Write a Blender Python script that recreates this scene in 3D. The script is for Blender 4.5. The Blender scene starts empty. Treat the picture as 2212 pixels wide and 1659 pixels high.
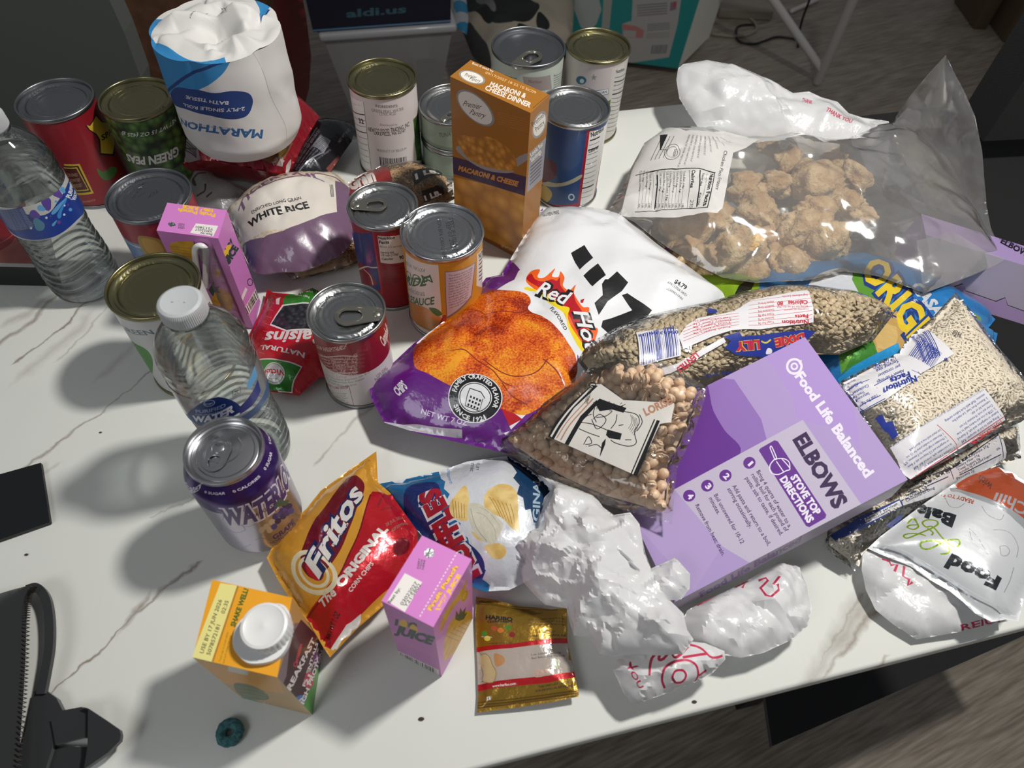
import bpy, math, random
import numpy as np
from mathutils import Matrix, Vector
from mathutils.geometry import delaunay_2d_cdt

random.seed(7)
rng = np.random.default_rng(7)
sc = bpy.context.scene
col = sc.collection

# ---------------------------------------------------------------- camera
TZ = 0.75                      # table top above the floor
FPX, NX, NY, H = 1549.4, 1032.5, 1928.4, .5626   # focal length, vertical vanishing point, eye height over table
_d = np.array([NX - 1106, -(NY - 829.5), -FPX]); _d /= np.linalg.norm(_d)
_z = -_d
_x = np.array([1, 0, 0.]) - _z * _z[0]; _x /= np.linalg.norm(_x)
_y = np.cross(_z, _x)
M = np.stack([_x, _y, _z], 1)              # world -> camera axes
cam_d = bpy.data.cameras.new('camera'); cam = bpy.data.objects.new('camera', cam_d); col.objects.link(cam)
cam_d.sensor_width = 36; cam_d.lens = FPX / 2212 * 36; cam_d.clip_start = .01
cam.matrix_world = Matrix.Translation((0, 0, TZ + H)) @ Matrix(M.T.tolist()).to_4x4()
cam_d.dof.use_dof = True; cam_d.dof.focus_distance = .68; cam_d.dof.aperture_fstop = 9
sc.camera = cam

# ---------------------------------------------------------------- light
world = bpy.data.worlds.new('world'); sc.world = world; world.use_nodes = True
world.node_tree.nodes['Background'].inputs[0].default_value = (.93, .95, 1, 1)
world.node_tree.nodes['Background'].inputs[1].default_value = .15

def area(name, loc, target, size, power, color=(1, 1, 1), shape='DISK'):
    l = bpy.data.lights.new(name, 'AREA'); l.shape = shape; l.size = size; l.energy = power; l.color = color
    o = bpy.data.objects.new(name, l); col.objects.link(o); o.location = loc
    o.rotation_euler = (Vector(target) - Vector(loc)).to_track_quat('-Z', 'Y').to_euler()
    return o
area('ceiling_lamp', (.54, .54, TZ + 1.22), (.0, .35, TZ), .12, 18, (1, .975, .93))
area('room_fill', (-1.1, -1.0, TZ + 1.65), (.1, .6, TZ - .1), .9, 7.5, (.93, .97, 1))  # added unseen soft fill, standing in for light bounced around the room

vs = sc.view_settings
vs.view_transform = 'Standard'; vs.look = 'None'; vs.gamma = 1; vs.exposure = .13; vs.use_curve_mapping = False
sc.cycles.use_denoising = True
sc.cycles.max_bounces = 14; sc.cycles.transparent_max_bounces = 24; sc.cycles.transmission_bounces = 12
sc.cycles.sample_clamp_indirect = 4; sc.cycles.caustics_refractive = True; sc.cycles.blur_glossy = .6

# ---------------------------------------------------------------- projection helpers (heights h are above the table)
def U(px, h=0.):
    w = M.T @ np.array([px[0] - 1106, -(px[1] - 829.5), -FPX]); s = (h - H) / w[2]
    return np.array([w[0] * s, w[1] * s, h])
def Pj(p):
    c = (np.asarray(p) - np.array([0, 0, H])) @ M.T
    return np.stack([1106 - FPX * c[..., 0] / c[..., 2], 829.5 + FPX * c[..., 1] / c[..., 2]], -1)
def ray_plane(px, o, n):
    w = M.T @ np.array([px[0] - 1106, -(px[1] - 829.5), -FPX]); e = np.array([0, 0, H])
    return e + w * (np.dot(np.array(o) - e, n) / np.dot(w, n))
def Z(ox, oy, s=2.9105):
    return lambda x, y: (ox + x / s, oy + y / s)
za, zb, zc, zd = Z(0, 0), Z(560, 0), Z(1000, 0), Z(1452, 0)
ze, zf, zg, zh = Z(0, 400), Z(500, 380), Z(900, 500), Z(1452, 500)
zi, zj, zk, zl = Z(0, 850, 2.0513), Z(380, 950, 2.5526), Z(950, 950, 2.5526), Z(1452, 1000, 2.5171)
zm, zn, zo, zp, zq = Z(1900, 500, 5.5288), Z(1780, 900, 3.317), Z(300, 280, 4.8087), Z(600, 0, 5.53), Z(960, 0, 5.53)
zr, zs, zt = Z(1500, 0, 5.53), Z(0, 400, 6.9133), Z(1900, 0, 7.09)
def mapz(z, pts): return [z(*p) for p in pts]

# ---------------------------------------------------------------- noise (numpy)
def _hash(ix, iy, seed):
    n = (ix.astype(np.int64) * 374761393 + iy.astype(np.int64) * 668265263 + seed * 974634777) & 0x7fffffff
    n = ((n ^ (n >> 13)) * 1274126177) & 0x7fffffff
    return ((n ^ (n >> 16)) & 0xffffff) / float(0xffffff)
def vnoise(x, y, seed=0):
    x = np.asarray(x, float); y = np.asarray(y, float)
    ix, iy = np.floor(x), np.floor(y); fx, fy = x - ix, y - iy
    fx = fx * fx * (3 - 2 * fx); fy = fy * fy * (3 - 2 * fy)
    a, b, c, d = _hash(ix, iy, seed), _hash(ix + 1, iy, seed), _hash(ix, iy + 1, seed), _hash(ix + 1, iy + 1, seed)
    return (a * (1 - fx) + b * fx) * (1 - fy) + (c * (1 - fx) + d * fx) * fy
def fbm(x, y, seed=0, o=3):
    r = 0; a = .5; s = 0
    for i in range(o):
        r = r + a * vnoise(x * 2 ** i, y * 2 ** i, seed + i * 17); s += a; a *= .5
    return r / s
def creases(x, y, seed=0, n=5, f=30., warp=.35):
    """sharp fold lines in random directions, -1..1"""
    r = np.random.default_rng(seed); out = 0; tot = 0
    wx = x * f + warp * 4 * (fbm(x * f * .5, y * f * .5, seed) - .5); wy = y * f + warp * 4 * (fbm(x * f * .5 + 9, y * f * .5, seed + 5) - .5)
    for i in range(n):
        a = r.uniform(0, math.pi); k = r.uniform(.6, 1.7); ph = r.uniform(0, 9)
        t = (wx * math.cos(a) + wy * math.sin(a)) * k + ph
        m = vnoise(wx * .6 + i * 7, wy * .6, seed + i)
        out = out + (np.abs((t % 2) - 1) * 2 - 1) * m / k; tot += .5
    return out / tot

def facets(lo, hi, sp, amp, seed):
    """random folded facets: heights on a random triangulation, linear in between"""
    r = np.random.default_rng(seed); lo = np.asarray(lo) - .02; hi = np.asarray(hi) + .02; n = int((hi - lo).prod() / sp ** 2) + 8
    P = np.concatenate([r.uniform(lo, hi, (n, 2)), [lo, hi, (lo[0], hi[1]), (hi[0], lo[1])]]); t = delaunay_2d_cdt([Vector(p) for p in P], [], [], 0, 1e-7)
    V = np.array([v[:] for v in t[0]]); T = np.array([list(f) for f in t[2]]); h = r.uniform(-1, 1, len(V)) * amp; A, B, C = V[T[:, 0]], V[T[:, 1]], V[T[:, 2]]
    D = (B[:, 1] - C[:, 1]) * (A[:, 0] - C[:, 0]) + (C[:, 0] - B[:, 0]) * (A[:, 1] - C[:, 1])
    def g(u, v):
        out = np.zeros(len(u))
        for k in range(0, len(u), 3000):
            x = u[k:k + 3000, None]; y = v[k:k + 3000, None]
            a = ((B[:, 1] - C[:, 1]) * (x - C[:, 0]) + (C[:, 0] - B[:, 0]) * (y - C[:, 1])) / D; b = ((C[:, 1] - A[:, 1]) * (x - C[:, 0]) + (A[:, 0] - C[:, 0]) * (y - C[:, 1])) / D
            m = np.minimum(np.minimum(a, b), 1 - a - b); i = m.argmax(1); j = np.arange(len(i)); aa, bb = a[j, i], b[j, i]; q = T[i]
            out[k:k + 3000] = aa * h[q[:, 0]] + bb * h[q[:, 1]] + (1 - aa - bb) * h[q[:, 2]]
        return out
    return g

# ---------------------------------------------------------------- materials
def lin(c):
    if isinstance(c, str):
        c = [int(c[i:i + 2], 16) / 255 for i in (0, 2, 4)]
    return tuple(x / 12.92 if x <= .04045 else ((x + .055) / 1.055) ** 2.4 for x in c)
MATS = {}
def mat(name, color='808080', rough=.5, metal=0., coat=0., spec=.5, trans=0., ior=1.45, sss=0., bump=None, noise=None, aniso=0, sheen=0, alpha=1):
    """bump=(scale,strength[,distance]); noise=(scale,color2,lo,hi)"""
    if name in MATS: return MATS[name]
    m = bpy.data.materials.new(name); m.use_nodes = True; nt = m.node_tree; b = nt.nodes['Principled BSDF']
    b.inputs['Base Color'].default_value = (*lin(color), 1); b.inputs['Roughness'].default_value = rough
    b.inputs['Metallic'].default_value = metal; b.inputs['Coat Weight'].default_value = coat; b.inputs['Coat Roughness'].default_value = .08
    b.inputs['Specular IOR Level'].default_value = spec; b.inputs['Transmission Weight'].default_value = trans; b.inputs['IOR'].default_value = ior
    b.inputs['Alpha'].default_value = alpha
    if sss: b.inputs['Subsurface Weight'].default_value = sss; b.inputs['Subsurface Scale'].default_value = .004
    if sheen: b.inputs['Sheen Weight'].default_value = sheen
    tc = nt.nodes.new('ShaderNodeTexCoord')
    if bump:
        n = nt.nodes.new('ShaderNodeTexNoise'); n.inputs['Scale'].default_value = bump[0]; n.inputs['Detail'].default_value = 4
        nt.links.new(tc.outputs['Object'], n.inputs['Vector'])
        bm = nt.nodes.new('ShaderNodeBump'); bm.inputs['Strength'].default_value = bump[1]; bm.inputs['Distance'].default_value = bump[2] if len(bump) > 2 else .002
        nt.links.new(n.outputs['Fac'], bm.inputs['Height']); nt.links.new(bm.outputs['Normal'], b.inputs['Normal'])
        if coat: nt.links.new(bm.outputs['Normal'], b.inputs['Coat Normal'])
    if noise:
        n = nt.nodes.new('ShaderNodeTexNoise'); n.inputs['Scale'].default_value = noise[0]; n.inputs['Detail'].default_value = 5
        nt.links.new(tc.outputs['Object'], n.inputs['Vector'])
        r = nt.nodes.new('ShaderNodeValToRGB'); r.color_ramp.elements[0].position = noise[2]; r.color_ramp.elements[1].position = noise[3]
        r.color_ramp.elements[0].color = (*lin(color), 1); r.color_ramp.elements[1].color = (*lin(noise[1]), 1)
        nt.links.new(n.outputs['Fac'], r.inputs[0]); nt.links.new(r.outputs[0], b.inputs['Base Color'])
    MATS[name] = m
    return m
def film(name, tint='ffffff', haze=.08, gloss_rough=.12, bump=(60, .6, .003), spec=1.0, ior=1.5, extra=0., white=.8):
    """thin plastic film: see-through, with fresnel gloss and a little milky haze"""
    if name in MATS: return MATS[name]
    m = bpy.data.materials.new(name); m.use_nodes = True; nt = m.node_tree; nt.nodes.remove(nt.nodes['Principled BSDF'])
    N = nt.nodes.new; L = nt.links.new; out = nt.nodes['Material Output']
    tr = N('ShaderNodeBsdfTransparent'); tr.inputs[0].default_value = (*lin(tint), 1)
    df = N('ShaderNodeBsdfDiffuse'); df.inputs[0].default_value = (white, white, white, 1)
    tl = N('ShaderNodeBsdfTranslucent'); tl.inputs[0].default_value = (white, white, white, 1)
    ad = N('ShaderNodeMixShader'); ad.inputs[0].default_value = .4; L(df.outputs[0], ad.inputs[1]); L(tl.outputs[0], ad.inputs[2])
    m1 = N('ShaderNodeMixShader'); m1.inputs[0].default_value = haze; L(tr.outputs[0], m1.inputs[1]); L(ad.outputs[0], m1.inputs[2])
    gl = N('ShaderNodeBsdfGlossy'); gl.inputs['Roughness'].default_value = gloss_rough
    fr = N('ShaderNodeFresnel'); fr.inputs[0].default_value = ior
    mx = N('ShaderNodeMath'); mx.operation = 'MULTIPLY_ADD'; mx.inputs[1].default_value = spec; mx.inputs[2].default_value = extra; L(fr.outputs[0], mx.inputs[0])
    m2 = N('ShaderNodeMixShader'); L(mx.outputs[0], m2.inputs[0]); L(m1.outputs[0], m2.inputs[1]); L(gl.outputs[0], m2.inputs[2])
    L(m2.outputs[0], out.inputs[0])
    if bump:
        tc = N('ShaderNodeTexCoord'); n = N('ShaderNodeTexNoise'); n.inputs['Scale'].default_value = bump[0]; n.inputs['Detail'].default_value = 3
        n.inputs['Distortion'].default_value = .8
        L(tc.outputs['Object'], n.inputs['Vector']); bm = N('ShaderNodeBump'); bm.inputs['Strength'].default_value = bump[1]; bm.inputs['Distance'].default_value = bump[2]
        L(n.outputs['Fac'], bm.inputs['Height'])
        for s in (gl, fr): L(bm.outputs['Normal'], s.inputs['Normal'])
    MATS[name] = m
    return m
def ink(color, rough=.4, coat=0., kind='paper'):
    """print of one colour on paper / plastic / foil"""
    key = f'{kind}_{color}'
    if kind == 'paper': return mat(key, color, .5, coat=.15)
    if kind == 'card': return mat(key, color, .42, coat=.2)
    if kind == 'matt': return mat(key, color, .62, spec=.25)
    if kind == 'gloss': return mat(key, color, .3, coat=.8, bump=(45, .25, .003))
    if kind == 'foil': return mat(key, color, .28, metal=.35, coat=.6, bump=(55, .5, .003))
    if kind == 'soft': return mat(key, color, .6)
    if kind == 'metal': return mat(key, color, .3, metal=.6)
    return mat(key, color, .5)

# ---------------------------------------------------------------- things and parts
def prop(o, label=None, cat=None, group=None, kind=None):
    if label: o['label'] = label
    if cat: o['category'] = cat
    if group: o['group'] = group
    if kind: o['kind'] = kind
    return o
def thing(name, label, cat, loc, group=None, kind=None):
    o = bpy.data.objects.new(name, None); col.objects.link(o); o.empty_display_size = .02
    o.location = (float(loc[0]), float(loc[1]), float(loc[2]) + TZ)
    return prop(o, label, cat, group, kind)
def root_off(p):
    o = np.zeros(3)
    while p is not None:
        o += np.array(p.location); p = p.parent
    return o
def mesh_obj(name, V, F, mats, mi=None, parent=None, smooth=True, sharp=40, own_origin=False, normals=None):
    """V in table coordinates (z=0 at the table top)"""
    V = np.asarray(V, float) + np.array([0, 0, TZ])
    off = root_off(parent) if parent is not None else np.zeros(3)
    loc = np.zeros(3)
    if parent is None and own_origin:
        loc = np.array([(V[:, 0].min() + V[:, 0].max()) / 2, (V[:, 1].min() + V[:, 1].max()) / 2, V[:, 2].min()])
    me = bpy.data.meshes.new(name); me.from_pydata((V - off - loc).tolist(), [], [list(map(int, f)) for f in F])
    if not isinstance(mats, (list, tuple)): mats = [mats]
    for m in mats: me.materials.append(m)
    if mi is not None: me.polygons.foreach_set('material_index', np.asarray(mi, dtype=np.int32))
    if smooth:
        me.polygons.foreach_set('use_smooth', [True] * len(me.polygons))
        if sharp: me.set_sharp_from_angle(angle=math.radians(sharp))
    me.update()
    o = bpy.data.objects.new(name, me); col.objects.link(o); o.parent = parent; o.location = loc
    return o
class MB:
    """collects pieces into one mesh"""
    def __init__(s): s.V = []; s.F = []; s.mi = []; s.mats = []; s.n = 0
    def slot(s, m):
        if m not in s.mats: s.mats.append(m)
        return s.mats.index(m)
    def add(s, V, F, m, mi=None, mats=None):
        V = np.asarray(V, float)
        s.V.append(V); s.F += [[i + s.n for i in f] for f in F]
        if mats is None: k = s.slot(m); s.mi += [k] * len(F)
        else:
            idx = [s.slot(q) for q in mats]; s.mi += [idx[i] for i in mi]
        s.n += len(V)
        return s
    def build(s, name, parent=None, **k):
        return mesh_obj(name, np.concatenate(s.V), s.F, s.mats, s.mi, parent, **k)
def lathe(prof, c, n=72, axis=None):
    """prof [(r,z)], centre c (x,y,z0)"""
    c = np.array(c, float); V = []; F = []
    t = np.linspace(0, 2 * np.pi, n, endpoint=False)
    for r, z in prof: V.append(np.stack([r * np.cos(t), r * np.sin(t), z + 0 * t], 1))
    V = np.concatenate(V)
    if axis is not None: V = V @ axis.T
    V = V + c
    for i in range(len(prof) - 1):
        a, b = i * n, (i + 1) * n
        for j in range(n):
            k = (j + 1) % n; F.append((a + j, a + k, b + k, b + j))
    return V, F
def cap_lathe(prof, c, n=72, axis=None):
    V, F = lathe(prof, c, n, axis)
    if prof[0][0] > 1e-9: F.append(tuple(range(n - 1, -1, -1)))
    if prof[-1][0] > 1e-9: F.append(tuple((len(prof) - 1) * n + j for j in range(n)))
    return V, F
def tube(pts, r, n=10, closed=False, caps=True):
    P = np.array(pts, float); m = len(P); V = []; F = []
    rr = np.broadcast_to(np.asarray(r, float), (m,))
    if closed: T = np.roll(P, -1, 0) - np.roll(P, 1, 0)
    else: T = np.gradient(P, axis=0)
    T /= np.linalg.norm(T, axis=1)[:, None] + 1e-12
    up = np.array([0, 0, 1.]) if abs(T[0][2]) < .9 else np.array([1., 0, 0])
    a = np.cross(T[0], up); a /= np.linalg.norm(a)
    for i in range(m):
        a = a - T[i] * a.dot(T[i]); a /= np.linalg.norm(a); b = np.cross(T[i], a)
        for k in range(n):
            t = 2 * np.pi * k / n; V.append(P[i] + rr[i] * (a * math.cos(t) + b * math.sin(t)))
    for i in range(m if closed else m - 1):
        for k in range(n):
            i2 = (i + 1) % m; F.append((i * n + k, i * n + (k + 1) % n, i2 * n + (k + 1) % n, i2 * n + k))
    if not closed and caps: F.append(tuple(range(n - 1, -1, -1))); F.append(tuple((m - 1) * n + k for k in range(n)))
    return np.array(V), F
def spline(pts, k=8, closed=False):
    P = [np.array(p, float) for p in pts]; n = len(P); out = []
    for i in range(n if closed else n - 1):
        g = (lambda j: P[j % n]) if closed else (lambda j: P[min(max(j, 0), n - 1)])
        p0, p1, p2, p3 = g(i - 1), g(i), g(i + 1), g(i + 2)
        for s in range(k):
            t = s / k
            out.append(.5 * ((2 * p1) + (-p0 + p2) * t + (2 * p0 - 5 * p1 + 4 * p2 - p3) * t * t + (-p0 + 3 * p1 - 3 * p2 + p3) * t ** 3))
    if not closed: out.append(P[-1])
    return np.array(out)
def boxv(lo, hi):
    x0, y0, z0 = lo; x1, y1, z1 = hi
    V = [(x0, y0, z0), (x1, y0, z0), (x1, y1, z0), (x0, y1, z0), (x0, y0, z1), (x1, y0, z1), (x1, y1, z1), (x0, y1, z1)]
    return np.array(V), BOXF
BOXF = [(0, 3, 2, 1), (4, 5, 6, 7), (0, 1, 5, 4), (1, 2, 6, 5), (2, 3, 7, 6), (3, 0, 4, 7)]
def rbox(lo, hi, r, axis=None):
    """box with bevelled edges; returns V,F"""
    import bmesh
    bm = bmesh.new(); V, F = boxv(lo, hi); vs_ = [bm.verts.new(v) for v in V]
    for f in F: bm.faces.new([vs_[i] for i in f])
    bmesh.ops.bevel(bm, geom=bm.edges[:], offset=r, segments=3, profile=.5, affect='EDGES')
    bm.verts.index_update(); V = np.array([v.co[:] for v in bm.verts]); F = [[v.index for v in f.verts] for f in bm.faces]; bm.free()
    if axis is not None: V = V @ np.array(axis).T
    return V, F
def prism(poly, z0, z1):
    """vertical prism of a world xy polygon"""
    n = len(poly); V = [(p[0], p[1], z0) for p in poly] + [(p[0], p[1], z1) for p in poly]
    F = [tuple(range(n - 1, -1, -1)), tuple(range(n, 2 * n))] + [(i, (i + 1) % n, n + (i + 1) % n, n + i) for i in range(n)]
    return np.array(V, float), F

# ---------------------------------------------------------------- lettering
_tc = {}
def text_loops(s, bold=0., shear=0., res=2, spacing=1.):
    key = (s, bold, shear, res, spacing)
    if key in _tc: return _tc[key]
    c = bpy.data.curves.new('lettering', 'FONT'); c.body = s; c.resolution_u = res; c.offset = bold; c.shear = shear; c.space_character = spacing
    o = bpy.data.objects.new('lettering', c); me = o.to_mesh(); cnt = {}
    for p in me.polygons:
        for k in p.edge_keys: cnt[k] = cnt.get(k, 0) + 1
    V = np.array([v.co[:2] for v in me.vertices]) if len(me.vertices) else np.zeros((0, 2))
    E = np.array([k for k, v in cnt.items() if v == 1], int).reshape(-1, 2)
    o.to_mesh_clear(); bpy.data.objects.remove(o); bpy.data.curves.remove(c)
    w = V[:, 0].max() if len(V) else 1; x0 = V[:, 0].min() if len(V) else 0
    V = (V - [x0, 0]) / [w - x0, .73]          # capital height -> 1
    _tc[key] = (V, E)
    return V, E

# ---------------------------------------------------------------- printed surfaces
class Surf:
    """a parametric surface with printed regions; every region becomes faces of the same mesh"""
    def __init__(s, S, u0, u1, v0, v1, step=.004, outline=None, base=None, flip=False):
        s.S = S; s.b = (u0, u1, v0, v1); s.step = step; s.outline = outline; s.dec = []; s.base = base; s.flip = flip
        n = 70; uu, vv = np.meshgrid(np.linspace(u0, u1, n), np.linspace(v0, v1, n)); s.gu, s.gv = uu.ravel(), vv.ravel()
        P = S(s.gu, s.gv); e = 1e-4
        Nn = np.cross(S(s.gu + e, s.gv) - P, S(s.gu, s.gv + e) - P)
        vis = ((np.array([0, 0, H]) - P) * Nn).sum(1) * (-1 if flip else 1) > 0
        s.gp = Pj(P); s.vis = vis
    def inv(s, px):
        d = ((s.gp - np.array(px)) ** 2).sum(1) + np.where(s.vis, 0, 1e5)
        i = int(d.argmin()); u, v = s.gu[i], s.gv[i]; e = 2e-4
        for _ in range(6):
            q = s.S(np.array([u, u + e, u]), np.array([v, v, v + e])); p = Pj(q)
            J = np.stack([(p[1] - p[0]) / e, (p[2] - p[0]) / e], 1); r = np.array(px) - p[0]
            try: du = np.linalg.solve(J, r)
            except Exception: break
            l = np.hypot(*du)
            if l > .02: du *= .02 / l
            u += du[0]; v += du[1]
            if l < 1e-6: break
        return np.array([u, v])
    # every shape: V (n,2) uv, E (m,2), even-odd fill
    def raw(s, V, E, m): s.dec.append((np.asarray(V, float), np.asarray(E, int), m)); return s
    def uvpoly(s, pts, m):
        n = len(pts); return s.raw(pts, [(i, (i + 1) % n) for i in range(n)], m)
    def poly(s, pts, m): return s.uvpoly([s.inv(p) for p in pts], m)
    def curve(s, pts, m, k=6): return s.uvpoly(spline([s.inv(p) for p in pts], k, True), m)
    def frame(s, P0, P1, P2):
        a, b, c = s.inv(P0), s.inv(P1), s.inv(P2)
        return lambda q: a + np.outer(np.asarray(q)[:, 0], b - a) + np.outer(np.asarray(q)[:, 1], c - a)
    def shape(s, P0, P1, P2, pts, m): return s.uvpoly(s.frame(P0, P1, P2)(np.array(pts, float)), m)
    def rect(s, P0, P1, P2, m): return s.shape(P0, P1, P2, [(0, 0), (1, 0), (1, 1), (0, 1)], m)
    def text(s, t, P0, P1, P2, m, bold=0., shear=0., res=2, spacing=1., arc=0., outline=None):
        V, E = text_loops(t, bold, shear, res, spacing)
        if len(V) == 0: return s
        V = V.copy()
        if arc: V[:, 1] += arc * (1 - (2 * V[:, 0] - 1) ** 2)
        f = s.frame(P0, P1, P2)
        if outline:
            for b2, m2 in outline:
                V2, E2 = text_loops(t, b2, shear, res, spacing); V2 = V2.copy()
                s.raw(f(V2), E2, m2)
        return s.raw(f(V), E, m)
    def tt(s, t, P0, P1, cap, m, bold=.01, **k):
        dx, dy = P1[0] - P0[0], P1[1] - P0[1]; L = math.hypot(dx, dy); return s.text(t, P0, P1, (P0[0] + dy / L * cap, P0[1] - dx / L * cap), m, bold, **k)
    def lines(s, rows, m, **k):
        for r in rows: s.text(r[0], r[1], r[2], r[3], m, **k)
        return s
    def para(s, rows, P0, P1, P2, m, bold=0., fill=.72, ragged=True, res=1, spacing=1.):
        """rows of text filling the block: P0 lower-left, P1 lower-right, P2 upper-left (reading direction)"""
        f = s.frame(P0, P1, P2); n = len(rows); L = max(len(r) for r in rows)
        for i, r in enumerate(rows):
            if not r.strip(): continue
            V, E = text_loops(r, bold, 0, res, spacing); V = V.copy()
            V[:, 0] *= (len(r) / L if ragged else 1); V[:, 1] = (n - 1 - i + .2 + V[:, 1] * fill) / n
            s.raw(f(V), E, m)
        return s
    def ell(s, c, rx, ry, m, k=28, ring=None):
        """ellipse: centre px, px end points of two half axes"""
        t = np.linspace(0, 2 * np.pi, k, endpoint=False); a, b, cc = s.inv(rx), s.inv(ry), s.inv(c)
        o = cc + np.outer(np.cos(t), a - cc) + np.outer(np.sin(t), b - cc)
        if ring is None: return s.uvpoly(o, m)
        i = cc + np.outer(np.cos(t), a - cc) * ring + np.outer(np.sin(t), b - cc) * ring
        E = [(j, (j + 1) % k) for j in range(k)] + [(k + j, k + (j + 1) % k) for j in range(k)]
        return s.raw(np.concatenate([o, i]), E, m)
    def stroke(s, pts, w, m, k=6, closed=False, smooth=True):
        """line of px points, width w in metres"""
        p = np.array([s.inv(q) for q in pts])
        if smooth and len(p) > 2: p = spline(p, k, closed)
        return s.uvstroke(p, w, m)
    def uvstroke(s, p, w, m):
        p = np.asarray(p, float)
        T = np.gradient(p, axis=0); T /= np.linalg.norm(T, axis=1)[:, None] + 1e-12; N = np.stack([-T[:, 1], T[:, 0]], 1) * w / 2
        for i in range(len(p) - 1):
            s.uvpoly([p[i] + N[i], p[i + 1] + N[i + 1], p[i + 1] - N[i + 1], p[i] - N[i]], m)
        return s
    def bars(s, P0, P1, P2, m, n=30, seed=3, white=None):
        f = s.frame(P0, P1, P2); r = np.random.default_rng(seed)
        if white: s.uvpoly(f(np.array([(-.06, -.1), (1.06, -.1), (1.06, 1.1), (-.06, 1.1)])), white)
        w = r.choice([1, 1, 2, 3], 2 * n); x = np.concatenate([[0], np.cumsum(w)]) / w.sum()
        for i in range(n):
            s.uvpoly(f(np.array([(x[2 * i], 0), (x[2 * i + 1], 0), (x[2 * i + 1], 1), (x[2 * i], 1)])), m)
        return s
    # ---- meshing
    def mesh(s, smooth_off=0.):
        u0, u1, v0, v1 = s.b; st = s.step
        pts = []; edges = []
        def addE(V, E):
            for a, b in E:
                A, B = V[a], V[b]; k = max(1, int(np.hypot(*(B - A)) / st + .5)); base = len(pts)
                for i in range(k + 1): pts.append(tuple(A + (B - A) * i / k))
                edges.extend((base + i, base + i + 1) for i in range(k))
        if s.outline is None: O = np.array([(u0, v0), (u1, v0), (u1, v1), (u0, v1)], float)
        else: O = np.array(s.outline, float)
        s.O = O
        addE(O, [(i, (i + 1) % len(O)) for i in range(len(O))])
        lo, hi = O.min(0), O.max(0)
        nu, nv = max(2, int((hi[0] - lo[0]) / st)), max(2, int((hi[1] - lo[1]) / st))
        gu, gv = np.meshgrid(np.linspace(lo[0], hi[0], nu + 1)[1:-1], np.linspace(lo[1], hi[1], nv + 1)[1:-1])
        gu[1::2] += (hi[0] - lo[0]) / nu * .4 * 0
        g = np.stack([gu.ravel(), gv.ravel()], 1)
        if len(g): g = g[inside(g, O, [(i, (i + 1) % len(O)) for i in range(len(O))])]
        for V, E, m in s.dec: addE(V, E)
        allp = [Vector(p) for p in pts] + [Vector(p) for p in g.tolist()]
        r = delaunay_2d_cdt(allp, edges, [], 0, 1e-7)
        V = np.array([v[:] for v in r[0]]); F = np.array([list(f) for f in r[2]], int)
        c = V[F].mean(1)
        keep = inside(c, O, [(i, (i + 1) % len(O)) for i in range(len(O))]); F = F[keep]; c = c[keep]
        mats = [s.base]; mi = np.zeros(len(F), int)
        for DV, DE, m in s.dec:
            if m not in mats: mats.append(m)
            lo, hi = DV.min(0), DV.max(0)
            k = np.where((c[:, 0] > lo[0]) & (c[:, 0] < hi[0]) & (c[:, 1] > lo[1]) & (c[:, 1] < hi[1]))[0]
            if len(k): mi[k[inside(c[k], DV, DE)]] = mats.index(m)
        used = np.unique(F); rem = -np.ones(len(V), int); rem[used] = np.arange(len(used)); V = V[used]; F = rem[F]
        a = V[F[:, 1]] - V[F[:, 0]]; b = V[F[:, 2]] - V[F[:, 0]]; cw = (a[:, 0] * b[:, 1] - a[:, 1] * b[:, 0]) < 0
        if s.flip: cw = ~cw
        F[cw] = F[cw][:, ::-1]
        P = s.S(V[:, 0], V[:, 1])
        return P, F.tolist(), mats, mi.tolist()
    def into(s, mb):
        P, F, mats, mi = s.mesh(); mb.add(P, F, None, mi, mats); return mb
def inside(c, V, E):
    V = np.asarray(V); E = np.asarray(E); res = np.zeros(len(c), bool)
    A = V[E[:, 0]]; B = V[E[:, 1]]
    for k in range(0, len(c), 4000):
        x = c[k:k + 4000, 0][:, None]; y = c[k:k + 4000, 1][:, None]
        cr = ((A[:, 1] > y) != (B[:, 1] > y))
        with np.errstate(divide='ignore', invalid='ignore'):
            xi = A[:, 0] + (y - A[:, 1]) * (B[:, 0] - A[:, 0]) / (B[:, 1] - A[:, 1])
        res[k:k + 4000] = ((cr & (x < xi)).sum(1) % 2) == 1
    return res
def poly_dist(u, v, O):
    """distance to the outline, positive inside"""
    O = np.asarray(O); p = np.stack([u, v], 1); d = np.full(len(p), 1e9)
    for i in range(len(O)):
        a, b = O[i], O[(i + 1) % len(O)]; ab = b - a
        t = np.clip(((p - a) @ ab) / (ab @ ab + 1e-15), 0, 1); q = a + np.outer(t, ab); d = np.minimum(d, np.hypot(*(p - q).T))
    ins = inside(p, O, [(i, (i + 1) % len(O)) for i in range(len(O))])
    return np.where(ins, d, -d)

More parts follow.
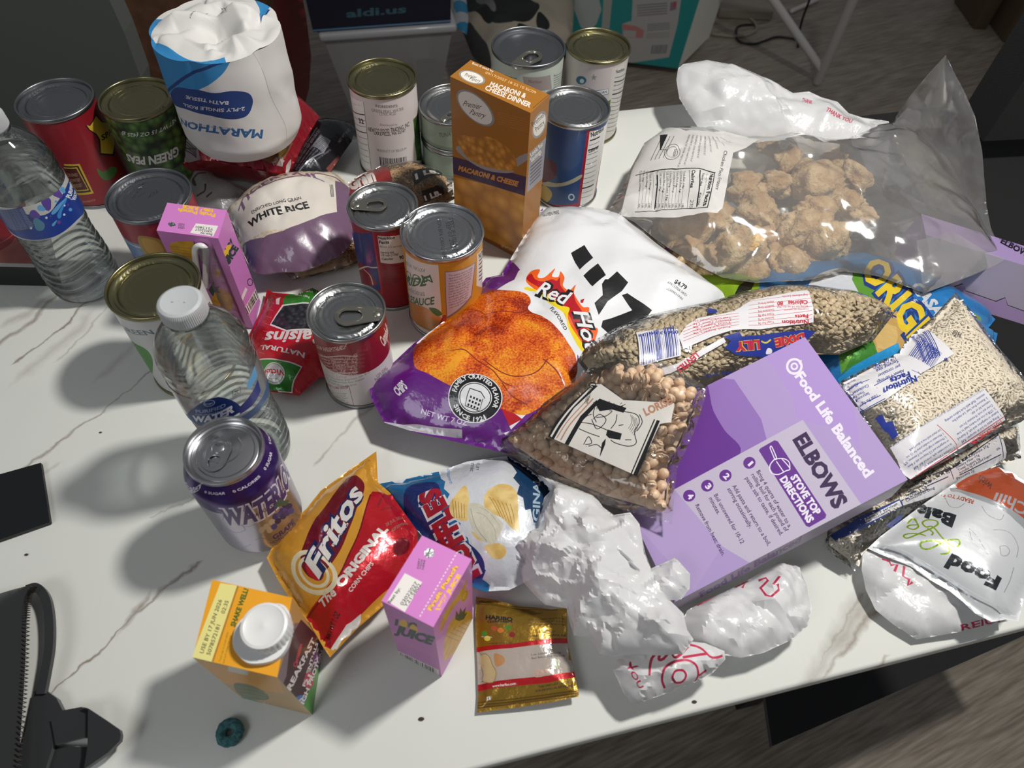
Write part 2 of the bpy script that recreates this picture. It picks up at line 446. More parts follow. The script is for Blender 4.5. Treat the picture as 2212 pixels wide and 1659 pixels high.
class Pouch:
    """soft bag lying on a (tilted) mid plane: an outline seen in the photo, its real thickness above and below"""
    def __init__(s, anchors, outline, top, bot, w, base, step=.004, flat=.0, wr=None, smooth=True, floor=.0008, lump=None):
        P = [U(p, h) for p, h in anchors]; s.o = P[0]; n = np.cross(P[1] - P[0], P[2] - P[0]); n /= np.linalg.norm(n)
        if n[2] < 0: n = -n
        s.n = n; s.ex = np.array([1, 0, 0]) - n * n[0]; s.ex /= np.linalg.norm(s.ex); s.ey = np.cross(n, s.ex)
        O = []
        for p in outline:
            q = ray_plane(p, s.o, n) - s.o; O.append((q @ s.ex, q @ s.ey))
        O = np.array(O)
        if smooth: O = spline(O, 4, True)
        s.O = O; lo, hi = O.min(0), O.max(0); s.top, s.bot, s.w, s.flat, s.wr, s.lump, s.floor = top, bot, w, flat, wr, lump, floor
        s.surf = Surf(s.S, lo[0], hi[0], lo[1], hi[1], step, O, base)
        s.under = Surf(s.B, lo[0], hi[0], lo[1], hi[1], max(step, .006), O, base, flip=True); s.base = base
    def prof(s, u, v):
        d = np.maximum(poly_dist(u, v, s.O) - s.flat, 0); t = np.minimum(d / s.w, 1)
        return np.sqrt(np.maximum(1 - (1 - t) ** 2, 0)) * .65 + .35 * t * t * (3 - 2 * t)
    def S(s, u, v):
        u = np.asarray(u, float); v = np.asarray(v, float)
        pr = s.prof(u, v); h = s.top * pr
        if s.lump: h = h * (1 + s.lump[0] * (fbm(u * s.lump[1], v * s.lump[1], s.lump[2]) - .5) * 2)
        if s.wr: h = h + s.wr(u, v, pr) * np.minimum(pr * 2 + .15, 1)
        P = s.o + np.outer(u, s.ex) + np.outer(v, s.ey) + np.outer(h, s.n)
        P[:, 2] = np.maximum(P[:, 2], s.floor + .0006)
        return P
    def B(s, u, v):
        u = np.asarray(u, float); v = np.asarray(v, float)
        h = -s.bot * s.prof(u, v)
        P = s.o + np.outer(u, s.ex) + np.outer(v, s.ey) + np.outer(h, s.n)
        P[:, 2] = np.maximum(P[:, 2], s.floor)
        return P
    def build(s, name, parent=None, under=True, **k):
        mb = MB(); s.surf.into(mb)
        if under: s.under.into(mb)
        return mb.build(name, parent, sharp=k.pop('sharp', 55), **k)

def quad(p00, p10, p11, p01, step=.006, base=None, **k):
    """flat or slightly warped quad; metres along the edges"""
    p00, p10, p11, p01 = [np.array(p, float) for p in (p00, p10, p11, p01)]
    W = (np.linalg.norm(p10 - p00) + np.linalg.norm(p11 - p01)) / 2; Hh = (np.linalg.norm(p01 - p00) + np.linalg.norm(p11 - p10)) / 2
    def S(u, v):
        a = (np.asarray(u) / W)[:, None]; b = (np.asarray(v) / Hh)[:, None]
        return p00 * (1 - a) * (1 - b) + p10 * a * (1 - b) + p11 * a * b + p01 * (1 - a) * b
    return Surf(S, 0, W, 0, Hh, step, base=base, **k)
# ================================================================ the setting
def tree(m): return m.node_tree, m.node_tree.nodes, m.node_tree.links
def wood_mat():
    m = bpy.data.materials.new('grey_oak_floor'); m.use_nodes = True; nt, N, L = tree(m); b = N['Principled BSDF']
    tc = N.new('ShaderNodeTexCoord'); mp = N.new('ShaderNodeMapping'); mp.inputs['Rotation'].default_value = (0, 0, -.42); mp.inputs['Location'].default_value = (-.35, .22, 0)
    L.new(tc.outputs['Object'], mp.inputs[0])
    br = N.new('ShaderNodeTexBrick'); br.inputs['Scale'].default_value = 1; br.inputs['Brick Width'].default_value = 1.4; br.inputs['Row Height'].default_value = .26
    br.inputs['Mortar Size'].default_value = .0015; br.inputs['Color1'].default_value = (0, 0, 0, 1); br.inputs['Color2'].default_value = (1, 1, 1, 1); br.inputs['Mortar'].default_value = (.5, .5, .5, 1)
    L.new(mp.outputs[0], br.inputs['Vector'])
    st = N.new('ShaderNodeMapping'); st.inputs['Scale'].default_value = (1.6, 7, 1); L.new(mp.outputs[0], st.inputs[0])
    n1 = N.new('ShaderNodeTexNoise'); n1.inputs['Scale'].default_value = 1.1; n1.inputs['Detail'].default_value = 2; n1.inputs['Distortion'].default_value = .3; L.new(st.outputs[0], n1.inputs['Vector'])
    mu = N.new('ShaderNodeMath'); mu.operation = 'MULTIPLY'; mu.inputs[1].default_value = 34; L.new(n1.outputs['Fac'], mu.inputs[0])
    sn = N.new('ShaderNodeMath'); sn.operation = 'SINE'; L.new(mu.outputs[0], sn.inputs[0])
    fine = N.new('ShaderNodeTexNoise'); fine.inputs['Scale'].default_value = 12; fine.inputs['Detail'].default_value = 6
    f2 = N.new('ShaderNodeMapping'); f2.inputs['Scale'].default_value = (1, 14, 1); L.new(mp.outputs[0], f2.inputs[0]); L.new(f2.outputs[0], fine.inputs['Vector'])
    ad = N.new('ShaderNodeMath'); ad.operation = 'MULTIPLY_ADD'; ad.inputs[1].default_value = .055; L.new(sn.outputs[0], ad.inputs[0]); L.new(fine.outputs['Fac'], ad.inputs[2])
    rp = N.new('ShaderNodeValToRGB'); rp.color_ramp.elements[0].position = .32; rp.color_ramp.elements[0].color = (*lin('665c50'), 1); rp.color_ramp.elements[1].position = .72; rp.color_ramp.elements[1].color = (*lin('8f867a'), 1)
    L.new(ad.outputs[0], rp.inputs[0]); L.new(rp.outputs[0], b.inputs['Base Color'])
    b.inputs['Roughness'].default_value = .5
    return m
# floor
V, F = boxv((-3.2, -1.4, -TZ - .02), (3.2, 5.2, -TZ)); o = mesh_obj('floor', V, F, wood_mat(), smooth=False); prop(o, kind='structure')
# ---------------------------------------------------------------- table
EA = math.radians(13.2); te = np.array([math.cos(EA), math.sin(EA), 0]); tn = np.array([-te[1], te[0], 0]); TF = U((1452, 1552))
def tpt(s, n): return TF + te * s + tn * n
def table_mat():
    m = bpy.data.materials.new('white_marble_laminate'); m.use_nodes = True; nt, N, L = tree(m); b = N['Principled BSDF']
    tc = N.new('ShaderNodeTexCoord')
    nz = N.new('ShaderNodeTexNoise'); nz.inputs['Scale'].default_value = 9; nz.inputs['Detail'].default_value = 5; nz.inputs['Roughness'].default_value = .6; L.new(tc.outputs['Object'], nz.inputs['Vector'])
    sub = N.new('ShaderNodeVectorMath'); sub.operation = 'SUBTRACT'; sub.inputs[1].default_value = (.5, .5, .5); L.new(nz.outputs['Color'], sub.inputs[0])
    scl = N.new('ShaderNodeVectorMath'); scl.operation = 'SCALE'; scl.inputs['Scale'].default_value = .045; L.new(sub.outputs[0], scl.inputs[0])
    wv = N.new('ShaderNodeVectorMath'); wv.operation = 'ADD'; L.new(tc.outputs['Object'], wv.inputs[0]); L.new(scl.outputs[0], wv.inputs[1])
    br = N.new('ShaderNodeTexNoise'); br.inputs['Scale'].default_value = 26; br.inputs['Detail'].default_value = 4; L.new(tc.outputs['Object'], br.inputs['Vector'])
    total = None
    def mth(op, a, b2=None, c=None):
        n = N.new('ShaderNodeMath'); n.operation = op
        for i, q in enumerate((a, b2, c)):
            if q is None: continue
            if isinstance(q, (int, float)): n.inputs[i].default_value = q
            else: L.new(q, n.inputs[i])
        return n.outputs[0]
    sep = N.new('ShaderNodeSeparateXYZ'); L.new(wv.outputs[0], sep.inputs[0])
    veins = [((190, 655), (40, 770), .0022, .8), ((140, 625), (0, 735), .0030, .55), ((325, 795), (205, 900), .0018, .7), ((225, 885), (45, 1010), .0024, .8),
             ((430, 1228), (292, 1325), .0020, .75), ((292, 1323), (105, 1490), .0013, .9), ((230, 660), (110, 780), .0018, .4),
             ((1890, 1285), (1712, 1500), .0120, .5), ((1900, 1300), (1790, 1440), .0045, .75), ((1860, 1300), (1770, 1420), .003, .6), ((1905, 1420), (1880, 1462), .002, .6),
             ((800, 880), (680, 990), .0022, .4), ((480, 1045), (330, 1120), .0014, .5), ((120, 1000), (20, 1060), .003, .3), ((330, 700), (215, 800), .006, .22), ((180, 690), (60, 800), .007, .3), ((110, 640), (20, 690), .005, .3), ((300, 1310), (270, 1345), .004, .7), ((560, 985), (500, 1040), .004, .3)]
    for p, q, w, k in veins:
        a, c = U(p), U(q); dx, dy = c[0] - a[0], c[1] - a[1]; Ln = math.hypot(dx, dy); dx /= Ln; dy /= Ln
        X = mth('SUBTRACT', sep.outputs[0], float(a[0])); Y = mth('SUBTRACT', sep.outputs[1], float(a[1]))
        al = mth('ADD', mth('MULTIPLY', X, dx), mth('MULTIPLY', Y, dy)); pe = mth('ABSOLUTE', mth('SUBTRACT', mth('MULTIPLY', X, dy), mth('MULTIPLY', Y, dx)))
        over = mth('MAXIMUM', mth('MAXIMUM', mth('MULTIPLY', al, -1.), mth('SUBTRACT', al, Ln)), 0.)
        dd = mth('ADD', pe, mth('MULTIPLY', over, .35))
        wd = mth('MULTIPLY', br.outputs['Fac'], w * 2.0)
        f = mth('DIVIDE', dd, wd); f = mth('SUBTRACT', 1., f); f = mth('MAXIMUM', f, 0.); f = mth('MULTIPLY', f, k)
        total = f if total is None else mth('MAXIMUM', total, f)
    bk = mth('MULTIPLY', total, mth('MULTIPLY', br.outputs['Fac'], 1.9)); bk = mth('MINIMUM', bk, 1.)
    mix = N.new('ShaderNodeMix'); mix.data_type = 'RGBA'; mix.inputs['A'].default_value = (*lin('cfd0ca'), 1); mix.inputs['B'].default_value = (*lin('7a6a5c'), 1); L.new(bk, mix.inputs['Factor'])
    L.new(mix.outputs['Result'], b.inputs['Base Color'])
    sm = N.new('ShaderNodeTexNoise'); sm.inputs['Scale'].default_value = 7; sm.inputs['Detail'].default_value = 8; L.new(tc.outputs['Object'], sm.inputs['Vector'])
    rr = N.new('ShaderNodeMapRange'); rr.inputs['From Min'].default_value = .35; rr.inputs['From Max'].default_value = .7; rr.inputs['To Min'].default_value = .17; rr.inputs['To Max'].default_value = .36
    L.new(sm.outputs['Fac'], rr.inputs[0]); L.new(rr.outputs[0], b.inputs['Roughness'])
    sc2 = N.new('ShaderNodeTexNoise'); sc2.inputs['Scale'].default_value = 160; sc2.inputs['Detail'].default_value = 3
    mp = N.new('ShaderNodeMapping'); mp.inputs['Rotation'].default_value = (0, 0, .9); mp.inputs['Scale'].default_value = (1, .12, 1); L.new(tc.outputs['Object'], mp.inputs[0]); L.new(mp.outputs[0], sc2.inputs['Vector'])
    bm = N.new('ShaderNodeBump'); bm.inputs['Strength'].default_value = .12; bm.inputs['Distance'].default_value = .0006; L.new(sc2.outputs['Fac'], bm.inputs['Height']); L.new(bm.outputs[0], b.inputs['Normal'])
    return m
S0, S1, N1 = -1.15, .435, .7222
def rr_poly(r=.03):
    out = []
    for cs, cn, a0 in ((S0 + r, r, math.pi), (S1 - r, r, 1.5 * math.pi), (S1 - r, N1 - r, 0), (S0 + r, N1 - r, .5 * math.pi)):
        for k in range(7):
            a = a0 + k / 6 * math.pi / 2; out.append((cs + r * math.cos(a), cn + r * math.sin(a)))
    return out
t_root = thing('kitchen_table', 'white marble-look table top with brown veins under all the groceries', 'table', (0, 0, -TZ))
rp_ = rr_poly(); prof = [(-.004, -.022), (-.0005, -.019), (0, -.012), (0, -.004), (-.0008, -.0012), (-.003, 0)]
V = []; F = []; n = len(rp_); cen = np.mean(rp_, 0)
for off, z in prof:
    for k, (a, b) in enumerate(rp_):
        q = np.array([a, b]); pv = np.array(rp_[k - 1]); nx_ = np.array(rp_[(k + 1) % n]); T = nx_ - pv; T /= np.linalg.norm(T); nn = np.array([T[1], -T[0]])
        q = q + nn * off; V.append(tpt(q[0], q[1]) + [0, 0, z])
for i in range(len(prof) - 1):
    for k in range(n): F.append((i * n + k, i * n + (k + 1) % n, (i + 1) * n + (k + 1) % n, (i + 1) * n + k))
F.append(tuple((len(prof) - 1) * n + k for k in range(n))); F.append(tuple(range(n - 1, -1, -1)))
mesh_obj('tabletop', V, F, table_mat(), parent=t_root, sharp=50)
bkm = mat('black_metal', '101113', .45, bump=(300, .1))
for s_, n_ in ((S0 + .07, .07), (S1 - .09, .1), (S1 - .09, N1 - .07), (S0 + .07, N1 - .07)):
    a = tpt(s_, n_); V, F = prism([a + te * x + tn * y for x, y in ((-.02, -.02), (.02, -.02), (.02, .02), (-.02, .02))], -TZ, -.022)
    mesh_obj('leg', V, F, bkm, parent=t_root, smooth=False)
mb = MB()
for s0, n0, s1, n1 in ((S0 + .05, .06, S1 - .07, .08), (S0 + .05, N1 - .08, S1 - .07, N1 - .06)):
    V, F = prism([tpt(s0, n0), tpt(s1, n0), tpt(s1, n1), tpt(s0, n1)], -.06, -.022); mb.add(V, F, bkm)
mb.build('apron', t_root, smooth=False)
# black bench under the near edge
q = [U((1668, 1612), -.42), U((2160, 1396), -.42)]; dq = q[1] - q[0]; pn = U((1660, 1555), -.42) - q[0]; pn /= np.linalg.norm(pn)
b_root = thing('bench', 'black bench pushed in under the near edge of the table', 'bench', (*(q[0] + dq / 2)[:2], -TZ))
V, F = prism([q[0], q[0] + dq * 1.25, q[0] + dq * 1.15 + pn * .12, q[0] + pn * .12], -.43, -.42)
mesh_obj('seat', V, F, mat('black_fabric', '0c0d10', .9, sheen=.2), parent=b_root, smooth=False)
for k in (.5, 1.1):
    for j in (.03, .09):
        a = q[0] + dq * k + pn * j; V, F = prism([a + np.array(d) for d in ((-.015, -.015, 0), (.015, -.015, 0), (.015, .015, 0), (-.015, .015, 0))], -TZ, -.46)
        mesh_obj('leg', V, F, bkm, parent=b_root, smooth=False)
# ================================================================ cans
steel = mat('tin_steel', 'a2a3a3', .30, metal=1, bump=(900, .05, .0005))
lacq = mat('gold_lacquer_steel', '8d8867', .30, metal=1)
alum = mat('brushed_aluminium', 'c4c4c6', .24, metal=1)
grey_steel = mat('matte_tin', '85878a', .36, metal=1)
tabm = mat('tab_aluminium', 'b5b2a6', .28, metal=1)

def plate(loops, c, ang, th, z, m, name, parent, tilt=0.):
    """flat stamped metal piece: loops[0] outline, others holes; local x along ang"""
    pts = []; ed = []
    for lp in loops:
        b = len(pts); pts += [Vector(p) for p in lp]; ed += [(b + i, b + (i + 1) % len(lp)) for i in range(len(lp))]
    r = delaunay_2d_cdt(pts, ed, [], 0, 1e-7); V = np.array([v[:] for v in r[0]]); F = np.array([list(f) for f in r[2]])
    cc = V[F].mean(1); k = inside(cc, np.array([p[:] for p in pts]), ed); F = F[k]
    n = len(V); cnt = {}
    for f in F:
        for i in range(3): cnt[(f[i], f[(i + 1) % 3])] = 1
    faces = [[n + i for i in f] for f in F] + [list(f)[::-1] for f in F]
    for (a, b) in cnt:
        if (b, a) not in cnt: faces.append([a, b, n + b, n + a])
    ca, sa = math.cos(ang), math.sin(ang)
    X = np.concatenate([V, V]); Zz = np.concatenate([np.zeros(n), np.full(n, th)]) + z + X[:, 0] * tilt
    W = np.stack([c[0] + X[:, 0] * ca - X[:, 1] * sa, c[1] + X[:, 0] * sa + X[:, 1] * ca, Zz], 1)
    return mesh_obj(name, W, faces, m, parent=parent, sharp=35)
def stadium(x0, x1, r0, r1, n=10):
    a = [(x1 + r1 * math.cos(t), r1 * math.sin(t)) for t in np.linspace(-math.pi / 2, math.pi / 2, n)]
    b = [(x0 + r0 * math.cos(t), r0 * math.sin(t)) for t in np.linspace(math.pi / 2, 1.5 * math.pi, n)]
    return a + b
def ring_tab(parent, c, ang, z, s=1., m=None):
    m = m or tabm
    o = stadium(-.011 * s, .0085 * s, .0058 * s, .0085 * s, 14); h = stadium(.0035 * s, .0095 * s, .0052 * s, .0058 * s, 10)[::-1]
    t = plate([o, h], c, ang, .0009, z, m, 'pull_tab', parent)
    R = np.array([[math.cos(ang), -math.sin(ang)], [math.sin(ang), math.cos(ang)]])
    mb = MB()
    for lp, rr in ((o, .00085), (h, .0007)):
        P = [np.array([*(R @ np.array(p) + np.array(c[:2])), z + .0007]) for p in lp]; V, F = tube(P, rr * s, 6, closed=True); mb.add(V, F, m)
    mb.build('rolled_edge', t)
    q = R @ np.array([-.0115 * s, 0]) + np.array(c[:2]); V, F = cap_lathe([(.0001, .0019), (.0026, .0018), (.0033, .0012), (.0033, -.001)][::-1], (*q, z), 24)
    mesh_obj('rivet', V, F, m, parent=t)
    return t

def can(name, label, x, y, r, h, lidm, labelm, deco=None, lid_deco=None, tab=None, group=None, rings=True, kind='can', z0=0., bottom_rim=True, beads=0):
    root = thing(name, label, kind, (x, y, z0), group)
    a0 = math.atan2(y, x)
    rl = r - .0012
    def S(u, v):
        a = a0 + np.asarray(u) / rl; rr = rl + (0 if not beads else beads * np.sin(np.asarray(v) * 900) * ((np.asarray(v) > .03) & (np.asarray(v) < h - .03)))
        return np.stack([x + rr * np.cos(a), y + rr * np.sin(a), z0 + np.asarray(v)], 1)
    s = Surf(S, 0, 2 * math.pi * rl, .0045, h - .0045, .0035, base=labelm); s.r = rl; s.h = h
    if deco: deco(s)
    mb = MB(); s.into(mb); mb.build('label', root, sharp=0)
    for zc in ((h - .002, .002) if bottom_rim else (h - .002,)):
        mb = MB(); V, F = lathe([(rl - .001, zc - .0025), (r - .0002, zc - .0022), (r, zc - .001), (r, zc + .001), (r - .0006, zc + .0019), (r - .0013, zc + .002), (r - .002, zc + .0012), (r - .0024, zc - .003)], (x, y, z0), 96); mb.add(V, F, lidm)
        if zc > .01: mb.build('rim', root, sharp=0); continue
        F.append(tuple(range(95, -1, -1))); mb = MB(); mb.add(V, F, lidm); mb.build('base', root, sharp=0)
    # lid with pressed rings
    zt = h - .005
    R0 = r - .0024
    if rings == 'wide': pr = [(0, 0), (R0 * .30, 0), (R0 * .33, .0004), (R0 * .36, 0), (R0 * .86, -.0002), (R0 * .93, .0012), (R0, .0018)]
    else: pr = [(0, .0002), (R0 * .50, .0002), (R0 * .53, -.0004), (R0 * .57, .0008), (R0 * .61, .0002), (R0 * .70, .0002), (R0 * .735, .0011), (R0 * .79, .0011), (R0 * .83, -.0008), (R0 * .88, -.0008), (R0 * .93, .0012), (R0, .0016)]
    px_, pz_ = [p[0] for p in pr], [p[1] for p in pr]
    def L(u, v):
        d = np.hypot(u, v); return np.stack([x + u, y + v, z0 + zt + np.interp(d, px_, pz_)], 1)
    out = [(R0 * math.cos(t), R0 * math.sin(t)) for t in np.linspace(0, 2 * math.pi, 64, endpoint=False)]
    ls = Surf(L, -R0, R0, -R0, R0, .0016, out, base=lidm)
    if lid_deco: lid_deco(ls)
    mb = MB(); ls.into(mb)
    lid = mb.build('lid', root, sharp=60)
    if tab:
        q = ls.inv(tab[0]); e = ls.inv(tab[1]); ang = math.atan2(e[1] - q[1], e[0] - q[0]); c = (q + e) / 2
        ring_tab(lid, (x + c[0], y + c[1]), ang, z0 + zt + .0016, np.hypot(*(e - q)) / .033)
    return root, s

K = lambda c: ink(c, kind='card')
G = lambda c: ink(c, kind='gloss')
black, white = K('17171a'), K('e4e2de')
dotm = mat('dot_print', '1c1f22', .5)
def band(s, v0, v1, m): s.uvpoly([(s.b[0], v0), (s.b[1], v0), (s.b[1], v1), (s.b[0], v1)], m)
def facts(s, P0, P1, P2, mk, paper=None, rows=9, title='Nutrition', bold=.03, seed=1):
    """nutrition panel: P0 lower-left, P1 lower-right, P2 upper-left"""
    f = s.frame(P0, P1, P2)
    if paper: s.uvpoly(f(np.array([(0, 0), (1, 0), (1, 1), (0, 1)])), paper)
    def ln(y, t): s.uvpoly(f(np.array([(.03, y), (.97, y), (.97, y + t), (.03, y + t)])), mk)
    def tx(t, x0, x1, y, hh, b=0.):
        V, E = text_loops(t, b, 0, 1); V = V * [x1 - x0, hh] + [x0, y]; s.raw(f(V), E, mk)
    tx('Nutrition Facts', .05, .85, .87, .09, bold); ln(.845, .008); tx('Serving size 1/2 cup', .05, .8, .785, .04); ln(.745, .022)
    tx('Calories', .05, .5, .67, .055, bold); ln(.64, .012)
    names = ['Total Fat 0g', 'Saturated Fat 0g', 'Trans Fat 0g', 'Cholesterol 0mg', 'Sodium 0mg', 'Total Carbohydrate 37g', 'Dietary Fiber 1g', 'Total Sugars 0g', 'Protein 3g', 'Vitamin D 0mcg', 'Iron 2mg', 'Potassium']
    for i in range(rows):
        y = .60 - (i + 1) * .57 / rows; tx(names[i % 12], .05, .05 + len(names[i % 12]) * .028, y, .30 / rows); tx(['0%', '2%', '13%'][i % 3], .86, .95, y, .30 / rows); ln(y - .09 / rows, .006)

# --- red tomato can at the left
def d_red(s):
    y_ = K('c9a233'); dk = K('4a1113'); gr = K('3f6b2c')
    s.poly(mapz(za, [(535, 790), (560, 790), (600, 715), (640, 760), (700, 770), (720, 980), (625, 975), (620, 880), (600, 850), (560, 820)]), black)
    s.poly(mapz(za, [(545, 788), (566, 792), (603, 728), (640, 770), (690, 778), (708, 968), (635, 962), (630, 876), (608, 842), (565, 815)]), y_)
    s.text('SPAR', za(640, 885), za(742, 800), za(634, 850), black, .03)
    s.poly(mapz(za, [(400, 1030), (500, 1030), (590, 1215), (480, 1225)]), y_); s.poly(mapz(za, [(400, 1042), (492, 1042), (573, 1205), (480, 1213)]), black)
    s.poly(mapz(za, [(400, 1052), (485, 1052), (560, 1196), (480, 1202)]), y_); s.poly(mapz(za, [(400, 1058), (480, 1060), (552, 1190), (480, 1196)]), dk)
    for i, t in enumerate(['CRUSHED', 'TOMATOES', 'PEELED']): s.text(t, za(425 + i * 20, 1110 + i * 35), za(490 + i * 14, 1108 + i * 32), za(420 + i * 20, 1090 + i * 35), K('b08f6a'))
    s.curve(mapz(za, [(610, 1060), (650, 1080), (700, 1050), (735, 1060), (715, 1110), (670, 1135), (630, 1110)]), gr)
    s.text('TOMATO PRODUCT OF USA', za(520, 1275), za(600, 1262), za(518, 1264), K('c98a80'))
can('tomato_can', 'large red can with gold shield on its label, farthest left of the cans', -.453, .665, .0381, .114, grey_steel, K('821320'), d_red)
# --- green peas can
peam = mat('peas_photo', '2f4a1e', .45, coat=.2)
def voro(m, scale, c0, c1, c2, feat='F1', rnd=1.):
    nt, N, L = tree(m); b = N['Principled BSDF']; tc = N.new('ShaderNodeTexCoord'); v = N.new('ShaderNodeTexVoronoi'); v.inputs['Scale'].default_value = scale; v.feature = feat; v.inputs['Randomness'].default_value = rnd
    L.new(tc.outputs['Object'], v.inputs['Vector']); r = N.new('ShaderNodeValToRGB'); e = r.color_ramp.elements; e[0].position = 0; e[0].color = (*lin(c0), 1); e[1].position = .75; e[1].color = (*lin(c2), 1)
    k = e.new(.35); k.color = (*lin(c1), 1); L.new(v.outputs['Distance'], r.inputs[0]); L.new(r.outputs[0], b.inputs['Base Color'])
voro(peam, 115, '6c8a46', '47692c', '1b2a12')
def d_peas(s):
    w = K('d7d4cf')
    s.poly(mapz(za, [(725, 950), (1000, 1080), (1140, 1040), (1140, 1160), (980, 1160), (760, 1110)]), K('3c5a2b'))
    s.text('NET WT 15 OZ (425 g)', za(1105, 735), za(765, 830), za(1108, 765), w, .015)
    s.text('GREEN PEAS', za(1120, 915), za(790, 965), za(1128, 975), w, .04, outline=[(.07, K('1c2415'))])
can('peas_can', 'can with gold-tinted lid and green peas pictured on the label, beside the tissue roll', -.373, .674, .0381, .1127, lacq, peam, d_peas)
# --- white can behind the brown rice
def d_peasw(s):
    g = K('4c4a48'); pk = K('c9bdb9')
    s.poly(mapz(zb, [(548, 590), (655, 640), (700, 1065), (620, 1040)]), white)
    s.stroke(mapz(zb, [(655, 640), (705, 1065)]), .0006, g); s.text('Facts', zb(575, 640), zb(650, 665), zb(570, 618), black, .03)
    for i in range(9): s.stroke(mapz(zb, [(585 + i * 7, 690 + i * 38), (662 + i * 4, 722 + i * 38)]), .0012 if i in (0, 3) else .0005, black)
    s.text('32', zb(628, 772), zb(660, 780), zb(622, 740), black, .03)
    s.text('INGREDIENTS:', zb(730, 672), zb(872, 672), zb(730, 656), g, .02)
    s.text('GREEN PEAS, WATER', zb(705, 700), zb(908, 692), zb(704, 680), g); s.text('CITRIC ACID', zb(755, 725), zb(860, 722), zb(754, 706), g)
    s.text('Distributed by:', zb(760, 790), zb(870, 788), zb(760, 776), g); s.text('NEWCO FOOD TRADING, INC.', zb(685, 822), zb(945, 790), zb(684, 796), black, .02)
    s.text('LAKEVILLE, MA 02347', zb(722, 845), zb(920, 828), zb(721, 826), black, .02); s.text('PRODUCT OF BELGIUM', zb(740, 950), zb(925, 940), zb(739, 934), g)
    s.bars(zb(760, 1038), zb(930, 1036), zb(756, 985), black, 26)
    s.poly(mapz(zb, [(968, 750), (1000, 700), (1030, 700), (1050, 1000), (990, 1010)]), peam)
    s.curve(mapz(zb, [(975, 760), (985, 850), (978, 900), (990, 960), (1000, 850)]), K('2b5a1d'))
can('vegetable_can', 'white-labelled can with gold-tinted lid behind the bag of brown rice', -.125, .728, .0381, .1127, lacq, K('cfc5c2'), d_peasw)
# --- two stacked tuna cans
def d_tuna(s):
    s.text('TUNA', zb(1130, 862), zb(1205, 855), zb(1130, 835), K('5a6a58'), .02); s.curve(mapz(zb, [(1040, 835), (1070, 815), (1105, 830), (1110, 850), (1070, 860)]), K('8c9c8a'))
    band(s, s.b[2], .009, K('7a8a78'))
can('tuna_can', 'low pale green can, the lower of two stacked behind the macaroni box', -.047, .733, .0405, .039, steel, K('8d9d8a'), d_tuna, group=None)
can('tuna_can', 'low pale green can with pull tab, the upper of two stacked behind the macaroni box', -.047, .733, .0405, .040, steel, K('93a290'), d_tuna, z0=.0395, tab=(zb(1148, 772), zb(1228, 716)))
# --- big pull-tab can
def d_big(s):
    s.poly(mapz(zb, [(1655, 480), (1830, 470), (1840, 560), (1670, 560)]), K('9a8f8c')); s.text('Nutrition', zb(1695, 520), zb(1775, 522), zb(1695, 500), K('6d4a48'))
    for i in range(6): s.stroke(mapz(zb, [(1850, 480 + i * 14), (1985, 440 + i * 14)]), .0008, K('5c6058'))
    for i in range(4): s.stroke(mapz(zb, [(1540, 470 + i * 16), (1620, 495 + i * 16)]), .0009, K('5f6e5a'))
can('meat_can', 'widest can with a grey lid and brassy pull tab, behind the macaroni box', .036, .788, .0425, .12, grey_steel, K('b9c2b6'), d_big, tab=(zb(1600, 425), zb(1752, 345)), rings='wide')
# --- rear can
def d_rear(s):
    s.ell(zc(742, 505), zc(776, 505), zc(742, 478), K('2c6079')); s.ell(zc(748, 510), zc(762, 510), zc(748, 496), K('bcd0d4'))
    st = []
    for k in range(10):
        a = math.pi / 5 * k; rr = 24 if k % 2 == 0 else 9; st.append(zc(822 + rr * math.sin(a), 487 - rr * math.cos(a)))
    s.poly(st, K('8a8d8e')); s.poly(mapz(zc, [(838, 568), (915, 556), (915, 592), (838, 604)]), K('6a7a94')); s.poly(mapz(zc, [(841, 572), (912, 560), (912, 588), (841, 600)]), white)
    s.text('CORN', zc(848, 595), zc(905, 583), zc(847, 578), K('2b3f66'), .03)
    s.poly(mapz(zc, [(940, 430), (1040, 370), (1000, 860), (885, 900)]), K('c9c6c0')); s.text('Nutrition', zc(965, 462), zc(1015, 440), zc(962, 440), black, .03)
    for i in range(14): s.stroke(mapz(zc, [(955 - i * 4, 490 + i * 26), (1020 - i * 2, 462 + i * 26)]), .0016 if i in (1, 4) else .0007, K('3d3d3d') if i % 2 else black)
    s.poly(mapz(zc, [(905, 640), (930, 625), (925, 660), (903, 670)]), K('4c7a2b'))
can('corn_can', 'white-labelled can with a small globe mark, rearmost on the table beside the widest can', .119, .809, .0381, .1127, lacq, K('c4bab8'), d_rear)
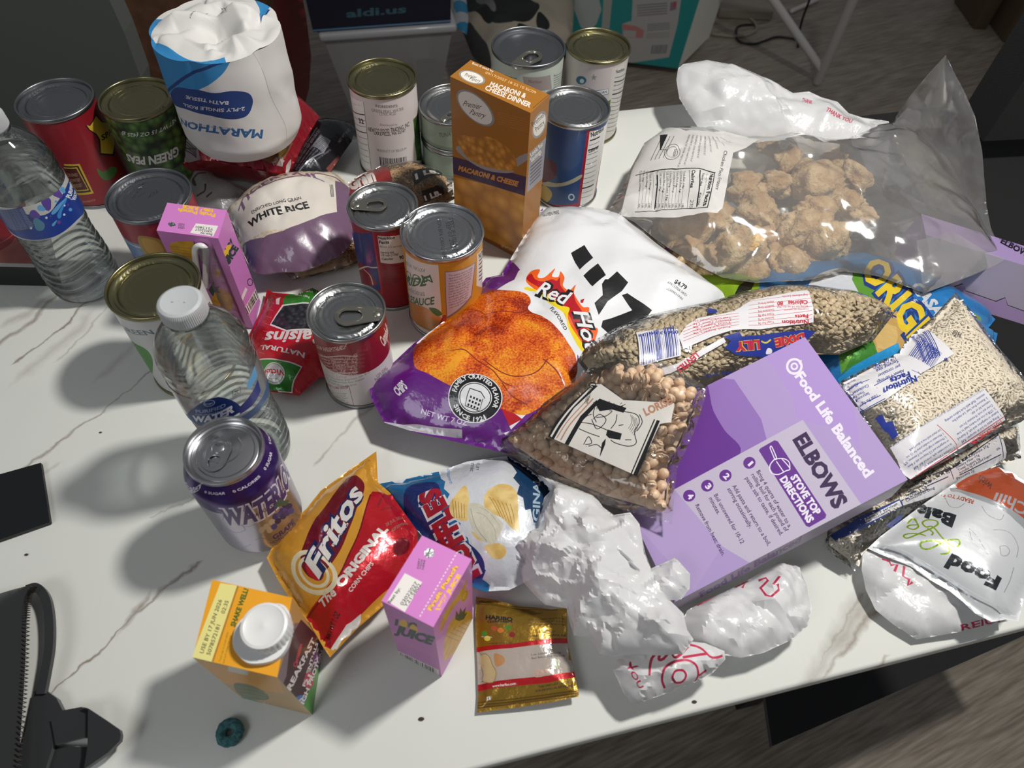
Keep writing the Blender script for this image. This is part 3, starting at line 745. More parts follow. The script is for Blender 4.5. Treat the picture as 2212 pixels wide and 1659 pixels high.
# --- blue fruit can
def d_blue(s):
    b1 = K('28518c'); rd = K('a3162c')
    s.poly(mapz(zc, [(780, 820), (920, 740), (830, 1290), (715, 1330)]), rd); s.poly(mapz(zc, [(797, 828), (925, 750), (845, 1260), (735, 1300)]), white)
    s.text('Nutrition', zc(805, 862), zc(885, 815), zc(802, 832), black, .04); s.text('Calories', zc(790, 962), zc(850, 932), zc(788, 940), black, .03)
    for i in range(13): s.stroke(mapz(zc, [(798 - i * 5, 885 + i * 30), (862 - i * 4, 858 + i * 30)]), .0017 if i in (0, 2, 10) else .0006, black)
    s.curve(mapz(zc, [(500, 1130), (620, 1150), (738, 1100), (736, 1125), (620, 1172), (500, 1160)]), K('b0a98e')); s.curve(mapz(zc, [(470, 960), (560, 1010), (590, 1070), (560, 1130), (480, 1130)]), K('5c2438'))
    s.curve(mapz(zc, [(500, 1165), (545, 1190), (560, 1230), (530, 1270), (480, 1260)]), K('b79a4c'))
    s.poly(mapz(zc, [(490, 1255), (600, 1290), (716, 1275), (712, 1340), (480, 1330)]), rd)
    s.ell(zc(682, 1240), zc(702, 1240), zc(682, 1218), K('c3cfdf'), ring=.62)
can('fruit_can', 'blue-labelled can with steel lid right of the macaroni box', .085, .686, .0381, .1127, steel, K('23477d'), d_blue)
# --- can behind the first juice box
def ycp(l):
    l.text('YCP', zo(200, 620), zo(95, 680), zo(205, 655), dotm); l.text('31725 AI24', zo(60, 645), zo(-5, 690), zo(66, 662), dotm); l.text('JAN 14 2027 A4', ze(830, 80), ze(900, -25), ze(840, 92), dotm)
def d_ycp(s):
    band(s, s.b[2], .032, K('20457a')); band(s, .032, .058, K('2f5b9a')); band(s, s.h - .030, s.b[3], K('8e2030')); band(s, .078, .0795, K('c9c0b0'))
    s.curve(mapz(ze, [(870, 320), (1000, 340), (1060, 420), (1000, 480), (900, 420)]), K('a8843a')); s.curve(mapz(ze, [(890, 335), (985, 352), (1030, 420), (985, 460), (920, 410)]), K('c79b4a'))
can('fruit_can', 'dull steel-topped can with red band, behind the left pink juice box', -.318, .525, .0381, .1127, grey_steel, K('6d86ab'), d_ycp, ycp)
# --- green bean can bottom left
def d_green(s):
    s.text('GREEN', ze(755, 905), ze(975, 935), ze(740, 870), K('5b6a78'), .02); s.curve(mapz(ze, [(810, 965), (900, 1020), (960, 1100), (950, 1190), (880, 1080)]), K('4f8a3a')); s.text('A', ze(1300, 770), ze(1335, 760), ze(1298, 735), K('4a4f56'))
can('bean_can', 'white-labelled can with gold-tinted lid behind the capped water bottle', -.282, .413, .0381, .1127, lacq, K('c9c9c7'), d_green)
# --- vegetable soup can
def d_veg(s):
    rd, w = K('8c1420'), K('dad6d2')
    band(s, s.b[2], .052, w)
    s.poly(mapz(zf, [(870, 1240), (1030, 1130), (1040, 1230), (960, 1290), (880, 1285)]), w)
    s.text('CAN VEGETABLE', zf(535, 1075), zf(715, 1086), zf(536, 1058), K('d9b9ae'), .02)
    f = ['Total Carbohydrate 12g  4%', 'Dietary Fiber 2g  7%', 'Total Sugars 3g', 'Includes 1g Added Sugars', 'Protein 3g  6%', 'Vitamin D 0mcg 0%', 'Iron 1mg 4%']
    for i, t in enumerate(f): s.text(t, zf(548 + i * 8, 1112 + i * 22), zf(792, 1130 + i * 20), zf(546 + i * 8, 1098 + i * 22), K('c9a9a2'), .01, res=1); s.stroke(mapz(zf, [(545 + i * 8, 1117 + i * 22), (672, 1133 + i * 21), (795, 1133 + i * 20)]), .0003 if i not in (0, 5) else .0011, K('d9c9c2'))
    s.para(['Folic Acid', 'Vitamin', 'Calcium', 'Niacin', 'Sodium'], zf(800, 1210), zf(862, 1200), zf(790, 1090), K('a8585a'))
    s.text('Campbells', zf(960, 1075), zf(1060, 950), zf(925, 1020), K('e0d8d4'), .03, .3)
    s.para(['gluten, Tomato Puree, potatoes, green beans, corn, diced', 'carrots, peas, disodium inosinate, flour, thiamine', 'potato starch, yeast extract, salt, spices'], zf(575, 1262), zf(880, 1275), zf(560, 1205), K('4a4644'))
    s.poly(mapz(zf, [(580, 1268), (740, 1318), (772, 1450), (690, 1440), (610, 1395)]), K('7d3b3c')); s.poly(mapz(zf, [(584, 1274), (737, 1323), (768, 1446), (690, 1436), (614, 1391)]), w)
    s.text('MIX SOUP + 1 CAN WATER', zf(598, 1300), zf(735, 1335), zf(595, 1288), K('8c1420'), .03)
    s.para(['Heat, stirring, 1 to 2 min', 'MICROWAVE: cover in bowl', 'until hot. CAREFUL, leave', '1 min. Stir. Promptly', 'refrigerate unused soup'], zf(625, 1390), zf(760, 1425), zf(600, 1312), K('55504e'))
    s.text('best used by', zf(905, 1290), zf(985, 1215), zf(898, 1270), K('3a3a3a')); s.text('USA 05061', zf(915, 1268), zf(975, 1212), zf(908, 1250), black)
can('soup_can', 'red and white soup can with large pull tab beside the red raisin pouch', -.122, .400, .0333, .1010, steel, K('8c1420'), d_veg, tab=(zf(958, 868), zf(662, 895)))
# --- middle can
def d_mid(s):
    bl, rd = K('1f3470'), K('8f1322')
    s.poly(mapz(zf, [(715, 330), (888, 352), (945, 720), (800, 640)]), bl); s.curve(mapz(zf, [(795, 540), (840, 570), (890, 640), (900, 690), (810, 640)]), K('7a1626')); s.stroke(mapz(zf, [(800, 590), (840, 572), (880, 576), (925, 575)]), .0016, K('c4bda6')); s.stroke(mapz(zf, [(830, 585), (870, 625), (890, 685)]), .0014, K('c4bda6'))
    s.stroke(mapz(zf, [(889, 352), (948, 745)]), .0016, K('b02a34'))
    s.poly(mapz(zf, [(918, 375), (1060, 370), (1100, 535), (938, 545)]), K('d9d2c6'))
    s.text('Nutrition', zf(924, 397), zf(1028, 394), zf(922, 380), black, .04); s.text('Facts', zf(928, 425), zf(992, 424), zf(926, 406), black, .04); s.text('About 3.5 servings', zf(930, 448), zf(1072, 442), zf(929, 434), K('44403c'))
    s.text('Serving size', zf(938, 487), zf(1022, 484), zf(937, 474), black, .02); s.text('1/2 cup (125g)', zf(940, 503), zf(1050, 495), zf(939, 490), black, .02); s.text('Calories', zf(945, 528), zf(1015, 526), zf(944, 514), black, .03); s.text('90', zf(1056, 524), zf(1084, 520), zf(1054, 502), black, .04)
    s.para(['LIGHT RED KIDNEY BEANS, WATER,', 'SUGAR, SALT, CALCIUM CHLORIDE', 'DISODIUM EDTA ADDED FOR COLOR', 'CONTAINS: Carmine', 'KEEP REFRIGERATED IN A GLASS', 'OR PLASTIC CONTAINER', 'USE PROMPTLY'], zf(955, 690), zf(1090, 690), zf(945, 550), K('3c0f16'))
can('bean_can', 'dark blue and red can with pull tab, between the rice bags and the applesauce can', -.103, .521, .0333, .112, steel, K('8f1322'), d_mid, tab=(zf(752, 190), zf(970, 190)))
# --- applesauce
def d_apl(s):
    gr = K('2c6b3f'); cr = K('ddd8cf'); yl = K('c88f27')
    s.poly(mapz(zf, [(1075, 480), (1300, 560), (1325, 910), (1240, 985), (1130, 930)]), cr)
    s.text('ISSION', zf(1088, 622), zf(1268, 670), zf(1079, 562), gr, .0); s.text('PRIDE', zf(1092, 662), zf(1222, 688), zf(1096, 618), gr, .04); s.text('MADE IN THE U.S.A.', zf(1090, 540), zf(1215, 606), zf(1092, 524), gr)
    s.text('Delicious', zf(1112, 715), zf(1222, 755), zf(1104, 672), K('6d8a74'), 0, .4); s.text('PPLESAUCE', zf(1100, 765), zf(1275, 805), zf(1094, 722), gr, .03)
    s.curve(mapz(zf, [(1118, 790), (1200, 820), (1290, 870), (1332, 915), (1275, 975), (1180, 940), (1130, 890)]), mat('sauce_photo', 'd99a52', .4, coat=.3, noise=(60, 'c47a2e', .3, .7)))
    s.curve(mapz(zf, [(1240, 830), (1290, 835), (1325, 868), (1290, 880)]), K('4c7a3c')); s.curve(mapz(zf, [(1330, 880), (1355, 885), (1340, 930), (1300, 960)]), K('a3242c'))
    s.poly(mapz(zf, [(1140, 900), (1180, 945), (1260, 985), (1255, 1010), (1170, 970)]), K('dcd2c4')); s.text('CALIFORNIA', zf(1160, 928), zf(1258, 980), zf(1160, 912), gr)
    s.poly(mapz(zf, [(1340, 600), (1535, 540), (1510, 760), (1350, 900), (1345, 760)]), K('7d6d74')); s.poly(mapz(zf, [(1346, 606), (1530, 548), (1506, 752), (1356, 885), (1350, 760)]), K('c6b7be'))
    tx = ['The apples used to make', 'applesauce are hand', 'selected each season at', 'farms near the orchard', 'makes a sauce you can', 'trust. Made with love', 'California fruit grown', 'for all families. No', 'artificial flavors in', 'our healthy applesauce', 'for both adults and', 'children anytime. Mix', 'oven ready desserts']
    for i, t in enumerate(tx): s.text(t, zf(1366, 632 + i * 17), zf(1366 + (150 - i * 3), 580 + i * 17), zf(1365, 621 + i * 17), K('5a4450'), .01, res=1)
    s.poly(mapz(zf, [(1545, 490), (1600, 450), (1600, 700), (1540, 690)]), cr); s.text('NUTRI', zf(1556, 520), zf(1590, 490), zf(1552, 490), black, .04)
    for i in range(6): s.stroke(mapz(zf, [(1556, 535 + i * 24), (1592, 505 + i * 24)]), .0012, black)
def apl_lid(l):
    for i, (t, x) in enumerate((('NON BPA CAN LINER', 1290), ('SEP 01 2026', 1345), ('BEST IF USED BY', 1368))):
        s0, s1 = ((268, 520), (290, 470), (265, 500))[i]
        l.text(t, zf(x, s0), zf(x + 38, s1), zf(x + 26, s0 - 1), dotm, 0.)
can('applesauce_can', 'yellow applesauce can with bright steel lid left of the orange chip bag', -.046, .488, .0381, .1127, mat('bright_tin', 'b4b6b8', .26, metal=1), K('c88f27'), d_apl, apl_lid)

# --- slim sparkling water can
def soda():
    x, y, h, r = -.184, .252, .122, .0331
    root = thing('soda_can', 'silver and purple sparkling water can with closed tab', 'can', (x, y, 0))
    a0 = math.atan2(y, x)
    pz = np.array([0, .004, .010, .016, .100, .104, .109, .114, .1175, .119]); pr = np.array([.0245, .0265, .0305, .0331, .0331, .0326, .0308, .0288, .0272, .0268])
    L = np.concatenate([[0], np.cumsum(np.hypot(np.diff(pz), np.diff(pr)))])
    def S(u, v):
        rr = np.interp(v, L, pr); zz = np.interp(v, L, pz); a = a0 + np.asarray(u) / .0331
        return np.stack([x + rr * np.cos(a), y + rr * np.sin(a), zz], 1)
    sv = mat('silver_can', 'a9a6b4', .27, metal=.85); pu = mat('purple_can', '3b2467', .26, metal=.6); lav = mat('lavender_print', '8f86ae', .3, metal=.5); dp = mat('violet_print', '43306f', .35, metal=.2); wh = mat('can_white', 'd9d6de', .4, metal=.1)
    s = Surf(S, 0, 2 * math.pi * .0331, 0, L[-1], .0028, base=sv)
    s.uvpoly([(0, L[4] - .013), (2 * math.pi * .0331, L[4] - .013), (2 * math.pi * .0331, L[8]), (0, L[8])], pu)
    q = zi
    s.text('CALORIES', q(820, 400), q(882, 428), q(826, 388), wh, .02, arc=-.6); s.text('0 SUGAR', q(905, 440), q(998, 447), q(907, 430), wh, .02); s.text('0 CALORIES', q(1035, 440), q(1155, 368), q(1028, 430), wh, .02); s.text('0 SUGAR', q(1176, 342), q(1206, 262), q(1166, 332), wh, .02); s.text('0 CALORIES', q(1202, 225), q(1205, 110), q(1192, 222), wh, .02)
    s.text('WATERLOO', q(992, 575), q(1282, 330), q(968, 512), dp, .05, 0, spacing=1.02, outline=[(.11, wh)])
    s.text('SPARKLING WATER', q(1108, 555), q(1268, 415), q(1103, 540), dp, .02)
    s.text('GRAPE', q(1212, 648), q(1305, 572), q(1204, 630), dp, .04); s.text('NATURALLY FLAVORED', q(1200, 668), q(1322, 585), q(1197, 658), dp, .01); s.text('WITH OTHER NATURAL FLAVORS', q(1206, 682), q(1322, 598), q(1204, 674), dp)
    for k, (cx, cy) in enumerate([(1180, 590), (1205, 570), (1160, 605), (1195, 605), (1215, 590), (1232, 565), (1220, 545), (1240, 535), (1255, 545), (1250, 520), (1268, 512), (1282, 500), (1272, 530), (1290, 520), (1265, 495)]):
        c = 'c2b39c' if k < 4 else ['3d3a78', '4a4890', '2f2c60'][k % 3]
        s.ell(q(cx, cy), q(cx + 14, cy - 3), q(cx, cy - 14), mat('grape_print_' + c, c, .35, metal=.2), 14)
    s.curve([q(*p) for p in [(1215, 505), (1235, 470), (1262, 475), (1280, 470), (1272, 492), (1240, 500)]], mat('leaf_print', '44604c', .4, metal=.2))
    for pts in ([(1000, 590), (1040, 615), (1085, 605), (1070, 580)], [(960, 520), (985, 530), (990, 560)], [(925, 560), (950, 600), (980, 600), (965, 580)], [(1130, 650), (1160, 640), (1200, 655)], [(1050, 580), (1100, 590), (1140, 570)]): s.stroke([q(*p) for p in pts], .0007, lav)
    for i in range(4): s.stroke([q(1258 + i * 13, 665 - i * 10), q(1268 + i * 13, 692 - i * 12)], .0009, lav)
    s.text('12 FL OZ (355 mL)', q(1040, 700), q(1100, 715), q(1042, 692), mat('grey_print', '7d7d86', .4, metal=.3))
    mb = MB(); s.into(mb); V, F = cap_lathe([(.0001, .004), (.018, .002), (.0235, 0), (.0248, .0005)], (x, y, 0), 64); mb.add(V, F, alum); mb.build('body', root, sharp=0)
    V, F = lathe([(.0268, .119), (.0272, .1205), (.0274, .1215), (.0270, .1222), (.0262, .1222), (.0256, .1214), (.0252, .1165), (.0240, .1158), (.0232, .1168), (.0222, .1172), (.0001, .1172)], (x, y, 0), 96)
    def LS(u, v): return np.stack([x + u, y + v, .1173 + 0 * np.asarray(u)], 1)
    lid = mesh_obj('lid', V, F, alum, parent=root, sharp=50)
    # pressed pour opening and tab
    def on(px): p = U(px, .1175); return p
    c = on(zi(985, 262)); e1 = on(zi(985, 205)); e0 = on(zi(935, 345)); d = (e1 - e0)[:2]; ang = math.atan2(d[1], d[0]); cc = (e0 + e1)[:2] / 2; Lh = np.hypot(*d) / 2
    o = stadium(-Lh + .0075, Lh - .0085, .0075, .0085, 14); h = stadium(-Lh + .0062, -Lh + .0078, .0042, .0046, 8)[::-1]
    t = plate([o, h], cc, ang, .0008, .1182, alum, 'pull_tab', lid)
    R = np.array([[math.cos(ang), -math.sin(ang)], [math.sin(ang), math.cos(ang)]]); mb = MB()
    for lp, rr in ((o, .0009), (h, .0006)):
        V, F = tube([np.array([*(R @ np.array(p) + cc), .1188]) for p in lp], rr, 6, closed=True); mb.add(V, F, alum)
    V, F = tube([np.array([*(R @ np.array([a, b]) + cc), .1190]) for a, b in [(.002, -.004), (.006, -.0052), (.0095, -.0035), (.0105, 0), (.0095, .0035), (.006, .0052), (.002, .004)]], .0006, 6); mb.add(V, F, alum)
    mb.build('rolled_edge', t); q2 = R @ np.array([.005, 0]) + cc; V, F = cap_lathe([(.004, -.001), (.004, .001), (.003, .0014), (.0001, .0015)], (*q2, .1186), 20); mesh_obj('rivet', V, F, alum, parent=t)
    mb = MB(); P = [np.array([*(R @ np.array([.004 + .0105 * math.cos(a) * 1.1, .012 * math.sin(a)]) + np.array([x, y]) + (cc - [x, y]) * .4), .1175]) for a in np.linspace(.6, 5.6, 30)]
    V, F = tube(P, .0006, 6); mb.add(V, F, alum)
    V, F = lathe([(.0205, .0001), (.0201, .0006), (.0196, .0001)], (x, y, .1172), 64); mb.add(V, F, alum); mb.build('score_line', lid)
soda()
# ================================================================ cartons and boxes
def board_box(name, label, cat, A, B, C, h, m, deco=None, D=None, lean=None, top_m=None):
    """carton standing on the table; A near, B left, C right top corners (pixels) at height h"""
    a, b, c = U(A, h), U(B, h), U(C, h); d = b + c - a if D is None else U(D, h)
    bt = [np.array([q[0], q[1], .0004]) for q in (a, b, c, d)]
    root = thing(name, label, cat, ((a + d) / 2 * [1, 1, 0]))
    fl = quad(bt[1], bt[0], a, b, .008, m); fr = quad(bt[0], bt[2], c, a, .008, m); ft = quad(a, c, d, b, .008, top_m or m)
    bl = quad(bt[2], bt[3], d, c, .02, m); bb = quad(bt[3], bt[1], b, d, .02, m); bo = quad(bt[0], bt[1], bt[3], bt[2], .02, m)
    if deco: deco(fl, fr, ft)
    mb = MB()
    for s in (fl, fr, ft, bl, bb, bo): s.into(mb)
    mb.build('carton', root, smooth=False); return root, (fl, fr, ft)

pink, yel, dkg = K('c779bd'), K('e6b71c'), K('1c3b33')
mang = mat('pineapple_print', 'd9a521', .42, coat=.2, noise=(120, 'b9851a', .35, .7))
def fruit_front(f, cen, w, hgt, lf):
    """plain pineapple drawing on the front"""
# juice box at the front
def d_j2(fl, fr, ft):
    w = K('ded9d4')
    ft.poly(mapz(zj, [(1262, 735), (1358, 785), (1262, 950), (1165, 890)]), w); ft.tt('Best by:', zj(1180, 905), zj(1240, 822), 7, black, .02); ft.tt('03022027', zj(1250, 915), zj(1335, 790), 8, dotm); ft.tt('Y21:5802', zj(1270, 925), zj(1353, 800), 8, dotm)
    ft.tt('Fruit Punch', zj(1405, 945), zj(1555, 700), 9.5, yel, .05, outline=[(.09, K('8c3a5a'))]); ft.tt('100% JUICE', zj(1448, 948), zj(1572, 748), 9, yel, .06)
    ft.ell(zj(1397, 625), zj(1425, 625), zj(1397, 598), mat('foil_seal', 'c3c5c8', .25, metal=1, bump=(400, 1)))
    for i, t in enumerate(('INSERT', 'STRAW', 'HERE')): ft.tt(t, zj(1338 + i * 14, 712 + i * 2), zj(1348 + i * 14, 655 + i * 4), 4.2, dkg, .02)
    p = [zj(1345 + i * (1558 - 1345) / 40, 975 + i * (608 - 975) / 40) for i in range(41)]
    for i in range(0, 40, 2): ft.stroke([p[i], p[i + 1]], .0007, w, smooth=False)
    fl.tt('100', zj(1205, 1020), zj(1325, 1045), 13, dkg, .05); fl.ell(zj(1255, 1015), zj(1278, 1018), zj(1255, 992), yel); fl.ell(zj(1310, 1045), zj(1333, 1050), zj(1310, 1020), yel)
    fl.tt('JUICE', zj(1205, 1062), zj(1410, 1130), 17, dkg, .07); fl.bars(zj(1245, 1215), zj(1440, 1308), zj(1235, 1172), black, 24, 5, w)
    for i in range(5): fl.stroke(mapz(zj, [(1228 + i * 2, 1120 + i * 9), (1405, 1195 + i * 8)]), .0004, K('8a4a82'))
    # plain pineapple
    fr.curve(mapz(zj, [(1480, 1215), (1478, 1130), (1505, 1020), (1560, 960), (1620, 945), (1630, 1000), (1600, 1090), (1540, 1170), (1500, 1205)]), mang)
    fr.poly(mapz(zj, [(1540, 990), (1545, 940), (1560, 965), (1568, 925), (1580, 950), (1600, 920), (1592, 960), (1608, 950), (1588, 990), (1560, 1000)]), K('2b4a34'))
    for i in range(5): fr.stroke(mapz(zj, [(1490 + i * 22, 1080 - i * 18), (1560 + i * 16, 1110 - i * 20)]), .0004, K('8c6414'))
    fr.curve(mapz(zj, [(1452, 1060), (1480, 960), (1560, 850), (1605, 770), (1600, 800), (1580, 860), (1520, 940), (1470, 1040)]), mang)
    fr.ell(zj(1592, 860), zj(1608, 828), zj(1604, 872), mang); fr.ell(zj(1592, 860), zj(1604, 834), zj(1600, 868), K('a36a1c'), ring=.8)
    for i in range(3): fr.stroke(mapz(zj, [(1474 + i * 12, 1105 - i * 12), (1500 + i * 20, 1040 - i * 26)]), .0005, K('7a3f6c'))
board_box('juice_box', 'pink fruit punch juice box standing in front of the wavy potato chip bag', 'juice box', (936, 1355), (824, 1298), (1019, 1208), .122, pink, d_j2)
# juice box at the left with straw
def d_j1(fl, fr, ft):
    w = K('ded9d4')
    ft.tt('Fruit Punch', ze(1355, 180), ze(1120, 145), 7.5, yel, .05); ft.tt('100% JUICE', ze(1340, 152), ze(1150, 125), 6.5, yel, .06)
    ft.poly(mapz(ze, [(1232, 240), (1372, 256), (1340, 322), (1195, 300)]), w); ft.tt('Best by:', ze(1335, 305), ze(1258, 295), 4.5, black, .02); ft.tt('03022027', ze(1335, 285), ze(1228, 272), 5, dotm); ft.tt('Y21:5801', ze(1342, 270), ze(1232, 255), 5, dotm)
    ft.ell(ze(1080, 247), ze(1104, 249), ze(1082, 262), mat('foil_seal'))
    for i, t in enumerate(('INSERT', 'STRAW', 'HERE')): ft.tt(t, ze(1160, 242 + i * 12), ze(1118, 238 + i * 12), 3.4, dkg, .02)
    fl.curve(mapz(ze, [(1065, 385), (1085, 362), (1150, 352), (1225, 365), (1215, 470), (1140, 460), (1085, 425)]), mang)
    for i in range(4): fl.stroke(mapz(ze, [(1068 + i * 4, 385 + i * 16), (1215, 400 + i * 18)]), .0004, K('8c6414'))
    fl.curve(mapz(ze, [(1350, 660), (1400, 655), (1455, 700), (1462, 770), (1420, 805), (1365, 790), (1330, 730)]), mang); fl.poly(mapz(ze, [(1310, 660), (1345, 600), (1350, 640), (1385, 635), (1365, 660), (1390, 680), (1350, 670), (1340, 700)]), K('2b4a34'))
    fl.curve(mapz(ze, [(1348, 530), (1380, 535), (1388, 560), (1372, 578), (1345, 560)]), mang)
    for i in range(6): fl.stroke(mapz(ze, [(1335 + (i % 3) * 9, 430 + (i // 3) * 70), (1345 + (i % 3) * 9, 490 + (i // 3) * 70)]), .0005, K('5f2f58'))
    fr.tt('100%', ze(1410, 500), ze(1485, 350), 14, dkg, .06); fr.ell(ze(1425, 425), ze(1447, 420), ze(1425, 448), yel); fr.ell(ze(1437, 390), ze(1455, 385), ze(1437, 405), yel)
    fr.tt('JUICE', ze(1425, 525), ze(1500, 395), 15, dkg, .07)
    fr.ell(ze(1572, 610), ze(1588, 600), ze(1580, 632), dkg, ring=.75); fr.poly(mapz(ze, [(1510, 720), (1543, 642), (1556, 655), (1525, 730)]), w)
    fr.bars(ze(1548, 838), ze(1632, 690), ze(1528, 795), black, 18, 8, w)
r_, fs = board_box('juice_box', 'pink fruit punch juice box with a white bent straw, beside the purple rice bag', 'juice box', (471, 515), (338, 498), (490, 454), .122, pink, d_j1)
# straw against its front face
fl = fs[0]
P = []
n_ = np.cross(fl.S(np.array([.01]), np.array([.01]))[0] - fl.S(np.array([.0]), np.array([.01]))[0], [0, 0, 1]); n_ /= np.linalg.norm(n_)
for p in mapz(ze, [(1300, 620), (1303, 500), (1303, 420), (1300, 385), (1272, 365), (1240, 378), (1235, 420), (1245, 500), (1262, 580)]):
    q = fl.inv(p); P.append(fl.S(np.array([q[0]]), np.array([q[1]]))[0] + n_ * .0032)
V, F = tube(spline(P, 5), .0028, 10); mesh_obj('straw', V, F, mat('white_plastic', 'd9d9d6', .35, coat=.2), parent=r_)
mb = MB()
q0, q1, q2, q3 = [fl.S(np.array([a]), np.array([b]))[0] for a, b in ((fl.inv(ze(1215, 350))[0], .004), (fl.inv(ze(1335, 370))[0], .004), (fl.inv(ze(1335, 370))[0], .115), (fl.inv(ze(1215, 350))[0], .115))]
W_ = np.linalg.norm(q1 - q0); H_ = .111; e1_, e2_ = (q1 - q0) / W_, np.array([0, 0, 1.])
sl = Surf(lambda u, v: q0 + np.outer(u, e1_) + np.outer(v, e2_) + np.outer(.0064 * np.sqrt(np.maximum(np.sin(np.clip(u / W_, 0, 1) * np.pi), 0)) + .0004 * np.sin(v * 500), n_), 0, W_, 0, H_, .002, base=film('wrapper_film', haze=.12, bump=(150, .6, .002)))
sl.into(mb); mb.build('straw_wrapper', r_, sharp=0)

# macaroni box
gold = K('99631c'); cheese = mat('macaroni_photo', 'c98a2b', .42, coat=.2); voro(cheese, 58, 'dca548', 'c98f34', 'a9701f')
cheese2 = mat('cheese_spoon_photo', 'c98a2b', .42, coat=.2); voro(cheese2, 150, 'dba548', 'c18430', '9a6420')
def d_mac(fl, fr, ft):
    w, pu = K('dcd6cc'), K('33204a'); q = zb; sil = K('8b8a88')
    # front (fl: left-near), side (fr), top
    fl.poly(mapz(q, [(1222, 1110), (1700, 1225), (1640, 1600), (1640, 1600), (1235, 1400)]), cheese)
    fl.poly(mapz(q, [(1205, 980), (1690, 1115), (1680, 1235), (1212, 1090)]), pu)
    fl.tt('MACARONI & CHEESE', q(1250, 1070), q(1622, 1172), 10.5, K('c98a3a'), .05)
    fl.ell(q(1358, 680), q(1478, 745), q(1345, 582), sil); fl.ell(q(1357, 680), q(1464, 738), q(1346, 592), w)
    fl.tt('Premier', q(1278, 665), q(1395, 690), 13, black, .0, shear=.4); fl.tt('Pantry', q(1320, 715), q(1420, 745), 12, black, .0, shear=.4)
    fl.curve(mapz(q, [(1238, 940), (1300, 1000), (1400, 1060), (1500, 1085), (1590, 1085), (1622, 1050), (1690, 1000), (1700, 960), (1640, 980), (1600, 1000), (1450, 1020), (1330, 980), (1260, 920)]), K('8f8f90'))
    fl.curve(mapz(q, [(1245, 870), (1290, 850), (1350, 862), (1440, 860), (1520, 900), (1590, 960), (1622, 1040), (1600, 1075), (1480, 1062), (1370, 1030), (1290, 970)]), cheese2)
    for i in range(6): fl.stroke(mapz(q, [(1500, 705 + i * 14), (1690, 755 + i * 15)]), .0003, K('b8783a'))
    fl.tt('NET WT 7.25 OZ', q(1520, 1552), q(1600, 1582), 5, w, .01)
    ft.ell(q(1338, 485), q(1420, 500), q(1325, 444), sil); ft.ell(q(1338, 485), q(1408, 498), q(1327, 450), w)
    ft.tt('Premier', q(1290, 478), q(1365, 498), 8, black, .0, shear=.4); ft.tt('Pantry', q(1320, 502), q(1390, 520), 7.5, black, .0, shear=.4)
    ft.tt('Best if used by', q(1338, 402), q(1470, 455), 5, w, .01); ft.tt('09/17/2027 18 22 10 EC09', q(1420, 462), q(1738, 590), 5.5, K('dcb27a'))
    ft.tt('MACARONI &', q(1445, 540), q(1672, 618), 11, w, .03, shear=.2); ft.tt('CHEESE DINNER', q(1418, 562), q(1700, 676), 11, w, .03, shear=.2)
    ft.stroke(mapz(q, [(1720, 680), (1826, 590)]), .0006, K('5a3a14'))
    fr.ell(q(1762, 785), q(1808, 730), q(1772, 850), sil); fr.ell(q(1762, 785), q(1800, 740), q(1770, 838), w); fr.tt('Premier', q(1722, 800), q(1800, 722), 10, black, 0, shear=.4); fr.tt('Pantry', q(1742, 828), q(1800, 772), 9, black, 0, shear=.4)
    fr.poly(mapz(q, [(1700, 960), (1805, 862), (1782, 1120), (1684, 1212)]), K('8f8e94')); fr.tt('Look for', q(1710, 985), q(1790, 910), 8, w, .02, shear=.3); fr.tt('Savings', q(1712, 1020), q(1778, 955), 8, w, .02, shear=.3)
    for i in range(6): fr.stroke(mapz(q, [(1706 - i, 1052 + i * 22), (1778 - i * 2, 985 + i * 22)]), .0016, K('54535c'))
board_box('macaroni_box', 'tall orange macaroni and cheese box standing behind the chip bag', 'box', (1146, 244), (972, 165), (1188, 205), .182, gold, d_mac)

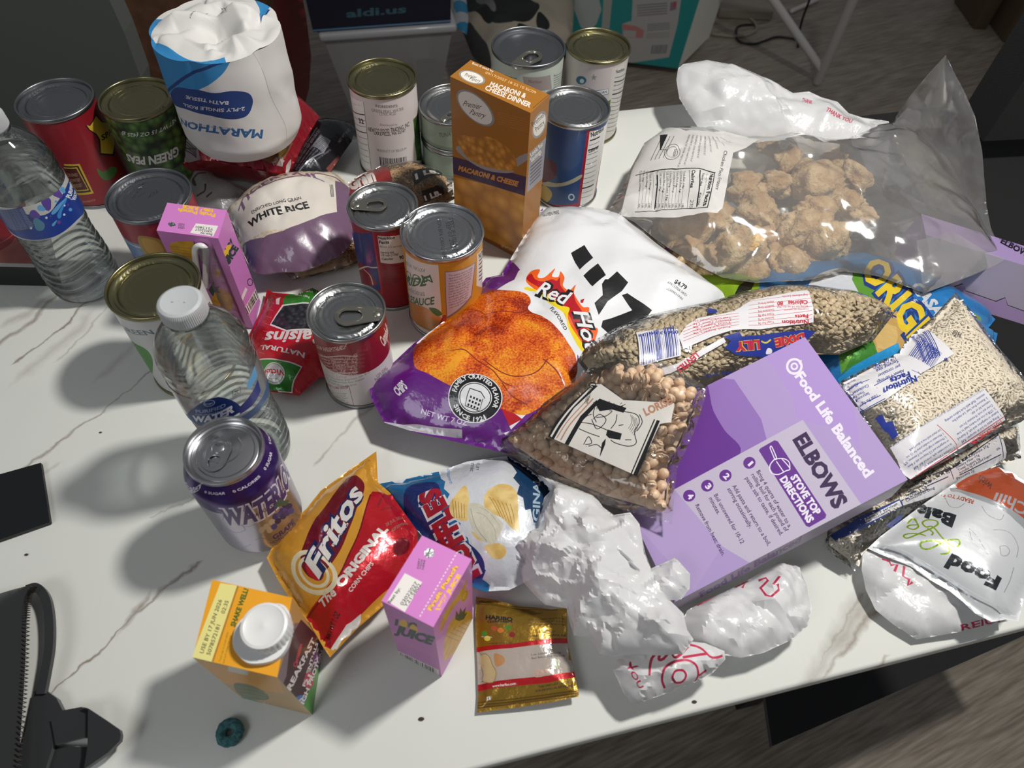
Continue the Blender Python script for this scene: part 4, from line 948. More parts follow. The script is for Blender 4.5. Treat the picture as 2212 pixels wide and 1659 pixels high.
# breakfast drink carton
def d_bk(fl, fr, ft):
    or_, br, gr, w = K('d9971f'), K('3f2024'), K('4c8a3c'), K('d9d2cc'); q = zj; tan = K('b58f5c')
    ft.poly(mapz(q, [(245, 790), (340, 805), (200, 1225), (85, 1205)]), K('d8cf83')); ft.tt('USE BY 17 JUN 2026', q(150, 1180), q(255, 885), 9, dotm, .01); ft.tt('5078572181      02:35', q(188, 1190), q(292, 890), 9, dotm, .01)
    ft.stroke(mapz(q, [(342, 806), (202, 1224)]), .0012, K('a6702a')); ft.tt('SHAKE WELL!', q(325, 1035), q(400, 825), 11, K('2f5a22'), .05)
    ft.tt('Twist cap to break safety', q(245, 1225), q(290, 1060), 4, K('4c6a22')); ft.tt('seal and under foil seal', q(265, 1235), q(305, 1080), 4, K('4c6a22'))
    fl.poly(mapz(q, [(95, 1210), (560, 1305), (600, 1400), (560, 1395), (200, 1330)]), or_); fl.poly(mapz(q, [(290, 1240), (400, 1265), (395, 1300), (285, 1275)]), K('cfc8b8'))
    fl.poly(mapz(q, [(360, 1405), (600, 1500), (760, 1540), (740, 1580), (380, 1480)]), gr)
    fl.curve(mapz(q, [(320, 1345), (400, 1350), (480, 1385), (512, 1430), (420, 1432), (345, 1400)]), K('5c6a3a'))
    for i in range(3): fl.stroke(mapz(q, [(340, 1362 + i * 18), (430, 1375 + i * 18), (495, 1400 + i * 14)]), .0006, tan)
    fl.tt('Natural', q(480, 1465), q(590, 1498), 7, w, .02)
    fr.poly(mapz(q, [(560, 1305), (640, 1060), (655, 1010), (700, 1010), (735, 1060), (690, 1240), (600, 1400)]), K('7a6a6c'))
    fr.poly(mapz(q, [(610, 1300), (625, 1160), (650, 1060), (690, 990), (760, 1060), (840, 1180), (820, 1290), (660, 1480), (560, 1420)]), br)
    fr.poly(mapz(q, [(640, 1485), (720, 1420), (800, 1200), (860, 1200), (850, 1290), (760, 1545), (700, 1545)]), gr)
    fr.tt('Carnation', q(664, 1255), q(698, 1128), 8, K('c43a4a'), .04); fr.tt('BREAKFAST', q(612, 1425), q(770, 1105), 11, w, .04); fr.tt('ESSENTIALS', q(712, 1362), q(785, 1122), 6.5, w, .03)
    fr.tt('NUTRITIONAL DRINK', q(722, 1340), q(790, 1150), 3, w); fr.ell(q(735, 1325), q(757, 1300), q(722, 1285), K('b3324a')); fr.tt('21', q(722, 1355), q(748, 1300), 8, w, .04)
    fr.ell(q(778, 1215), q(798, 1190), q(764, 1180), K('6a3a6a')); fr.tt('3X', q(768, 1245), q(792, 1190), 6, w, .02); fr.ell(q(672, 1450), q(712, 1415), q(655, 1425), K('4a6aa3')); fr.tt('15g', q(648, 1475), q(702, 1432), 8, w, .03)
    fr.tt('HIGH PROTEIN', q(690, 1500), q(815, 1170), 8.5, w, .04)
r_, fs = board_box('drink_carton', 'orange and brown breakfast drink carton with a round white screw cap', 'carton', (599, 1463), (416, 1420), (631, 1291), .111, K('b9924f'), d_bk, top_m=K('d9971f'))
c = U(zj(474, 1022), .1268); wp = mat('cap_plastic', 'd4d4d2', .38, coat=.1); cx, cy = c[0] + .001, c[1]
R_ = .0143; V, F = cap_lathe([(R_, .1115), (R_, .1245), (R_ - .0006, .1262), (R_ - .0022, .1268), (R_ - .003, .1262), (.002, .1262), (.0008, .1266), (.0001, .1266)], (cx, cy, 0), 96)
V = np.array(V); rad = np.hypot(V[:, 0] - cx, V[:, 1] - cy); a_ = np.arctan2(V[:, 1] - cy, V[:, 0] - cx); k_ = (rad > R_ - .0003) * (1 + .022 * np.sin(a_ * 30)); k_[k_ == 0] = 1
V[:, 0] = cx + (V[:, 0] - cx) * k_; V[:, 1] = cy + (V[:, 1] - cy) * k_
cap = mesh_obj('screw_cap', V, F, wp, parent=r_, sharp=40)
fp = [zj(320, 1120), zj(345, 1030), zj(420, 960), zj(560, 910), zj(630, 960), zj(632, 1110), zj(560, 1215), zj(420, 1240), zj(345, 1190)]
P = spline([U(p, .1125)[:2] for p in fp], 5, True); V, F = prism(P, .111, .1155); mesh_obj('cap_flange', V, F, wp, parent=r_)

# ---------------------------------------------------------------- elbow pasta boxes
def slab_box(name, label, A0, B0, C0, T, m, side_m, deco, deco_side, group=None):
    D0 = A0 + C0 - B0; n = np.cross(B0 - C0, A0 - B0); n /= np.linalg.norm(n)
    if n[2] < 0: n = -n
    lo = [q - n * T for q in (A0, B0, C0, D0)]
    root = thing(name, label, 'box', (np.mean([A0, C0], 0) * [1, 1, 0] + [0, 0, max(min(q[2] for q in lo), 0)]))
    top = quad(C0, B0, A0, D0, .01, m); near = quad(lo[2], lo[1], B0, C0, .01, side_m); right = quad(lo[1], lo[0], A0, B0, .02, side_m)
    far = quad(lo[0], lo[3], D0, A0, .02, side_m); left = quad(lo[3], lo[2], C0, D0, .02, side_m); bot = quad(lo[2], lo[3], lo[0], lo[1], .02, side_m)
    deco(top); deco_side(near, right)
    mb = MB()
    for s in (top, near, right, far, left, bot): s.into(mb)
    mb.build('carton', root, smooth=False); return root
MT = lambda c: ink(c, kind='matt')
lv, md, dp_, pan = MT('9985b2'), MT('8061a2'), MT('57227d'), MT('aaa1b4'); wht = MT('d0cad6')
def d_elb(t):
    t.poly(mapz(zh, [(80, 900), (390, 930), (560, 1180), (600, 1330), (0, 1660), (-300, 1400)]), md)
    t.curve(mapz(zh, [(150, 900), (260, 1130), (330, 1250), (430, 1390), (200, 1560), (20, 1680), (-320, 1700), (-300, 1300)]), dp_)
    t.curve(mapz(zh, [(560, 700), (640, 860), (760, 1050), (800, 1180), (1080, 1250), (1180, 1380), (1100, 1000), (840, 640)]), MT('9a80b8'))
    t.poly([(1734, 907), (1862, 1092), (1620, 1216), (1560, 1180), (1457, 1057)], pan); t.poly([(1457, 1057), (1560, 1180), (1500, 1275), (1380, 1140)], MT('9e8bb6'))
    t.tt('Food Life Balanced', zh(770, 910), zh(1218, 1552), 22, wht, .04)
    t.ell(zh(768, 848), zh(810, 880), zh(800, 806), wht, ring=.72); t.ell(zh(768, 848), zh(787, 862), zh(782, 829), wht, ring=.55); t.poly(mapz(zh, [(790, 812), (815, 808), (812, 838), (800, 835)]), wht)
    t.tt('ELBOWS', (1713, 949), (1804, 1102), 33, MT('2a1440'), .05)
    t.poly([(1639, 973), (1643, 968), (1673, 951), (1680, 953), (1785, 1112), (1783, 1119), (1748, 1139), (1741, 1136)], dp_)
    t.tt('STOVE TOP', zl(642, 78), zl(778, 288), 16, wht, .05); t.tt('DIRECTIONS', zl(585, 88), zl(740, 330), 16, wht, .05)
    for pts in ([(615, 1360), (625, 1352), (655, 1420), (645, 1430), (615, 1360)], [(645, 1430), (700, 1428), (735, 1450), (740, 1490)], [(645, 1430), (615, 1470), (622, 1515), (665, 1528), (715, 1505), (740, 1490), (690, 1430)], [(655, 1445), (700, 1510)]): t.stroke(mapz(zh, pts), .0008, wht)
    for i, (x, y) in enumerate([(1707, 127), (1575, 197), (1475, 253), (1375, 308)]):
        t.ell(zk(x, y), zk(x + 26, y + 20), zk(x + 22, y - 26), dp_); t.tt(str(i + 1), *((zk(x - 14, y + 4), zk(x + 4, y + 24)) if i else (zk(x - 9, y + 10), zk(x, y + 20))), 13, wht, .04)
    ik = MT('3a1d55')
    for tx, p, q in (('Bring 4 quarts of water to a', zl(457, 48), zl(632, 352)), ('rolling boil for each pound of', zl(428, 66), zl(615, 376)), ('pasta; salt to taste, if desired.', zl(396, 84), zl(588, 398)), ('Add pasta and return to a boil,', zl(325, 126), zl(520, 452)), ('stirring occasionally.', zl(298, 142), zl(420, 356)),
                     ('Boil uncovered for 10-12', zl(226, 176), zl(374, 442)), ('minutes.', zl(198, 193), zl(246, 282)), ('Remove from heat; drain.', zl(124, 232), zl(272, 508))): t.tt(tx, p, q, 9.5, ik, .015)
def d_elbs(n, r): n.tt('Food Life Balanced', zk(1440, 868), zk(1990, 560), 11, K('8a70a6'), .04)
pale = K('b5a9be')
slab_box('pasta_box', 'purple elbow pasta box lying tilted over the bags right of centre', U((1739, 728), .094), U((1961, 1036), .088), U((1455, 1302), .046), .038, lv, pale, d_elb, d_elbs)
# second lavender box behind, at the right edge
def d_bx2(n, r):
    n.stroke(mapz(zm, [(400, 560), (620, 600), (750, 630), (880, 665), (990, 625), (1030, 710), (1390, 835), (1500, 790), (1530, 880), (1725, 950), (1850, 990)]), .0012, K('3f3a45'), smooth=False)
    n.poly(mapz(zm, [(880, 675), (1000, 640), (1030, 725), (1390, 850), (1500, 800), (1530, 895), (1900, 1010), (1900, 1300), (900, 1000)]), K('a389b5'))
p_bl, p_br, p_tr, p_tl = U((2026, 643), .006), U((2330, 738), .006), U((2330, 610), .062), U((2000, 507), .062)
bk_l, bk_r = U((1990, 462), .052), U((2330, 568), .052)
root = thing('pasta_box', 'pale lavender carton lying half off the right end of the table behind the rice', 'box', (p_bl + p_tr) / 2 * [1, 1, 0])
n = quad(p_bl, p_br, p_tr, p_tl, .012, K('a89db0')); d_bx2(n, None); tp = quad(p_tl, p_tr, bk_r, bk_l, .02, K('8f7ba6')); tp.tt('ELBOWS', zm(1440, 130), zm(1800, 330), 12, K('1a1424'), .05)
tp.tt('ENRICHED PASTA', zm(1430, 90), zm(1725, 225), 5, K('3a2a4a'), .02)
fl_, fr_ = bk_l * [1, 1, 0] + [0, .01, .006], bk_r * [1, 1, 0] + [0, .01, .006]
mb = MB()
for s in (n, tp, quad(fr_, fl_, bk_l, bk_r, .03, lv), quad(fl_, p_bl, p_tl, bk_l, .03, lv), quad(p_br, fr_, bk_r, p_tr, .03, lv), quad(p_bl, fl_, fr_, p_br, .03, lv)): s.into(mb)
mb.build('carton', root, smooth=False)

# ---------------------------------------------------------------- water bottles
pet = film('clear_bottle_plastic', 'f4f8f6', haze=.02, gloss_rough=.04, bump=None, spec=1.3)
def water_mat():
    m = bpy.data.materials.new('water'); m.use_nodes = True; nt, N, L = tree(m); N.remove(N['Principled BSDF']); out = N['Material Output']
    g = N.new('ShaderNodeBsdfGlass'); g.inputs['IOR'].default_value = 1.33; g.inputs['Color'].default_value = (1, 1, 1, 1); t = N.new('ShaderNodeBsdfTransparent'); t.inputs[0].default_value = (.985, .99, .985, 1)
    x = N.new('ShaderNodeMixShader'); x.inputs[0].default_value = .24; L.new(t.outputs[0], x.inputs[1]); L.new(g.outputs[0], x.inputs[2]); L.new(x.outputs[0], out.inputs[0]); return m
water = water_mat()
def bottle(label, x, y, label_m, deco, cap=True, level=.150, lab=(.088, .128), hcap=.2):
    root = thing('water_bottle', label, 'bottle', (x, y, 0)); R = .0325
    def rad(z, a):
        z = np.asarray(z, float)
        base = np.interp(z, [0, .002, .006, .012, .150, .158, .166, .174, .180, .184, .190, .2], [.024, .028, .0315, R, R, .0312, .0275, .0215, .0160, .0135, .0130, .0130])
        waist = -.0022 * np.exp(-((z - .070) / .02) ** 2)
        rib = .0011 * np.sin((z + .0035 * np.sin(3 * a)) * 2 * np.pi / .0092) * np.clip((lab[0] - .002 - z) / .006, 0, 1) * np.clip((z - .012) / .006, 0, 1)
        rib2 = .00022 * np.sin(z * 2 * np.pi / .010 + np.sin(2 * a)) * np.clip((z - lab[1]) / .004, 0, 1) * np.clip((.165 - z) / .01, 0, 1)
        return base + waist * (z > .01) + rib + rib2
    def shell(z0, z1, dr, n=150, na=96, close=True):
        zz = np.linspace(z0, z1, n); t = np.linspace(0, 2 * np.pi, na, endpoint=False); V = []
        for z in zz:
            r = rad(z, t) - dr; V.append(np.stack([x + r * np.cos(t), y + r * np.sin(t), 0 * t + max(z, .0004)], 1))
        V = np.concatenate(V); F = [(i * na + j, i * na + (j + 1) % na, (i + 1) * na + (j + 1) % na, (i + 1) * na + j) for i in range(n - 1) for j in range(na)]
        if close: F += [tuple(range(na - 1, -1, -1)), tuple((n - 1) * na + j for j in range(na))]
        else: F += [tuple(range(na - 1, -1, -1))]
        return V, F
    V, F = shell(.0004, .19, 0, close=False); mesh_obj('bottle_body', V, F, pet, parent=root, sharp=0)
    V, F = shell(.0016, level, .0007); mesh_obj('water', V, F, water, parent=root, sharp=50)
    a0 = math.atan2(y, x); rl = R + .0004
    s = Surf(lambda u, v: np.stack([x + rl * np.cos(a0 + np.asarray(u) / rl), y + rl * np.sin(a0 + np.asarray(u) / rl), np.asarray(v) + 0 * np.asarray(u)], 1), 0, 2 * math.pi * rl, lab[0], lab[1], .003, base=label_m)
    deco(s); mb = MB(); s.into(mb); mb.build('label', root, sharp=0)
    if cap:
        cm = mat('frosted_cap', 'c2c6c8', .45, trans=.25, sss=.3); mb = MB(); n = 144; pr = [(.0142, hcap - .014), (.0150, hcap - .0125), (.0150, hcap - .003), (.0140, hcap - .001), (.0122, hcap), (.0110, hcap - .0004), (.0002, hcap - .0004)]
        V, F = lathe(pr, (x, y, 0), n); V = np.array(V); j = np.arange(len(V)) % n; k = (np.arange(len(V)) // n)
        f = 1 + .03 * ((j % 2) == 0) * ((k == 1) | (k == 2) | (k == 3)); V[:, 0] = x + (V[:, 0] - x) * f; V[:, 1] = y + (V[:, 1] - y) * f
        mb.add(V, F, cm)
        for dx in (-.004, .004):
            V, F = cap_lathe([(.0008, 0), (.0007, .0006), (.0001, .0008)], (x + dx, y - .001, hcap - .0004), 12); mb.add(V, F, cm)
        mb.build('cap', root, sharp=35)
    V, F = lathe([(.0131, .184), (.0150, .1845), (.0150, .1858), (.0131, .1862), (.0129, hcap - .003)], (x, y, 0), 64); mesh_obj('neck', V, F, pet, parent=root, sharp=35)
clr = film('clear_label', 'e8ecf0', haze=.25, gloss_rough=.15, bump=None)
nb, b2, b3, wb, pr_ = K('1b2f7a'), K('16306b'), K('5c9cc9'), K('d9dcdf'), K('5a4594')
def d_b2(s):
    q = ze
    s.uvpoly([(0, .088), (s.b[1], .088), (s.b[1], .1), (0, .1)], K('33557f'))
    s.curve(mapz(q, [(1180, 1440), (1240, 1385), (1330, 1340), (1400, 1335), (1480, 1365), (1520, 1410), (1480, 1445), (1330, 1490), (1230, 1490)]), b2)
    s.poly(mapz(q, [(1500, 1400), (1620, 1220), (1640, 1290), (1600, 1370), (1510, 1440)]), nb); s.poly(mapz(q, [(1550, 1250), (1600, 1130), (1618, 1200), (1560, 1290)]), b3)
    s.poly(mapz(q, [(1050, 1400), (1120, 1450), (1180, 1440), (1230, 1495), (1140, 1490), (1070, 1450)]), K('2b5c8c')); s.poly(mapz(q, [(1060, 1340), (1120, 1380), (1090, 1410)]), b3)
    s.ell(q(1315, 1372), q(1352, 1366), q(1315, 1352), K('a9b6cc'), ring=.85); s.tt('kroger', q(1290, 1382), q(1340, 1374), 4, K('a9b6cc'), .02)
    s.tt('PURIFIED', q(1232, 1430), q(1420, 1392), 6.5, K('8fa3c4'), .02); s.tt('DRINKING', q(1228, 1445), q(1425, 1410), 3, K('8fa3c4')); s.tt('WATER', q(1215, 1478), q(1475, 1420), 11, wb, .05)
    s.stroke(mapz(q, [(1462, 1290), (1510, 1268), (1512, 1305), (1465, 1330), (1462, 1290)]), .0005, dkg, smooth=False); s.tt('no', q(1478, 1305), q(1502, 1294), 5, dkg, .02); s.tt('BPA', q(1474, 1322), q(1502, 1308), 3.5, dkg, .02)
bottle('clear water bottle with a frosted cap and blue drinking water label', -.206, .319, clr, d_b2, lab=(.092, .132))
def drop(s, q, x, y, r, a, m):
    P = []
    for k in range(20):
        t = 2 * math.pi * k / 20; rr = r * (1 + .9 * max(0, math.cos(t)) ** 6); P.append(q(x + rr * math.cos(t + a), y + rr * math.sin(t + a)))
    s.poly(P, m)
def d_b1(s):
    q = zs
    s.curve(mapz(q, [(-700, 200), (0, 440), (400, 440), (600, 455), (750, 400), (880, 220), (1000, 0), (1150, -150), (1300, -100), (1250, 300), (1150, 520), (700, 800), (-200, 760), (-800, 500)]), K('1d3a8c'))
    s.poly(mapz(q, [(-200, 300), (330, 320), (390, 430), (560, 500), (500, 640), (200, 700), (-300, 640)]), K('33406f'))
    for i in range(12): s.tt('NUTRITION FACTS SERVING SIZE', q(-60 + i * 14, 340 + i * 26), q(330 + i * 14, 372 + i * 24), 2.2, K('8a97bd'), 0, res=1)
    drop(s, q, 840, 110, 62, .7, pr_); drop(s, q, 690, 250, 75, 1.3, pr_); drop(s, q, 500, 430, 60, .5, pr_); drop(s, q, 600, 340, 45, .4, b3); drop(s, q, 595, 610, 75, -2.2, K('4f7f96')); drop(s, q, 930, 60, 38, 1.0, b3)
    s.curve(mapz(q, [(1000, 175), (900, 260), (810, 350), (765, 420), (790, 440), (850, 400), (930, 290)]), b3); s.curve(mapz(q, [(1005, 180), (930, 300), (860, 430), (870, 495), (910, 480), (930, 380)]), K('3a86c4')); s.curve(mapz(q, [(850, 520), (780, 580), (785, 612), (815, 600)]), b3)
    for x, y, r in ((835, 245, 20), (965, 305, 14), (960, 440, 18), (693, 487, 18), (463, 643, 18), (1052, 365, 26)): s.ell(q(x, y), q(x + r, y), q(x, y + r), K('c9d6e6') if r < 20 else b3, 12)
    for x, y, r in ((880, 553, 28), (755, 462, 12), (1018, 293, 12)): s.ell(q(x, y), q(x + r, y), q(x, y + r), K('6a4a94'), 12)
    s.tt('PURIFIED', q(1048, 200), q(1150, -80), 11, wb, .05); s.tt('WATER', q(1120, 232), q(1165, 60), 10, wb, .05); s.tt('SPRING', q(880, -10), q(960, -110), 6, K('2c5a3c'), .02)
bottle('clear water bottle with purple and blue splash label, at the left edge', -.416, .514, K('b9b8b2'), d_b1, lab=(.092, .130))

# ---------------------------------------------------------------- bath tissue roll
def tissue():
    x, y, z0, z1, R = -.270, .676, .076, .188, .0615; root = thing('bath_tissue', 'white and blue paper-wrapped bath tissue roll standing on the red snack bag', 'tissue roll', (x, y, z0))
    wp_ = mat('wrapper_paper', 'cbc9c5', .55); bl = ink('2f7fb5', kind='soft'); nv = ink('1f3a73', kind='soft'); a0 = math.atan2(y, x)
    def rr(a, v):
        t = (v - z0) / (z1 - z0)
        e = .0018 * creases(a * .06, v, 3, 5, 40) * np.sin(np.pi * np.clip(t, 0, 1)) ** .3
        f = -.0035 * (1 - np.abs(np.cos(a * 3.0 + .4))) ** 2 * t
        return R + e + f - .006 * np.clip(.12 - t, 0, 1) / .12
    def S(u, v):
        a = a0 + np.asarray(u) / R; v = np.asarray(v); r = rr(a, v); return np.stack([x + r * np.cos(a), y + r * np.sin(a), v + 0 * a], 1)
    s = Surf(S, 0, 2 * math.pi * R, z0, z1, .0035, base=wp_); q = za
    f_ = s.inv(q(1440, 362)); g_ = s.inv(q(1075, 590)); s.uvpoly(spline([(f_[0], z1), (f_[0] - .012, z1 - .012), ((f_[0] + g_[0]) / 2, (z1 + g_[1]) / 2 - .006), (g_[0], g_[1]), (g_[0] - .012, g_[1] - .012)], 6).tolist() + [(g_[0] - .06, g_[1] - .03), (g_[0] - .06, z1)], bl)
    s.stroke(mapz(q, [(1500, 320), (1440, 370), (1330, 415), (1200, 465), (1110, 525), (1065, 610)]), .0028, nv); s.poly(mapz(q, [(1470, 335), (1560, 275), (1575, 285), (1500, 345)]), nv)
    s.curve(mapz(q, [(1072, 590), (1110, 550), (1200, 560), (1350, 585), (1460, 572), (1560, 585), (1590, 640), (1560, 720), (1480, 750), (1350, 735), (1180, 690), (1090, 650)]), nv)
    s.tt('2-PLY SINGLE ROLL', q(1540, 672), q(1150, 648), 8, wp_, .02, arc=-.5); s.tt('BATH TISSUE', q(1438, 638), q(1168, 600), 8, wp_, .02, arc=-.3)
    s.tt('MARATHON', q(1655, 818), q(1120, 745), 19, ink('2b5a8c', kind='soft'), .04, arc=-.9); s.tt('VALUE THAT GOES THE DISTANCE', q(1470, 800), q(1120, 715), 5, ink('8a8d92', kind='soft'), .01, arc=-.5)
    s.stroke(mapz(q, [(1570, 300), (1640, 420), (1700, 600), (1790, 780), (1800, 880)]), .0005, ink('9a9894', kind='soft'))
    mb = MB(); s.into(mb)
    # folded top, hollow in the middle
    t = np.linspace(0, 2 * np.pi, 72, endpoint=False); out = np.stack([rr(t, z1) * np.cos(t), rr(t, z1) * np.sin(t)], 1)
    tf = facets((-R, -R), (R, R), .016, .006, 5)
    def L(u, v):
        d = np.hypot(u, v) / R; a = np.arctan2(v, u)
        z = z1 + .004 * np.sin(np.clip(d, 0, 1) * np.pi) - .020 * np.exp(-((u - .004) ** 2 + (v + .012) ** 2) / .016 ** 2) * (np.abs(np.cos(a * 1.5)) * .5 + .6) + tf(np.asarray(u, float), np.asarray(v, float)) * np.clip((1 - d) * 4, 0, 1)
        z = z + .010 * np.exp(-((v - .012 - .2 * u) / .006) ** 2) * np.clip((.9 - d) * 3, 0, 1)
        return np.stack([x + u, y + v, z], 1)
    tp = Surf(L, -R - .004, R + .004, -R - .004, R + .004, .0022, out, base=wp_)
    t2 = np.radians(np.linspace(168, 292, 24)); tp.uvpoly([(R * 1.06 * math.cos(a), R * 1.06 * math.sin(a)) for a in t2] + [(R * (.90 - .05 * math.sin(a * 5)) * math.cos(a), R * (.90 - .05 * math.sin(a * 5)) * math.sin(a)) for a in t2[::-1]], bl)
    tp.poly(mapz(q, [(880, 200), (960, 120), (1110, 0), (1150, -30), (1190, -30), (1130, 10), (1010, 90), (920, 190), (950, 250), (1020, 285), (960, 300), (900, 260)]), bl); tp.poly(mapz(q, [(1640, 60), (1700, 60), (1640, 150)]), nv); tp.poly(mapz(q, [(1590, -20), (1700, 40), (1640, 120), (1630, 50)]), bl)
    tp.tt('Georgia-Pacific', q(1195, 120), q(1310, 88), 6, black, .02, shear=.3); tp.tt('39459', q(1390, 62), q(1460, 45), 6, black, .02); tp.tt('MARATHON', q(1390, 90), q(1430, 72), 3, black)
    tp.into(mb); mb.build('wrapper', root, sharp=0)
tissue()
# ================================================================ soft packs
def wr(amp, f=28, seed=1, n=5, edge=0.):
    """crease field for a filled pack"""
    return lambda u, v, pr: amp * creases(u, v, seed, n, f) + edge * np.maximum(0, .6 - pr) * np.sin((u + v) * 420 + 3 * fbm(u * 40, v * 40, seed)) * .5
def centre(p): return (p.o + np.outer([p.O[:, 0].mean()], p.ex)[0] + np.outer([p.O[:, 1].mean()], p.ey)[0]) * [1, 1, 0]
def low(p): return max(0., float(p.B(p.O[:, 0] * .5 + p.O[:, 0].mean() * .5, p.O[:, 1] * .5 + p.O[:, 1].mean() * .5)[:, 2].min()))
def wr2(a, b):
    return lambda u, v, pr: a(u, v, pr) + b(np.asarray(u, float), np.asarray(v, float))
def pack(name, label, cat, p, deco=None, part='pack', group=None, **k):
    root = thing(name, label, cat, centre(p) + [0, 0, low(p)], group)
    if deco: deco(p.surf)
    p.build(part, root, **k); return root
FG = lambda c: ink(c, kind='foil')
def circ_text(s, t, c, R, a0, a1, cap, m, bold=.03, inner=False):
    """text on a circle given in pixels; angles in degrees, clockwise from the right"""
    V, E = text_loops(t, bold, 0, 1); f = s.frame(c, (c[0] + 10, c[1]), (c[0], c[1] + 10))
    a = np.radians(a0 + (a1 - a0) * V[:, 0]); r = (R + cap * V[:, 1] * (-1 if inner else 1)) / 10
    s.raw(f(np.stack([r * np.cos(a), r * np.sin(a)], 1)), E, m)

# ---------------------------------------------------------------- big chip bag
wt, pu, bk = G('d3d4d6'), G('5a1473'), G('141416')
def chip_photo():
    m = mat('chip_photo', 'c4601a', .3, coat=.8, bump=(45, .3, .003)); nt, N, L = tree(m); b = N['Principled BSDF']; tc = N.new('ShaderNodeTexCoord')
    n1 = N.new('ShaderNodeTexNoise'); n1.inputs['Scale'].default_value = 22; n1.inputs['Detail'].default_value = 3; n1.inputs['Distortion'].default_value = 1.2
    n2 = N.new('ShaderNodeTexNoise'); n2.inputs['Scale'].default_value = 620; n2.inputs['Detail'].default_value = 4
    for n in (n1, n2): L.new(tc.outputs['Object'], n.inputs['Vector'])
    a = N.new('ShaderNodeMath'); a.operation = 'MULTIPLY_ADD'; a.inputs[1].default_value = .8; L.new(n2.outputs['Fac'], a.inputs[0]); sb = N.new('ShaderNodeMath'); sb.operation = 'MULTIPLY_ADD'; sb.inputs[1].default_value = 1.05; L.new(n1.outputs['Fac'], sb.inputs[0]); sb.inputs[2].default_value = -.44
    L.new(sb.outputs[0], a.inputs[2]); r = N.new('ShaderNodeValToRGB'); e = r.color_ramp.elements; e[0].position = .3; e[0].color = (*lin('7a1c06'), 1); e[1].position = .68; e[1].color = (*lin('d9901f'), 1)
    for p, c in ((.42, 'b03e0c'), (.52, 'c85d14'), (.6, 'd0741a')): k = e.new(p); k.color = (*lin(c), 1)
    L.new(a.outputs[0], r.inputs[0]); L.new(r.outputs[0], b.inputs['Base Color']); return m
chipm = chip_photo()
chips = Pouch([((830, 860), .028), ((1190, 470), .032), ((1575, 641), .040)],
              [(796, 827), (844, 789), (895, 741), (947, 703), (1009, 655), (1050, 600), (1084, 593), (1103, 559), (1129, 517), (1142, 483), (1173, 449), (1233, 447), (1343, 460), (1400, 500), (1481, 570), (1575, 641), (1530, 720), (1440, 850), (1280, 950), (1130, 985), (1090, 978), (1003, 958), (900, 935), (830, 913), (802, 861)],
              .034, .026, .058, pu, .0045, .004, wr(.0045, 16, 5, 6, .0015), smooth=False, lump=(.12, 9, 4))
chips.wr = wr2(chips.wr, facets(chips.O.min(0), chips.O.max(0), .026, .0030, 77))
